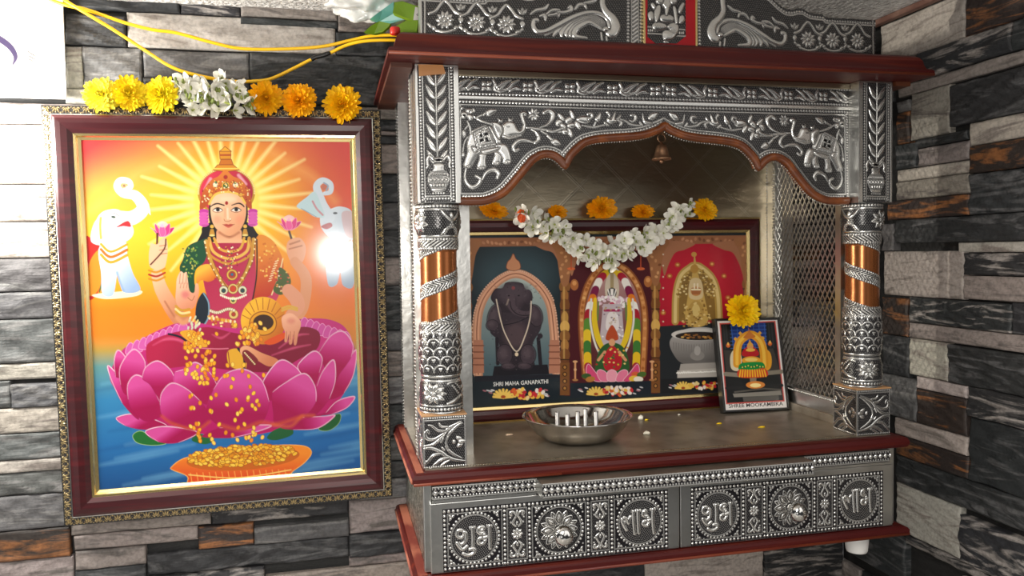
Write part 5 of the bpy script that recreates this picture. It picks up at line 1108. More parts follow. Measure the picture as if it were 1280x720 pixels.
    # necklaces
    for dx, c, w in ((0, '#c8943c', 2.6), (4, '#8a4a1c', .6), (-4, '#8a4a1c', .6)):
        a.line([(262+dx*.6, 300), (268+dx*.7, 325), (282+dx*.5, 352), (292, 362)], w, c); a.line([(322-dx*.6, 298), (318-dx*.7, 325), (306-dx*.5, 350), (297, 362)], w, c)
    for k in range(26):
        t = k/25; q = sp([(260, 300), (266, 325), (281, 352), (292, 363), (304, 352), (320, 325), (324, 298)], 8); i = int(t*(len(q)-1)); a.ell(q[i][0], q[i][1], 1.0, 1.0, '#f6e6b0')
    for k, (r, c, w) in enumerate(((1.0, '#d8a040', 1.6), (1.35, '#b02c28', 1.2), (1.7, '#e0b050', 1.8), (2.2, '#c88a30', 1.5))):
        a.line([(290-18*min(r, 1.35), 296), (290-11*r, 303+6*r), (292, 300+13*r), (294+11*r, 303+6*r), (292+18*min(r, 1.35), 296)], w, c)
    for k in range(90): x, y = random.gauss(292, 9), random.uniform(306, 350); a.ell(x, y, .9, .9, random.choice(['#f0d080', '#b02c28', '#1f6a3a', '#e8a830', '#fff4d0', '#7a2018']))
    for x, y, r, c in ((515, 100, 7, '#d8a84a'), (515, 100, 4.4, '#b03a2c'), (515, 98, 2, '#3c6a8a'), (520, 180, 6.4, '#e0c070'), (520, 180, 4, '#c84028'), (466, 188, 5.4, '#d8d8b8'), (466, 190, 2.8, '#2a4a4a'), (574, 188, 5.4, '#d8d8b8'), (574, 190, 2.8, '#2a4a4a'), (520, 245, 4.6, '#e0c878'), (520, 245, 2.2, '#2c6a44'), (522, 325, 6, '#e0c070'), (522, 325, 2.6, '#b03a2c'), (525, 390, 4.4, '#d8a040')):
        a.ell(*Z6([(x, y)])[0], r, r, c, edge='#6a3014', ew=.3)
    for k in range(14): a.ell(*Z6([(450+k*11, 215+22*math.sin(k/13*PI))])[0], 1.2, 1.6, '#f4ead0')
    for k in range(13): a.ell(*Z6([(392+k*11, 305+10*math.sin(k*.5))])[0], 1.9, 1.9, '#ece2c4', edge='#8a5a34', ew=.3); a.ell(*Z6([(385+k*12, 345+k*2)])[0], 1.5, 2.2, random.choice(['#f0e0b0', '#e0a838', '#c86a24']))
    for k in range(20): a.ell(*Z6([(random.uniform(380, 520), random.uniform(335, 400))])[0], 1.4, 1.4, random.choice(['#f0d890', '#d88a28', '#b03a24']))
    # lotus: back petals first
    a.poly([(138, 470), (152, 440), (170, 428), (230, 402), (300, 410), (388, 398), (430, 404), (447, 428), (450, 455), (440, 485), (420, 512), (385, 530), (300, 548), (215, 535), (175, 515), (150, 492)], ('#c02a78', '#b41060', (290, 420), (290, 540)), True)
    for k in range(9): x = 165+k*8.4; y = 433-k*3.3; a.poly([(x-6, y+9), (x-5, y), (x, y-5.5), (x+5, y), (x+6, y+9)], '#cf5aa6', True, edge='#eaa6d0', ew=.3)
    for k in range(8): x = 386+k*7.5; y = 402+k*2.6; a.poly([(x-6, y+9), (x-5, y), (x, y-5.5), (x+5, y), (x+6, y+9)], '#c84e9a', True, edge='#e8a0cc', ew=.3)
    mg = lambda P: ('#d24c98', '#a3064c', tuple(np.array(P)[:, :].mean(0)*.45+np.array(P)[np.argmin(np.array(P)[:, 1])]*.55), tuple(np.array(P).mean(0)*.6+np.array(P)[np.argmax(np.array(P)[:, 1])]*.4))
    def petal(P): a.poly(P, mg(P), True); k = int(np.argmin(np.array(P)[:, 1])); n = len(P); Q = [P[(k+j) % n] for j in (-2, -1, 0, 1, 2)]; a.line(Q, [.15, .5, .75, .5, .15], '#f6c4de'); a.line(list(P)+[P[0]], .3, '#8e0a4a', alpha=.5)
    a.poly(Z3([(285, 415), (312, 400), (350, 420), (398, 442), (350, 449), (300, 440)]), '#1c6a2c', True, edge='#a8c878', ew=.3); a.poly(Z4([(355, 395), (380, 360), (427, 344), (424, 375), (390, 400)]), '#1c5a2c', True, edge='#90b070', ew=.3)
    a.poly(Z4([(180, 425), (205, 398), (255, 384), (268, 412), (215, 432)]), '#1c5a30', True); a.poly(Z3([(485, 432), (510, 410), (562, 430), (530, 446)]), '#1c6230', True)
    for P in (Z3([(230, 355), (300, 342), (380, 370), (402, 382), (330, 396), (260, 382)]), Z3([(328, 402), (400, 385), (505, 405), (440, 440), (372, 437)]), Z4([(310, 352), (380, 340), (420, 300), (477, 286), (452, 322), (400, 345)]), Z4([(228, 387), (300, 355), (375, 352), (410, 350), (352, 392), (270, 397)]), Z4([(-40, 420), (20, 390), (80, 384), (195, 382), (130, 408), (60, 424)]),
              Z3([(203, 178), (250, 228), (276, 270), (292, 310), (305, 362), (250, 305), (216, 232)]), Z3([(228, 215), (224, 160), (237, 126), (262, 150), (266, 180), (252, 214)]), Z4([(398, 245), (430, 200), (482, 128), (474, 210), (442, 272), (392, 294)]), Z4([(358, 135), (398, 80), (440, 66), (472, 110), (466, 152), (430, 204), (404, 234)]),
              Z3([(245, 242), (244, 182), (290, 123), (328, 165), (322, 215), (298, 262), (262, 277)])):
        petal(P)
    # skirt and legs over the lotus heart
    a.poly(Z6([(20, 520), (60, 470), (160, 432), (280, 410), (380, 398), (520, 430), (640, 450), (750, 490), (850, 420), (930, 398), (1010, 430), (1000, 520), (900, 580), (760, 650), (560, 650), (300, 620), (60, 630)]), ('#b01c46', '#7e0e30', (210, 415), (330, 465)), True)
    for P in ([(60, 500), (150, 460), (250, 480)], [(120, 470), (200, 470), (270, 510)], [(780, 520), (880, 450), (950, 440)], [(740, 560), (860, 520), (960, 500)], [(400, 440), (450, 460), (500, 430)]): a.line(Z6(P), [.4, 1.4, .4], '#e05a84', soft=2.4, alpha=.6)
    a.line(Z6([(150, 436), (220, 455), (280, 505)]), 1.3, '#14142a'); a.poly(Z6([(215, 430), (290, 415), (350, 470), (370, 510), (300, 500)]), '#e0a028', True); a.line(Z6([(290, 515), (420, 522), (490, 520)]), .7, '#d87088')
    a.poly(Z6([(486, 540), (545, 522), (590, 570), (585, 640), (500, 620)]), '#e0a62c', True); a.line(Z6([(548, 522), (580, 570), (582, 640)]), 1.5, '#141428'); a.line(Z6([(490, 540), (500, 620)]), .6, '#8a2a24')
    a.poly(Z6([(560, 520), (600, 505), (680, 545), (770, 582), (765, 612), (716, 622), (640, 580), (570, 560)]), ('#e8a67c', '#cc7a54', (310, 435), (340, 455)), True); a.poly(Z6([(570, 545), (600, 530), (660, 585), (640, 620), (590, 600)]), '#7a2028', True)
    for k in range(9): a.ell(*Z6([(585+k*7, 545+k*8)])[0], .9, .9, '#f4e4a8')
    for P in (Z3([(270, 292), (270, 240), (300, 210), (346, 240), (376, 300), (384, 347), (330, 367), (285, 332)]), Z3([(318, 222), (330, 185), (372, 163), (416, 195), (433, 238), (396, 264), (376, 290), (345, 244)]), Z3([(428, 245), (430, 200), (470, 188), (500, 168), (546, 200), (572, 245), (552, 305), (520, 305), (470, 265)]),
              Z4([(168, 235), (224, 163), (272, 180), (302, 215), (240, 247), (200, 296), (180, 285)]), Z4([(286, 180), (338, 132), (368, 155), (358, 204), (342, 246), (305, 215)]), Z4([(338, 295), (350, 250), (370, 200), (407, 162), (412, 230), (392, 292), (342, 350), (306, 352)]),
              Z4([(202, 340), (200, 270), (240, 240), (307, 207), (343, 250), (347, 302), (302, 354), (214, 379)]), Z3([(378, 312), (385, 270), (420, 238), (472, 260), (518, 302), (548, 362), (502, 398), (420, 377), (385, 347)]), Z4([(-25, 335), (0, 260), (40, 208), (104, 192), (163, 230), (188, 302), (162, 374), (90, 398), (20, 384)])):
        petal(P)
    a.line(Z3([(385, 350), (420, 375), (500, 395), (545, 370)]), 1.6, '#d85a20', soft=4, alpha=.6); a.line(Z4([(20, 380), (90, 396), (160, 372), (215, 378), (300, 352)]), 2, '#d85a20', soft=5, alpha=.6); a.line(Z4([(200, 380), (260, 385), (300, 352), (340, 350)]), 1.6, '#e0702a', soft=4, alpha=.5)
    # raised palm in front
    a.poly(Z6([(195, 180), (200, 120), (222, 80), (240, 90), (256, 84), (262, 130), (272, 190), (298, 200), (306, 152), (322, 156), (324, 210), (300, 280), (262, 300), (215, 290), (192, 240)]), ('#f4c0a0', '#d88a68', (228, 350), (245, 380)), True)
    for x in (214, 232, 250): a.line(Z6([(x, 150), (x+4, 110), (x+6, 92)]), .4, '#b06a4c'); a.line(Z6([(x+4, 175), (x+10, 145)]), .35, '#b06a4c')
    a.ell(*Z6([(248, 212)])[0], 5, 4.5, '#d0606a', soft=5, alpha=.7); a.line(Z6([(262, 230), (285, 245), (300, 220)]), .5, '#b06a4c')
    for y in (300, 318, 334): a.line(Z6([(192, y-24), (225, y), (270, y-6)]), 1.4, '#c8902c' if y != 318 else '#e8d48c')
    a.line(Z6([(200, 345), (230, 372), (260, 360)]), 3, '#d89468', soft=3)
    # pot and open hand
    a.ell(*Z6([(692, 362)])[0], 28.5, 30, ('#f4b630', '#c4691a', (318, 390), (352, 420))); 
    for k in range(9): th = -2.9+k*.33; a.line([(333.5+18*math.cos(th), 402+16*math.sin(th)), (333.5+27*math.cos(th), 400+28*math.sin(th))], .5, '#a8541a')
    a.ell(*Z6([(690, 378)])[0], 17, 15, '#e09a24', edge='#8a4414', ew=.6); a.ell(*Z6([(692, 372)])[0], 13, 10, '#3c2010'); a.poly(Z6([(700, 480), (810, 430), (820, 455), (770, 490), (720, 500)]), '#d8501c', True)
    a.poly(Z6([(800, 340), (850, 320), (900, 360), (905, 395), (890, 440), (880, 496), (866, 498), (862, 440), (855, 492), (838, 494), (838, 440), (826, 482), (812, 480), (815, 430), (800, 390)]), ('#eeb090', '#d48868', (365, 395), (375, 425)), True)
    for x in (824, 846, 868): a.line(Z6([(x, 425), (x, 470)]), .4, '#b06a50')
    a.ell(*Z6([(850, 365)])[0], 5, 3.6, '#d06a60', soft=4, alpha=.5)
    for k in (0, 1): a.line(Z6([(800, 292+k*14), (840, 280+k*14), (885, 292+k*12)]), 1.3, '#d8a848')
    # coins
    def coin(x, y, s_=1.): a.ell(x, y, 2.2*s_, 3.0*s_, random.choice(['#f2a81e', '#f6c23a', '#e8861a', '#f9d25a']), random.uniform(-40, 40), edge='#a8521a', ew=.25)
    for k in range(46): t = random.random(); coin(*Z6([(640+random.gauss(0, 38)-t*45, 375+t*125)])[0], 1.05)
    for k in range(30): coin(*Z6([(random.gauss(300, 40), random.uniform(420, 520))])[0], .9)
    for k in range(16): a.ell(*Z6([(random.uniform(260, 330), random.uniform(335, 415))])[0], 1.2, 2.4, random.choice(['#f0e8c0', '#c8d0b0', '#e8d080']), 20)
    for k in range(44): coin(*Z6([(random.uniform(240, 425), random.uniform(510, 720))])[0])
    for k in range(72): coin(random.uniform(236, 336), random.uniform(455, 556))
    # bowl of coins
    a.poly([(216, 586), (232, 575), (262, 570), (330, 560), (380, 559), (394, 567), (386, 580), (370, 592), (352, 606), (246, 615), (236, 598), (218, 590)], ('#f08a28', '#d8401c', (300, 570), (300, 608)), True, edge='#f4b04a', ew=.5)
    a.ell(307, 575, 72, 15, '#c8641c', -4)
    for k in range(330):
        th = random.uniform(0, 2*PI); r = math.sqrt(random.random()); x, y = 306+68*r*math.cos(th), 572+13*r*math.sin(th)-3*(1-r)-.06*(68*r*math.cos(th)); a.ell(x, y, 3.5, 2.2, random.choice(['#f4b22a', '#f8cc4a', '#e0901c', '#f6be38']), random.uniform(-40, 40), edge='#9a4c14', ew=.3)
    for k in range(16): x = 240+k*8; a.line([(x, 594-k*.3), (x+2, 606-k*.4)], .5, '#f4a24a')
    a.line([(238, 596), (300, 600), (368, 590)], .8, '#f8c468')
    a.C *= .86
    return P3, a
P3, a = lakshmi(); a.mesh('print', P3, M_PRINT, LROOT, LROOT, 'Col')

# ---- wide picture with three deities inside the shrine
q3 = [np.array(p) for p in ((.066, .2205, .049), (.5435, .2205, .049), (.5435, .2185, -.2388), (.066, .2185, -.2388))]
TF = Frame(q3)
TROOT = thing('framed_picture', 'wide maroon framed print of three deities, standing at the back of the shrine', 'picture', tuple(TF.P(TF.w/2, 0)))
TF.slab(.002, -.012, .0).build('backing_board', M_WOODD, TROOT, TROOT)
TF.mould([(0, -.012), (0, .0012), (.0025, .0028)]).build('gilt_edge', M_GOLD, TROOT, TROOT)
TF.mould([(.0025, .0028), (.006, .0050), (.012, .0056), (.017, .0046), (.0185, .003)]).build('wood_moulding', M_MAR, TROOT, TROOT)
TF.mould([(.0182, .0028), (.019, .0036), (.0225, .0022), (.0238, .0004)]).build('gilt_slip', M_GOLD, TROOT, TROOT)
def triple():
    U, V, P3 = TF.photo(.0235, 640, 360, .0009); X, Y = proj(P3[..., 0], P3[..., 1], P3[..., 2]); a = Art(X, Y); a.C[:] = lin(np.array((.10, .14, .16)))
    T1 = lambda p: [(580+x/4.5, 230+y/4.5) for x, y in p]
    T2 = lambda p: [(580+x/4.5, 370+y/4.5) for x, y in p]
    T3 = lambda p: [(690+x/3.273, 290+y/3.273) for x, y in p]
    T4 = lambda p: [(810+x/2.4, 230+y/2.4) for x, y in p]
    a.poly([(560, 295), (700, 297), (700, 475), (560, 482)], '#1e2a30'); a.ell(645, 345, 46, 34, '#3c525a', soft=30, alpha=.7)
    a.poly([(706, 300), (822, 300), (822, 492), (706, 495)], '#4a141c'); a.poly([(822, 300), (940, 300), (946, 420), (824, 436)], '#b0182e')
    a.ell(870, 350, 45, 40, '#cc2438', soft=30, alpha=.6); a.poly([(822, 408), (946, 400), (950, 490), (822, 495)], '#22262a')
    # left: stone arch and seated figure
    ar = [(598, 468), (596, 410), (603, 376), (622, 352), (645, 342), (668, 352), (686, 376), (692, 410), (696, 466)]
    a.poly([(600, 470)]+ar[1:-1]+[(692, 468)], ('#a9b5b0', '#4a6068', (640, 350), (645, 460)), False)
    a.line(ar, 5.6, '#c08a6c'); a.line([(x, y) for x, y in ar], 3.2, '#dba484'); a.line(ar, .6, '#8a4c34')
    Pa = sp(ar, 10)
    for k in range(0, len(Pa), 1): a.ell(645+(Pa[k][0]-645)*1.11, Pa[k][1]-(3.8 if Pa[k][1] < 380 else 0), 1.0, 1.0, '#e0b49a')
    a.poly(T1([(240, 475), (245, 440), (262, 420), (277, 392), (292, 420), (312, 440), (316, 475), (278, 488)]), '#c88a64', True, edge='#7a3c28', ew=.4)
    for s0 in (592, 687): a.poly([(s0, 425), (s0+12, 425), (s0+13, 466), (s0-1, 467)], '#b57a60'); [a.line([(s0-1, y), (s0+13, y)], .7, '#7a4634', smooth=False) for y in (432, 440, 448, 456)]
    dk = '#241c24'
    a.poly(T2([(150, 170), (170, 80), (200, 40), (350, 40), (400, 60), (435, 130), (430, 190), (390, 260), (380, 330), (390, 400), (230, 400), (210, 330), (190, 250), (150, 210)]), ('#3a3038', dk, (640, 385), (615, 450)), True)
    a.poly(T1([(150, 640), (175, 590), (215, 585), (235, 555), (285, 550), (330, 560), (345, 590), (378, 605), (385, 650), (365, 680), (350, 720), (200, 720), (175, 680)]), '#2c232b', True)
    for x, y, rx, ry in ((198, 632, 34, 42), (360, 635, 26, 42)): a.ell(*T1([(x, y)])[0], rx/4.5, ry/4.5, '#352a33')
    a.ell(*T1([(280, 640)])[0], 12, 14, '#4a3c44', soft=8, alpha=.8); a.line(T2([(270, 20), (280, 60), (310, 95), (360, 105), (395, 95)]), [6, 5, 4, 3, 2.4], '#40343c'); a.line(T2([(265, 40), (285, 85), (330, 110)]), .5, '#6a5a5e')
    a.ell(*T2([(290, 220)])[0], 14, 16, '#544348', soft=10, alpha=.8); a.line(T2([(215, 165), (290, 150), (360, 120)]), .6, '#17121a')
    a.ell(*T1([(277, 585)])[0], 2.2, 2.2, '#e04030'); a.ell(*T2([(405, 125)])[0], 4, 3.4, '#7a6058'); a.line(T2([(185, 240), (190, 380)]), 2.2, '#201a22'); a.line(T2([(418, 240), (430, 380)]), 2.4, '#201a22'); a.ell(*T2([(428, 225)])[0], 3.4, 3.4, '#2c232c')
    a.poly(T2([(170, 395), (470, 385), (480, 440), (160, 450)]), '#17151d'); a.poly(T2([(60, 450), (545, 440), (545, 480), (60, 485)]), '#191a24')
    for q, rx, ry, ro in (((232, 612), 9, 10, 0), ((330, 612), 9, 10, 0), ((280, 590), 9, 9, 0)): a.ell(*T1([q])[0], rx, ry, '#4c4048', ro, soft=7, alpha=.75)
    for q, rx, ry, ro in (((172, 120), 9, 17, 12), ((402, 110), 9, 14, -14), ((160, 165), 8, 7, 0), ((228, 330), 10, 13, 0), ((360, 330), 10, 13, 0), ((250, 395), 9, 4, 0), ((340, 395), 9, 4, 0)): a.ell(*T2([q])[0], rx, ry, '#42363e', ro, soft=3, edge='#18121a', ew=.4); a.ell(T2([q])[0][0]-1.5, T2([q])[0][1]-2, rx*.5, ry*.5, '#5c4e54', ro, soft=5, alpha=.6)
    a.line(T2([(262, 12), (266, 50), (290, 85), (330, 100), (365, 98), (392, 82)]), [5.6, 5, 4.2, 3.6, 3.0, 2.2], '#4e4048'); a.line(T2([(258, 30), (270, 75), (310, 106), (370, 108)]), .6, '#1a141b'); a.line(T2([(250, 20), (240, 50)]), .9, '#8a7a72'); a.ell(*T1([(252, 628)])[0], 1.3, .8, '#120d12'); a.ell(*T1([(308, 628)])[0], 1.3, .8, '#120d12')
    for k in range(160): a.ell(random.uniform(612, 678), random.uniform(352, 462), .8, .7, random.choice(['#5e5258', '#1c161d', '#4a3e46']), alpha=.5)
    a.line(T2([(182, 20), (205, 130), (235, 220), (296, 312), (345, 220), (372, 120), (378, 30)]), .7, '#d8c8b4'); a.ell(*T2([(296, 328)])[0], 2.2, 2.4, '#e0ccae')
    # carved columns and lintel
    def column(x, y0, y1, w):
        a.poly([(x-w, y0), (x+w, y0), (x+w, y1), (x-w, y1)], '#6a3e22')
        for k, (t, r, c) in enumerate(((.30, 1.3, '#8a5a2c'), (.36, .8, '#a06a34'), (.42, 1.15, '#7a4a22'), (.50, .8, '#b88a44'), (.56, 1.1, '#d8aa58'), (.62, 1.2, '#8a5a2c'), (.68, .9, '#a8743a'), (.74, 1.2, '#7a4a24'))):
            y = y0+(y1-y0)*t; a.ell(x, y, w*r, 8, c); a.line([(x-w*r*.8, y+6), (x+w*r*.8, y+6)], .7, '#3a2212', smooth=False)
        a.line([(x-1, y0+(y1-y0)*.3), (x-1, y0+(y1-y0)*.76)], .9, '#e0b468', smooth=False, alpha=.6, soft=1.5)
        a.poly([(x-w*1.1, y0+(y1-y0)*.79), (x+w*1.1, y0+(y1-y0)*.79), (x+w*1.1, y1), (x-w*1.1, y1)], '#7a4c24')
        for k in range(4): a.ell(x, y0+(y1-y0)*(.82+.045*k), w*.55, 3, '#3c2412'); a.ell(x, y0+(y1-y0)*(.82+.045*k), w*.3, 1.8, '#b07a3c')
        a.poly([(x-w*.8, y0+(y1-y0)*.28), (x-w*1.9, y0+(y1-y0)*.10), (x-w*3.2, y0), (x+w*3.2, y0), (x+w*1.9, y0+(y1-y0)*.10), (x+w*.8, y0+(y1-y0)*.28)], '#a06a44', True)
        for k in range(9): a.ell(x+random.uniform(-w, w)*(1.6-k*.1), y0+6+k*5, 2.2, 1.6, random.choice(['#c48c5c', '#7a4a2a', '#d09a68']), random.uniform(0, 180))
    a.poly([(560, 298), (935, 294), (935, 304), (560, 309)], '#9a6444')
    for k in range(70): a.ell(562+k*5.3, 304-k*.06+random.uniform(-2, 2), 2.4, 1.6, random.choice(['#c48c66', '#7a4a30', '#b47c58']), random.uniform(0, 180))
    for x0, x1 in ((560, 705), (712, 818), (828, 930)):
        for s_, xc in ((1, x0+16), (-1, x1-14)): a.poly([(xc-s_*16, 304), (xc+s_*24, 304), (xc+s_*12, 312), (xc, 316), (xc-s_*8, 330), (xc-s_*14, 344)], '#a87050', True)
    column(706, 300, 494, 5.4); column(819.5, 300, 491, 5.0); column(584, 300, 497, 5.4); column(934, 298, 488, 5)
    # middle: standing deity with garlands, goddess seated below
    am = [(732, 470), (727, 400), (733, 362), (748, 338), (765, 331), (783, 338), (799, 362), (806, 400), (803, 468)]
    a.poly(am, ('#b48a86', '#5a2a2c', (765, 350), (765, 440)), False); a.line(am, 4.6, '#8a4a24'); a.line(am, 2.6, '#c8844a')
    Pm = sp(am, 6)
    for k in range(len(Pm)): a.ell(Pm[k][0], Pm[k][1], 2.0, 2.0, random.choice(['#d89a5c', '#a8622c', '#e0ae70']))
    for x, y in ((718, 356), (810, 352)): a.ell(x, y, 5, 7, '#b06a38'); a.ell(x, y-2, 2.6, 3, '#d8985a')
    for x in (714, 801): a.ell(x, 336, 5, 1.8, '#d86a3a'); a.line([(x, 320), (x, 336)], .6, '#c05030')
    cols = ['#3f7a34', '#e8c024', '#a81c34', '#f0eae2', '#7a1a44', '#e07820', '#f4f0e8', '#a81c2c', '#5a8a34', '#e8c42c']
    for s_ in (-1, 1):
        q = sp([(765, 338), (765+s_*14, 348), (765+s_*24, 372), (765+s_*30, 396), (765+s_*31, 430), (765+s_*30, 462)], 10)
        for k in range(len(q)-1):
            a.line([q[k], q[k+1]], 4.6, cols[(k//4) % len(cols)], smooth=False)
    a.poly([(757, 352), (765, 340), (773, 352), (772, 372), (758, 372)], '#cfc0ac', True); a.line([(765, 342), (765, 366)], 2.2, '#a8946c'); a.ell(765, 366, 5.6, 6.4, '#15121a'); a.poly([(763, 361), (767, 361), (766.5, 369), (763.5, 369)], '#f4f0ea'); a.line([(760, 362), (763, 371), (767, 371), (770, 362)], .7, '#f4f0ea')
    for k in range(60): x, y = random.gauss(765, 13), random.uniform(371, 384); a.ell(x, y, 2.2, 1.7, random.choice(['#f2e8ea', '#e8d0dc', '#c89ab0', '#f6f2ee', '#d8b4c4']), random.uniform(0, 180))
    a.ell(765, 381, 3.6, 3.4, '#c0204c'); a.poly([(754, 380), (777, 380), (780, 420), (778, 450), (752, 450), (750, 420)], '#c4b6bc'); a.poly([(760, 392), (771, 392), (773, 412), (758, 412)], '#e8e0de', True); a.line([(756, 388), (774, 388)], 1.6, '#a82a5a', smooth=False)
    for k in range(40): a.ell(random.uniform(752, 779), random.uniform(384, 424), 1.3, 1.0, random.choice(['#f4eef0', '#8a7a84', '#d0c0b0', '#b89a6a']))
    for s_ in (-1, 1): a.line([(765+s_*21, 374), (765+s_*22, 400), (765+s_*17, 424), (765+s_*9, 440)], [2, 3.4, 3.6, 2.4], '#e8c428'); a.line([(765+s_*26, 374), (765+s_*27, 402), (765+s_*21, 430), (765+s_*12, 448)], 1.2, '#e8e4da'); a.line([(765+s_*17, 378), (765+s_*18, 400)], .8, '#5a8a34')
    a.poly([(745, 452), (752, 434), (765, 428), (779, 434), (786, 452), (782, 466), (748, 466)], '#2c5a2c', True); a.poly([(755, 446), (765, 432), (777, 446), (774, 462), (757, 462)], '#b8202c', True); a.poly([(757, 424), (765, 406), (773, 424)], '#b84c28', True); a.ell(765, 428, 4, 4.6, '#e0a478'); a.line([(748, 450), (756, 440)], 1.8, '#d89a70'); a.line([(782, 450), (774, 440)], 1.8, '#d89a70')
    for k in range(34): a.ell(random.gauss(765, 10), random.uniform(434, 464), 1.3, 1.1, random.choice(['#e8b83c', '#b8202c', '#2c6a34', '#f0d880']))
    for x, d, c in ((748, -9, '#d84a7a'), (756, -4, '#e87a9c'), (765, 0, '#f0a0b4'), (775, 4, '#e87a9c'), (784, 9, '#d84a7a')): a.poly([(x-5, 476), (x-6+d, 466), (x+d*1.4, 455 if abs(d) > 5 else 462), (x+6+d, 466), (x+5, 476)], c, True, edge='#f8d0d8', ew=.3)
    for x, y, c in ((733, 470, '#3a5a2c'), (738, 474, '#b87a3a'), (795, 468, '#d8603a'), (802, 468, '#4a6a2c'), (792, 473, '#e8c040'), (798, 474, '#f0e8d8')): a.ell(x, y, 6, 3.4, c, random.uniform(-20, 20))
    for x in (719, 815): a.line([(x, 452), (x, 474)], 1.1, '#d89a6a', smooth=False); a.ell(x, 452, 3, 1.4, '#e0aa7a'); a.ell(x, 475, 3.6, 1.4, '#b07a4a'); a.ell(x, 462, 1.8, 1.8, '#e0b080')
    # right: gilt shrine above a dark stone spout basin
    ag = [(844, 402), (845, 368), (851, 345), (863, 334), (868, 332), (876, 334), (890, 347), (897, 368), (899, 400)]
    a.poly(ag, '#8a6a34', False); a.line(ag, 4.4, '#b8964c'); a.line(ag, 2, '#e0c684')
    for k in range(110): th = random.uniform(PI, 2*PI); r = random.uniform(14, 28); a.ell(871+r*math.cos(th)*.9, 372+r*math.sin(th)*1.35, 1.4, 1.1, random.choice(['#e8d49a', '#a07c3a', '#c8a860', '#7a5a28']))
    a.poly([(858, 405), (860, 368), (866, 340), (868, 318), (872, 340), (880, 368), (884, 404)], '#c8a458', True); a.ell(867.5, 318, 3.4, 3, '#c8964a'); a.ell(868, 336, 5, 5.6, '#b88a40'); a.poly([(863, 350), (876, 350), (878, 372), (862, 372)], '#d8c090', True); a.ell(870, 364, 6.6, 6, '#c88a4c'); a.poly([(864, 360), (876, 360), (875, 368), (865, 368)], '#a8683c'); a.line([(865, 362), (875, 362)], 1, '#f4e8c0'); a.line([(868, 355), (868, 360)], 1, '#f0e0c0'); a.line([(872, 355), (872, 360)], 1, '#f0e0c0')
    a.ell(870, 390, 10, 14, '#b8944c'); a.ell(870, 388, 5, 8, '#d8bc74'); 
    for k in range(60): a.ell(random.uniform(853, 888), random.uniform(376, 408), 1.5, 1.2, random.choice(['#e0c684', '#9a7436', '#c8a458', '#7a5a28']))
    for x, y in ((847, 331), (837, 345), (890, 330), (905, 345), (829, 391), (910, 372)): a.ell(x, y, 3.4, 3, '#b8602c'); a.ell(x, y, 1.6, 1.4, '#e8b068')
    for y in range(318, 408, 14): a.ell(829, y, 1, 1, '#d8c8b0')
    a.poly(T4([(66, 470), (100, 440), (150, 430), (200, 436), (240, 470), (236, 510), (200, 540), (110, 540), (76, 510)]), ('#b8b4b0', '#6a6664', (868, 412), (868, 450)), True); a.ell(*T4([(152, 452)])[0], 34, 7.5, '#d0ccc6'); a.ell(*T4([(152, 456)])[0], 29, 5.4, '#2a221e'); 
    for k in range(18): a.ell(868+random.uniform(-22, 22), 420+random.uniform(-2, 3), 2, 1, random.choice(['#c88a3a', '#8a5a2c', '#e0b868']))
    for k in range(17): a.line([(842+k*3.2, 428+3*math.sin(k/16*PI)), (842+k*3.2, 436+4*math.sin(k/16*PI))], .5, '#7a7672', smooth=False)
    a.ell(*T4([(148, 515)])[0], 9, 6, '#8a8682'); a.ell(*T4([(148, 500)])[0], 4, 6, '#a8a4a0'); a.poly(T4([(98, 540), (205, 535), (212, 560), (92, 568)]), '#a8a29c'); a.poly(T4([(88, 560), (215, 552), (215, 578), (88, 582)]), '#c0bab2')
    for k in range(19): x = 846+k*2.6; a.line([(x, 466.5-k*.12), (x+1.0, 464.8-k*.12+random.uniform(0, 2)), (x+1.9, 466.8-k*.12)], .62, '#f6f4ee'); 
    # dark strip along the bottom with heaps of flowers
    a.poly([(560, 479), (698, 472), (698, 499), (560, 506)], '#16222a'); a.poly([(713, 479), (814, 476), (814, 493), (713, 497)], '#16202a'); a.poly([(826, 474), (930, 470), (930, 489), (826, 492)], '#1a1c20')
    for cx, cy, k_ in ((649, 491, 1), (763, 488, .9), (870, 481, .8)):
        for th in np.linspace(PI, 2*PI, 9): a.line([(cx-20*k_, cy+6*k_), (cx-20*k_+12*k_*math.cos(th), cy+5*k_+9*k_*math.sin(th))], 1.5*k_, '#f0c860', smooth=False)
        a.ell(cx-20*k_, cy+5*k_, 3*k_, 2*k_, '#a8481c')
        for k in range(40): x = cx+random.uniform(-9, 30)*k_; a.ell(x, cy+random.uniform(-5, 7)*k_*(1-abs(x-cx-8)/60), 3*k_, 2.2*k_, random.choice(['#e8b848', '#c82c34', '#f2e6dc', '#f0c45a', '#d8642c', '#e8d090', '#b82030']), random.uniform(0, 180))
        for dx in (-40, 40):
            for k in range(5): a.ell(cx+dx*k_*.95+random.uniform(-6, 6)*k_, cy+random.uniform(-4, 4), 2.6*k_, .9*k_, random.choice(['#c8c8cc', '#a86a74', '#e4e0e0']), 15)
    return P3, a
P3, a = triple(); a.mesh('print', P3, M_PRINTM, TROOT, TROOT, 'Col')
tl = hit(1, .2185, 616.5, 482.8); d_ = tl-TF.O; tr_ = hit(1, .2185, 685, 478.6)
M_LW = mat('white_lettering', (.8, .8, .78), .5); M_LB = mat('black_lettering', (.02, .02, .02), .5)
TF2 = TF
o = lettering('SHRI MAHA GANAPATHI', TF, d_@TF.ux, d_@TF.uy, tr_[0]-tl[0], .0012, M_LW, TROOT, TROOT, 1.15)

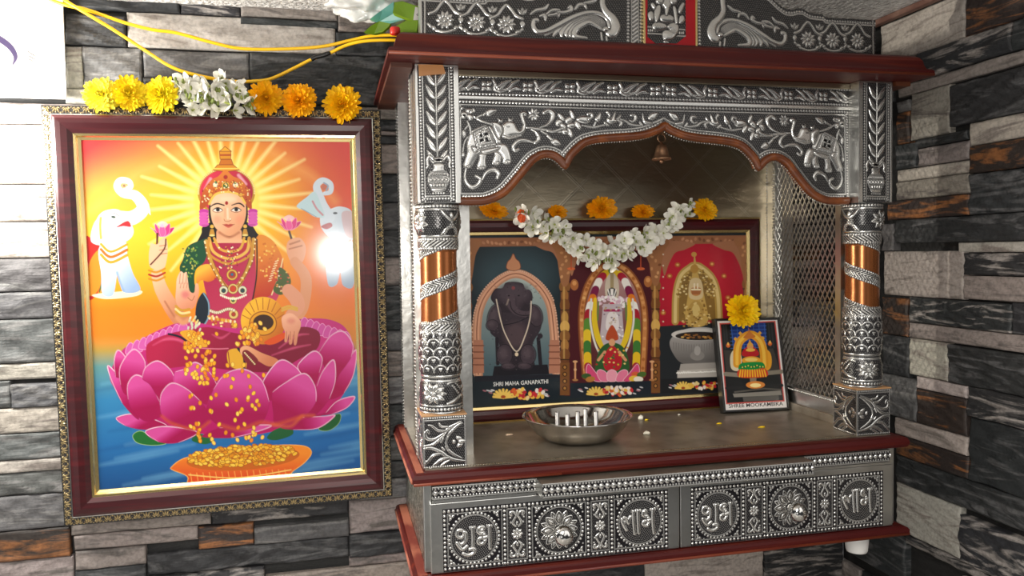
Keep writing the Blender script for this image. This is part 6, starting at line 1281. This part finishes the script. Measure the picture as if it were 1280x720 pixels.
# ---- small picture leaning on the wide one
SQ = [((893.8, 398.8), .2055), ((974.8, 397.3), .2055), ((985.2, 512.3), .1745), ((903, 516.4), .1745)]
SF = Frame([hit(1, y, *q) for q, y in SQ])
low = min(SF.P(0, 0)[2], SF.P(SF.w, 0)[2]); SF.O = SF.O+np.array([0, 0, ZS+.0004-low])
SROOT = thing('framed_picture', 'small black framed print of a goddess in a green skirt, propped against the wide picture', 'picture', tuple(SF.P(SF.w/2, 0)))
SF.mould([(0, -.009), (0, .002), (.0008, .0028), (.0030, .0028), (.0036, .0006)]).build('frame_moulding', M_BLACK, SROOT, SROOT)
SF.slab(.001, -.009, -.0005).build('backing_board', M_BLACK, SROOT, SROOT)
def small():
    U, V, P3 = SF.photo(.0034, 170, 240, .0004); H = homog([(896.5, 401.3), (973.8, 400.8), (983.3, 510), (905, 512.5)]); X, Y = hmap(H, U, V); a = Art(X, Y); a.C[:] = lin(np.array((.93, .91, .90)))
    S = lambda p: [(880+x/4, 350+y/4) for x, y in p]
    a.poly(S([(80, 216), (366, 208), (402, 610), (104, 620)]), '#d0544c'); a.poly(S([(86, 222), (360, 214), (396, 604), (110, 614)]), '#17191b')
    a.poly(S([(135, 220), (315, 216), (320, 330), (150, 350)]), '#12317a'); 
    for k in range(7): a.line(S([(140+k*28, 220), (148+k*28, 345)]), .3, '#3a68b8', smooth=False); a.line(S([(135, 235+k*18), (318, 232+k*18)]), .3, '#3a68b8', smooth=False)
    for x in (100, 112, 330, 345): a.line(S([(x, 225), (x+8, 340)]), 1.1, '#2a2c2e', smooth=False); 
    for x, y in ((122, 328), (335, 322)): a.ell(*S([(x, y)])[0], 2.6, 2.6, '#d86a2c'); a.ell(*S([(x, y-8)])[0], 1.2, 2, '#f4c060')
    a.poly(S([(100, 350), (200, 360), (350, 345), (385, 470), (110, 480)]), '#3a3632'); a.line(S([(105, 470), (200, 478), (390, 462)]), 2.6, '#8a8274', smooth=False); a.line(S([(110, 540), (390, 530)]), 2, '#1e1e20', smooth=False)
    for x, r in ((162, 1), (314, 1)): a.poly(S([(x-28, 440), (x-30, 380), (x-10, 350), (x+18, 362), (x+28, 400), (x+22, 440), (x, 456)]), '#dcd0b0' if x < 200 else '#e8a42c', True); a.ell(*S([(x-4, 395)])[0], 3, 6, '#c8641c')
    a.line(S([(165, 420), (168, 350), (185, 305), (235, 275), (280, 300), (300, 350), (305, 430)]), 5, '#e09a24'); a.line(S([(165, 420), (168, 350), (185, 305), (235, 275), (280, 300), (300, 350), (305, 430)]), 2, '#f4c24a')
    a.poly(S([(200, 290), (225, 262), (228, 240), (238, 262), (262, 285), (235, 296)]), '#c8742c', True)
    for x, y in ((160, 296), (300, 294), (185, 268), (285, 268)): a.poly(S([(x-10, y), (x, y-10), (x+10, y), (x, y+10)]), '#e0a83c')
    a.poly(S([(190, 370), (205, 345), (235, 330), (262, 345), (278, 370), (262, 384), (205, 384)]), '#b81c24', True); a.ell(*S([(234, 334)])[0], 4, 5, '#e09a5c'); a.poly(S([(222, 330), (232, 298), (246, 330)]), '#e0a83c'); a.ell(*S([(235, 352)])[0], 6, 2, '#e8b84c')
    a.ell(*S([(238, 404)])[0], 12, 5, '#e8a42c'); a.ell(*S([(238, 400)])[0], 8, 2.4, '#f0d070')
    a.poly(S([(182, 420), (240, 412), (296, 416), (302, 448), (240, 456), (176, 452)]), '#148a3c', True); a.poly(S([(176, 448), (240, 452), (304, 444), (318, 482), (240, 492), (170, 484)]), '#d03a20', True)
    for k in range(11): a.line(S([(182+k*12, 452), (176+k*13.4, 484)]), .9, '#f0b830', smooth=False)
    for k in range(16): a.ell(*S([(185+k*7.4, 434+4*math.sin(k))])[0], .9, .9, '#e8d060' if k % 2 else '#0a5a28')
    a.poly(S([(228, 492), (262, 490), (260, 512), (230, 512)]), '#8a7a64'); a.ell(*S([(256, 526)])[0], 12, 4.6, '#e08a3a'); a.ell(*S([(256, 528)])[0], 7, 2.6, '#ffe8a0')
    a.poly(S([(140, 568), (384, 556), (388, 578), (146, 586)]), '#8a867e'); a.poly(S([(190, 586), (372, 578), (374, 602), (194, 608)]), '#5a5854'); a.line(S([(150, 560), (300, 545), (384, 552)]), 1, '#55524c', smooth=False)
    return P3, a
P3, a = small(); a.mesh('print', P3, M_PRINTM, SROOT, SROOT, 'Col')
lettering('SHREE MOOKAMBIKA', SF, .0095, .0068, SF.w-.019, .0006, M_LB, SROOT, SROOT, .85)
MB().add([SF.P(SF.w*.4, SF.h*.7, -.009), SF.P(SF.w*.6, SF.h*.7, -.009), SF.P(SF.w*.65, .02, -.016), SF.P(SF.w*.35, .02, -.016), SF.P(SF.w*.4, SF.h*.7, -.0100), SF.P(SF.w*.6, SF.h*.7, -.0100), SF.P(SF.w*.65, .02, -.017), SF.P(SF.w*.35, .02, -.017)],
         [(0, 1, 2, 3), (7, 6, 5, 4), (0, 4, 5, 1), (1, 5, 6, 2), (2, 6, 7, 3), (3, 7, 4, 0)]).build('strut', M_BLACK, SROOT, SROOT)
# ------------------------------------------------------------------ flowers
M_PETAL = mat('yellow_petals', rough=.55, attr='Col', spec=.25)
M_WPET = mat('white_petals', rough=.5, attr='Col', spec=.3)
def mum(name, R, col, seed, depth=.62):
    """a full yellow bloom: layers of narrow curled petals on a dome facing -y"""
    rg = random.Random(seed); b = MB()
    b.sphere((0, .25*R, 0), R*.55, 10, 8, (1, .6, 1)); b.cols = [tuple(lin(np.array(col)*.75))]*len(b.v)
    for ring, (el, n, L) in enumerate(((-8, 22, .98), (6, 24, 1.0), (19, 24, .98), (32, 22, .94), (45, 19, .90), (58, 15, .86), (70, 10, .83), (82, 5, .80))):
        for k in range(n):
            a = 2*PI*(k+.5*(ring % 2))/n+rg.uniform(-.1, .1); e = math.radians(el+rg.uniform(-6, 6)); l = R*L*rg.uniform(.88, 1.08)
            d = Vector((math.cos(a)*math.cos(e), -math.sin(e)*depth, math.sin(a)*math.cos(e))); t = Vector((-math.sin(a), 0, math.cos(a))); nn = d.cross(t).normalized()
            w = R*.098*rg.uniform(.85, 1.2); vs = []; cup = rg.uniform(.0, .12)*R
            for f, ww in ((.25, .5), (.55, .9), (.82, 1.0), (.95, .7), (1.0, .25)):
                c = d*l*f+nn*(cup*(f*f-.3))
                for s in (-1, 0, 1): vs.append(c+t*w*ww*s+nn*(abs(s)*w*.35))
            sh = rg.uniform(.85, 1.1); cc = tuple(np.clip(lin(np.array(col))*np.array((sh, sh*rg.uniform(.9, 1.08), sh)), 0, 1))
            b.add([tuple(v) for v in vs], [(3*i+j, 3*i+j+1, 3*i+j+4, 3*i+j+3) for i in range(4) for j in (0, 1)], True, cc)
    me_o = b.build(name, M_PETAL, colattr='Col'); return me_o
def place(o, p, rx=0, ry=0, rz=0, sc=1.):
    o.location = tuple(p); o.rotation_euler = (rx, ry, rz); o.scale = (sc, sc, sc) if not hasattr(sc, '__len__') else sc; return o
PALE, YEL, ORG = (.99, .93, .30), (.99, .82, .07), (.98, .66, .04)
gF = 'yellow blooms laid along the top of the large picture'
FL = [(128, 119, 20.5, PALE, 'pale yellow bloom at the left end of the large picture top'), (161, 117, 20.5, (.99, .88, .14), 'large yellow bloom second from the left on the large picture'),
      (202, 119, 22.5, (.99, .90, .16), 'round yellow bloom just left of the white blossoms on the large picture'), (332, 123, 21, (.98, .72, .06), 'golden bloom just right of the white blossoms on the large picture'),
      (374, 126, 21.5, (.98, .70, .05), 'golden bloom between two others on the right half of the picture top'), (428, 131, 23.5, (.98, .76, .05), 'golden bloom on its own near the right corner of the large picture')]
for k, (u, v, r, c, lab) in enumerate(FL):
    p = hit(1, .222, u, v); o = mum('yellow_flower', r*1.10/983, c, 20+k, .7); place(o, p, random.uniform(-.15, .25), random.uniform(0, 6), random.uniform(-.3, .2)); tag(o, lab, 'flower', gF)
gI = 'yellow blooms inside the shrine'
FI = [(617, 263, 19, (1, .62, .55), ORG, .2265, 'flattened yellow bloom at the left end of the wide picture top'), (697, 265, 13, (1, .7, .7), ORG, .2285, 'small yellow bloom half hidden behind the white garland'),
      (752, 261, 21, (1, .7, .74), ORG, .2265, 'yellow bloom on the middle of the wide picture top'), (803.5, 265, 16.5, (1, .7, .62), ORG, .2265, 'low yellow bloom between the middle bloom and the right end of the garland'),
      (881, 262, 18, (1, .7, .82), (.98, .74, .06), .213, 'yellow bloom at the right end of the white garland'), (928, 389, 25.5, (1, .8, .86), YEL, .188, 'bright yellow bloom on top of the small black framed picture')]
for k, (u, v, r, s3, c, y, lab) in enumerate(FI):
    p = hit(1, y, u, v); o = mum('yellow_flower', r*1.15/983, c, 40+k); place(o, p, -.15, random.uniform(-.2, .2), .1, s3); tag(o, lab, 'flower', gI)

def blossom(name, seed, L=.0115):
    """a waxy white blossom: five pointed petals over a short green tube, opening towards -y"""
    rg = random.Random(seed); b = MB(); W1, W2 = tuple(lin((.93, .92, .88))), tuple(lin((.86, .86, .74)))
    op = rg.uniform(.22, .8)
    for k in range(5):
        a = 2*PI*k/5+rg.uniform(-.15, .15); t = Vector((-math.sin(a), 0, math.cos(a))); r = Vector((math.cos(a), 0, math.sin(a))); l = L*rg.uniform(.85, 1.1); vs = []; cs = []
        for f, w in ((0, .14), (.2, .28), (.45, .40), (.7, .36), (.88, .2), (1, .03)):
            an = op*1.35*f; c = r*(l*(math.sin(an)/max(an, .01))*f)+Vector((0, -1, 0))*(l*f*(1-.5*op*f))
            n = (Vector((0, -1, 0))*math.sin(an)-r*math.cos(an))
            for s in (-1, -.5, 0, .5, 1): vs.append(c+t*w*l*s-n*(abs(s)**2*w*l*.38)); cs.append(f)
        o = len(b.v); b.add([tuple(v) for v in vs], [(5*i+j, 5*i+j+1, 5*i+j+6, 5*i+j+5) for i in range(5) for j in range(4)], True, W1)
        for i, f in enumerate(cs): b.cols[o+i] = tuple(np.array(W2)*(1-min(1, f*2.5))+np.array(W1)*min(1, f*2.5))
    n0 = len(b.v); b.lathe((0, 0, 0), [(.0008, 0), (.0013, L*.3), (.0016, L*.75)], 8)
    for i in range(n0, len(b.v)): x, y, z = b.v[i]; b.v[i] = (x, z-L*.55, y); b.cols[i] = tuple(lin((.62, .66, .34)))
    return b.build(name, M_WPET, colattr='Col')
BLOS = [blossom('blossom', 90+k) for k in range(5)]
M_THREAD = mat('garland_thread', lin((.55, .50, .35)), .8)
def garland(root, spots, path, y0):
    """spots: photo positions; blossoms are tied all round a thread"""
    base = np.array(root.matrix_world.translation)
    gb = MB(); rg = random.Random(5); Qp = np.array([tuple(p) for p in sp(path, 8)])
    for k in range(46):
        p = Qp[rg.randrange(len(Qp))]; gb.sphere((p[0]+rg.uniform(-.007, .007), p[1]-.010-rg.random()*.007, p[2]+rg.uniform(-.009, .009)), .0026, 6, 4, (.7, .8, 1.3))
    gb.build('green_calyxes', mat('calyx_green', lin((.45, .50, .22)), .6), root, root)['kind'] = 'stuff'
    MB().tube([tuple(p) for p in sp(path, 5)], .0012, 6).build('thread', M_THREAD, root, root)
    for k, (u, v, dy, s) in enumerate(spots):
        c = BLOS[k % 5].copy() if k >= 5 or BLOS[k % 5].parent is not None else BLOS[k % 5]
        if c is not BLOS[k % 5]: COL.objects.link(c)
        c.parent = root; p = hit(1, y0+dy, u, v)-base
        rg = random.Random(k*7+int(u)); place(c, p, rg.uniform(-1.0, 1.2), rg.uniform(0, 6.3), rg.uniform(-1.0, 1.0), s)
gp = [(646, 270), (662, 276), (682, 283), (704, 294), (724, 306), (744, 318), (762, 320), (782, 308), (802, 300), (822, 293), (836, 282), (848, 268), (858, 258)]
base = hit(1, .208, 752, 318); GR = thing('flower_garland', 'white blossom garland with one orange bud, draped over the front of the wide picture', 'garland', tuple(base))
rg = random.Random(11); spots = []
Q = sp(gp, 12); d = np.r_[0, np.cumsum(np.hypot(*np.diff(Q, axis=0).T))]
for k in range(74):
    t = d[-1]*(k+.5)/74; x, y = np.interp(t, d, Q[:, 0]), np.interp(t, d, Q[:, 1]); spr = 13 if 660 < x < 815 else 9
    a = k*2.4; spots.append((x+math.cos(a)*spr*.8*rg.uniform(.4, 1), y+math.sin(a)*spr*rg.uniform(.4, 1.1), -.004-.007*rg.random(), rg.uniform(.85, 1.15)))
garland(GR, spots, [tuple(hit(1, .207, *p)) for p in gp], .208)
b = MB()
p = hit(1, .193, 652, 270)
for k in range(7):
    a = 2*PI*k/7; c = (p[0]+.0035*math.cos(a), p[1]+.0015*math.sin(k), p[2]+.0045*math.sin(a)); b.sphere(c, .0042, 8, 6, (.8, .7, 1.3))
b.sphere(tuple(p), .0048, 8, 6); b.build('orange_bud', mat('orange_bud', lin((.92, .36, .12)), .5), GR, GR)
wp = [(226, 110), (240, 122), (256, 122), (272, 124), (288, 120), (304, 126), (316, 134)]
base = hit(1, .222, 270, 128); GW = thing('flower_garland', 'bunch of white blossoms between the yellow blooms on the large picture', 'garland', tuple(base))
spots = [(232, 104, 0, 1.2), (228, 112, -.003, 1.1), (240, 108, -.004, 1.1), (236, 124, -.004, 1.2), (244, 130, -.006, 1.25), (254, 118, -.006, 1.3), (248, 108, -.002, 1.0), (262, 108, -.004, 1.2), (270, 102, -.002, 1.15), (278, 98, 0, 1.1), (268, 114, -.006, 1.2), (282, 104, -.003, 1.2),
         (268, 132, -.008, 1.3), (275, 138, -.008, 1.2), (262, 126, -.006, 1.1), (288, 130, -.008, 1.35), (282, 120, -.006, 1.0), (294, 112, -.004, 1.1), (302, 124, -.007, 1.2), (298, 104, -.002, 1.0), (306, 132, -.006, 1.1), (312, 126, -.004, 1.0), (292, 138, -.008, 1.0), (240, 138, -.006, 1.0), (258, 134, -.007, 1.0)]
garland(GW, spots, [tuple(hit(1, .223, *p)) for p in wp], .222)

# ------------------------------------------------------------------ steel bowl with wick holders
bc = hit(2, ZS, 722, 549); BOWL = thing('steel_bowl', 'shallow stainless steel lamp bowl with five wick posts, standing on the shrine shelf', 'bowl', (bc[0], bc[1], ZS+.0003))
prof = [(.0005, .0), (.032, 0), (.036, .0006), (.045, .0034), (.0545, .0100), (.0620, .0190), (.0665, .0275), (.0680, .0298), (.0700, .0310), (.0704, .0304), (.0706, .0310), (.0700, .0320), (.0676, .0309), (.0655, .0277), (.0608, .0195), (.0533, .0108), (.0440, .0048), (.0355, .0021), (.0320, .0016), (.0005, .0016)]
MB().lathe((bc[0], bc[1], ZS+.0003), prof, 72, (True, True)).build('bowl', M_STEEL, BOWL, BOWL)
for dx, dy in ((-.0255, .004), (-.0172, -.014), (.0000, -.002), (.0150, .012), (.0225, -.008)):
    MB().lathe((bc[0]+dx, bc[1]+dy, ZS+.0016), [(.0038, 0), (.0029, .001), (.0029, .0340), (.0024, .0347), (.0020, .0344), (.0019, .030), (.0002, .030)], 14).build('wick_post', M_POST, BOWL, BOWL)
# ------------------------------------------------------------------ loose petals on the shelf
def loose(name, u, v, pts, col, lab, z=.0004, t=.0012, group=None):
    c = hit(2, ZS, u, v); b = MB(); n = len(pts)
    top = [(c[0]+x*.001, c[1]+y*.001, ZS+z+t*(.6+.6*((i*37) % 5)/4)) for i, (x, y) in enumerate(pts)]; bot = [(c[0]+x*.001, c[1]+y*.001, ZS+z) for x, y in pts]
    b.add(bot+top+[(c[0], c[1], ZS+z+t*1.5)], [tuple(range(n-1, -1, -1))]+[(i, (i+1) % n, n+(i+1) % n, n+i) for i in range(n)]+[(n+i, n+(i+1) % n, 2*n) for i in range(n)], True)
    o = b.build(name, mat(name+'_tint', lin(col), .5)); tag(o, lab, 'petal', group); return o
loose('white_petal', 801, 524, [(-3.5, -2), (0, -5), (3, -2), (3.4, 3), (0, 5), (-3, 3)], (.92, .91, .86), 'white petal with a yellow bit beside it, on the shelf right of the bowl', t=.004, group='loose white petals')
loose('yellow_petal', 807.5, 525.5, [(-2.5, -1), (1, -2), (4, 0), (1, 2)], (.93, .80, .12), 'tiny yellow petal touching the white petal behind the bowl', group='loose yellow petals')
loose('white_petal', 808, 543, [(-5, -2), (-1, -1), (2, -4), (5, -1), (4, 4), (0, 2), (-3, 4)], (.90, .88, .80), 'crumpled white petal on the shelf, nearest the right side of the bowl', t=.003, group='loose white petals')
loose('white_petal', 637, 544, [(-5, -3), (4, -3), (5, 2), (0, 3), (-5, 2)], (.78, .68, .58), 'pale square petal on the shelf left of the bowl', group='loose white petals')
loose('yellow_petal', 899, 530, [(-5, -1), (-1, 2), (4, 1), (2, -3)], (.93, .78, .10), 'yellow petal on the shelf under the left foot of the small picture', group='loose yellow petals')
loose('yellow_petal', 952, 534.5, [(-6, -1), (0, 2.5), (6, 1.5), (3, -2.5)], (.95, .80, .12), 'yellow petal on the open shelf in front of the small picture', group='loose yellow petals')
loose('white_petal', 849, 519, [(-1.5, -2), (2, -1), (1, 2), (-2, 1)], (.85, .83, .78), 'speck of white petal at the foot of the wide picture', group='loose white petals')

# ------------------------------------------------------------------ yellow wires along the wall
M_WIRE = mat('yellow_wire', lin((.97, .76, .06)), .35)
def wire(pts, lab):
    q = [tuple(hit(1, y, u, v)) for u, v, y in pts]; o = MB().tube([tuple(p) for p in sp(q, 6)], .0022, 10).build('yellow_wire', M_WIRE); tag(o, lab, 'wire', 'yellow wires along the wall'); return o
wire([(40, -14, .236), (62, -1, .236), (85, 7, .236), (108, 12, .237), (155, 28, .242), (190, 37, .242), (220, 41, .242), (265, 53, .242), (300, 60.5, .242), (345, 61.5, .240), (400, 58.5, .238), (440, 50, .232), (465, 45, .222), (500, 44, .21), (540, 46, .2)], 'upper yellow wire running from the poster to the shrine roof')
w2 = wire([(60, -18, .231), (78, -2, .231), (100, 12, .231), (140, 36, .238), (180, 62, .242), (215, 84, .240), (250, 95, .236), (290, 101.5, .234), (318, 101.5, .236), (340, 98, .238), (370, 84, .238), (390, 74, .237), (412, 66.5, .236), (432, 57, .230), (455, 51.5, .22), (488, 50, .21), (530, 52, .2)], 'lower yellow wire with a black taped joint, sagging above the white blossoms')
MB().tube([tuple(p) for p in sp([hit(1, .2372, 389, 74.6), hit(1, .2366, 394, 71.6), hit(1, .236, 404, 69), hit(1, .2356, 413, 66)], 5)], [.0026, .0031]+[.0030]*12+[.0026, .0023], 10).build('black_tape', M_BLACK, w2)
# ------------------------------------------------------------------ packets and bag on the left end of the roof
def crumple(name, u, v, y, rx, ry, rz, m, lab, cat, seed, amp=.3):
    c = hit(1, y, u, v); rg = np.random.RandomState(seed); K = rg.normal(0, 1, (22, 3))*6.5; ph = rg.rand(22)*6.3
    b = MB(); n, mm = 72, 46; R = []
    for i in range(mm+1):
        th = PI*(i+.02)/(mm+.04); r = []
        for k in range(n):
            a = 2*PI*k/n; d = np.array([math.sin(th)*math.cos(a), math.sin(th)*math.sin(a), math.cos(th)])
            f = 1+amp*sum(1-2*abs((K[j]@d+ph[j])/PI % 2-1) for j in range(22))/9
            r.append((c[0]+rx*d[0]*f, c[1]+ry*d[1]*f, max(c[2]+rz*d[2]*f, .2364 if c[0]+rx*d[0]*f > -.028 else -9)))
        R.append(r)
    b.rings(R, (True, True), True); o = b.build(name, m); tag(o, lab, cat); return o
M_BAG = mat('thin_plastic_film', (.66, .66, .64), .22, spec=.6, coat=.6)
crumple('plastic_bag', 462, 0, .205, .052, .03, .026, M_BAG, 'crumpled white plastic bag on the left end of the shrine roof', 'bag', 3, .42)
def packet(name, pts, y, t, m, lab, cat='packet', skew=.0):
    q = [hit(1, y+skew*i, u, v) for i, (u, v) in enumerate(pts)]; n = len(q)
    b = MB(); b.add([tuple(p) for p in q]+[(p[0]+t*.25, p[1]+t, p[2]) for p in q], [tuple(range(n)), tuple(range(2*n-1, n-1, -1))]+[(i, (i+1) % n, n+(i+1) % n, n+i) for i in range(n)])
    o = b.build(name, m); tag(o, lab, cat); return o
M_GRN = mat('green_carton', lin((.50, .66, .14)), .45)
g1 = packet('green_packet', [(491, 16), (493, 3), (503, 1.5), (509, 3.5), (530, 10.5), (522, 27), (509, 23)], .145, .012, M_GRN, 'tall green carton with a white end label beside the crown board', skew=.0005)
b = MB(); b.add([tuple(hit(1, .1435, *q)) for q in ((519, 8.5), (529.5, 11.5), (523, 27.5), (516.5, 25))]+[tuple(hit(1, .1448, *q)) for q in ((519, 8.5), (529.5, 11.5), (523, 27.5), (516.5, 25))], [(0, 1, 2, 3), (7, 6, 5, 4), (0, 4, 5, 1), (1, 5, 6, 2), (2, 6, 7, 3), (3, 7, 4, 0)]); lb = b.build('end_label', mat('white_carton', (.75, .73, .70), .5), g1)
class _Plane: pass
lf = _Plane(); q0 = hit(1, .1434, 520.3, 19); lf.PP = lambda A, B, D: q0+np.array([.95, 0, -.3])*np.asarray(A)[..., None]+np.array([.3, 0, .95])*np.asarray(B)[..., None]+np.array([0, -1, 0])*np.asarray(D)[..., None]
cr_ = thing('tmp', 'x', 'x'); lettering('oc', lf, 0, 0, .0052, .0001, M_LB, lb, cr_); bpy.data.objects.remove(cr_)
packet('green_packet', [(455, 40), (464, 32), (474, 26.5), (488, 29.5), (486, 33), (478, 40), (468, 42)], .165, .008, M_GRN, 'folded green leaf-shaped packet lying lowest on the roof, above the wires', skew=.001)
packet('green_packet', [(494, 33), (507, 26), (523, 25), (521, 40), (500, 40)], .12, .008, M_GRN, 'green packet wedged between the tall carton and the roof moulding')
packet('teal_packet', [(462, 24), (478, 12), (492, 2), (492, 17), (506, 24.5), (488, 29.5), (474, 27)], .170, .008, mat('teal_film', lin((.50, .80, .78)), .25, coat=.6), 'pale teal plastic packet between the white bag and the green carton', skew=.0015)
c = hit(1, .10, 494, 38); o = MB().lathe((c[0], c[1], c[2]-.005), [(.0058, 0), (.0062, .001), (.0062, .007), (.0052, .0085), (.001, .0088)], 20).build('red_cap', mat('red_plastic', lin((.80, .16, .12)), .35)); tag(o, 'small red cap beside the wires at the corner of the roof', 'cap')

# ------------------------------------------------------------------ poster on the wall at the upper left
U, V = grid(200, 240); x0, x1 = -.60, hit(1, .2435, 80.5, 60)[0]; z1, z0 = ZC-.0005, hit(1, .2435, 70, 123.5)[2]
P3 = np.stack([x0+U*(x1-x0), np.full(U.shape, .2435), z1-V*(z1-z0)], -1); X, Y = proj(P3[..., 0], P3[..., 1], P3[..., 2]); a = Art(X, Y); a.C[:] = lin(np.array((.90, .88, .86)))
a.poly([(-60, 30), (40, 20), (52, 60), (48, 74), (20, 96), (-60, 98)], '#e8dcd2', True, soft=3, alpha=.6)
a.line([(-18, 40), (0, 49), (13, 59), (19.5, 71), (15.5, 81.5)], [4, 4.2, 4, 3.2, .8], '#2c1e44'); a.line([(-14, 47), (0, 56), (9, 63), (13, 70)], [1.2, 1.2, .9, .4], '#8a7a98')
for p, q in (((34.5, 64), (44.5, 70.5)), ((35.5, 69.5), (43, 73.8)), ((35.5, 73.3), (41, 76.6))): a.line([p, q], .8, '#1c141a', smooth=False)
a.line([(0, 18), (4, 15.5)], .4, '#5a5058', smooth=False)
b = MB().box(x0, .2438, z0, x1, .2465, z1); PO = b.build('wall_poster', mat('white_board', (.78, .77, .75), .5)); tag(PO, 'white poster with a purple curve and three dashes, upper left of the wall', 'poster')
a.mesh('print', P3, mat('poster_print', rough=.5, attr='Col'), PO, _z := thing('tmp', 'x', 'x'), 'Col'); bpy.data.objects.remove(_z)
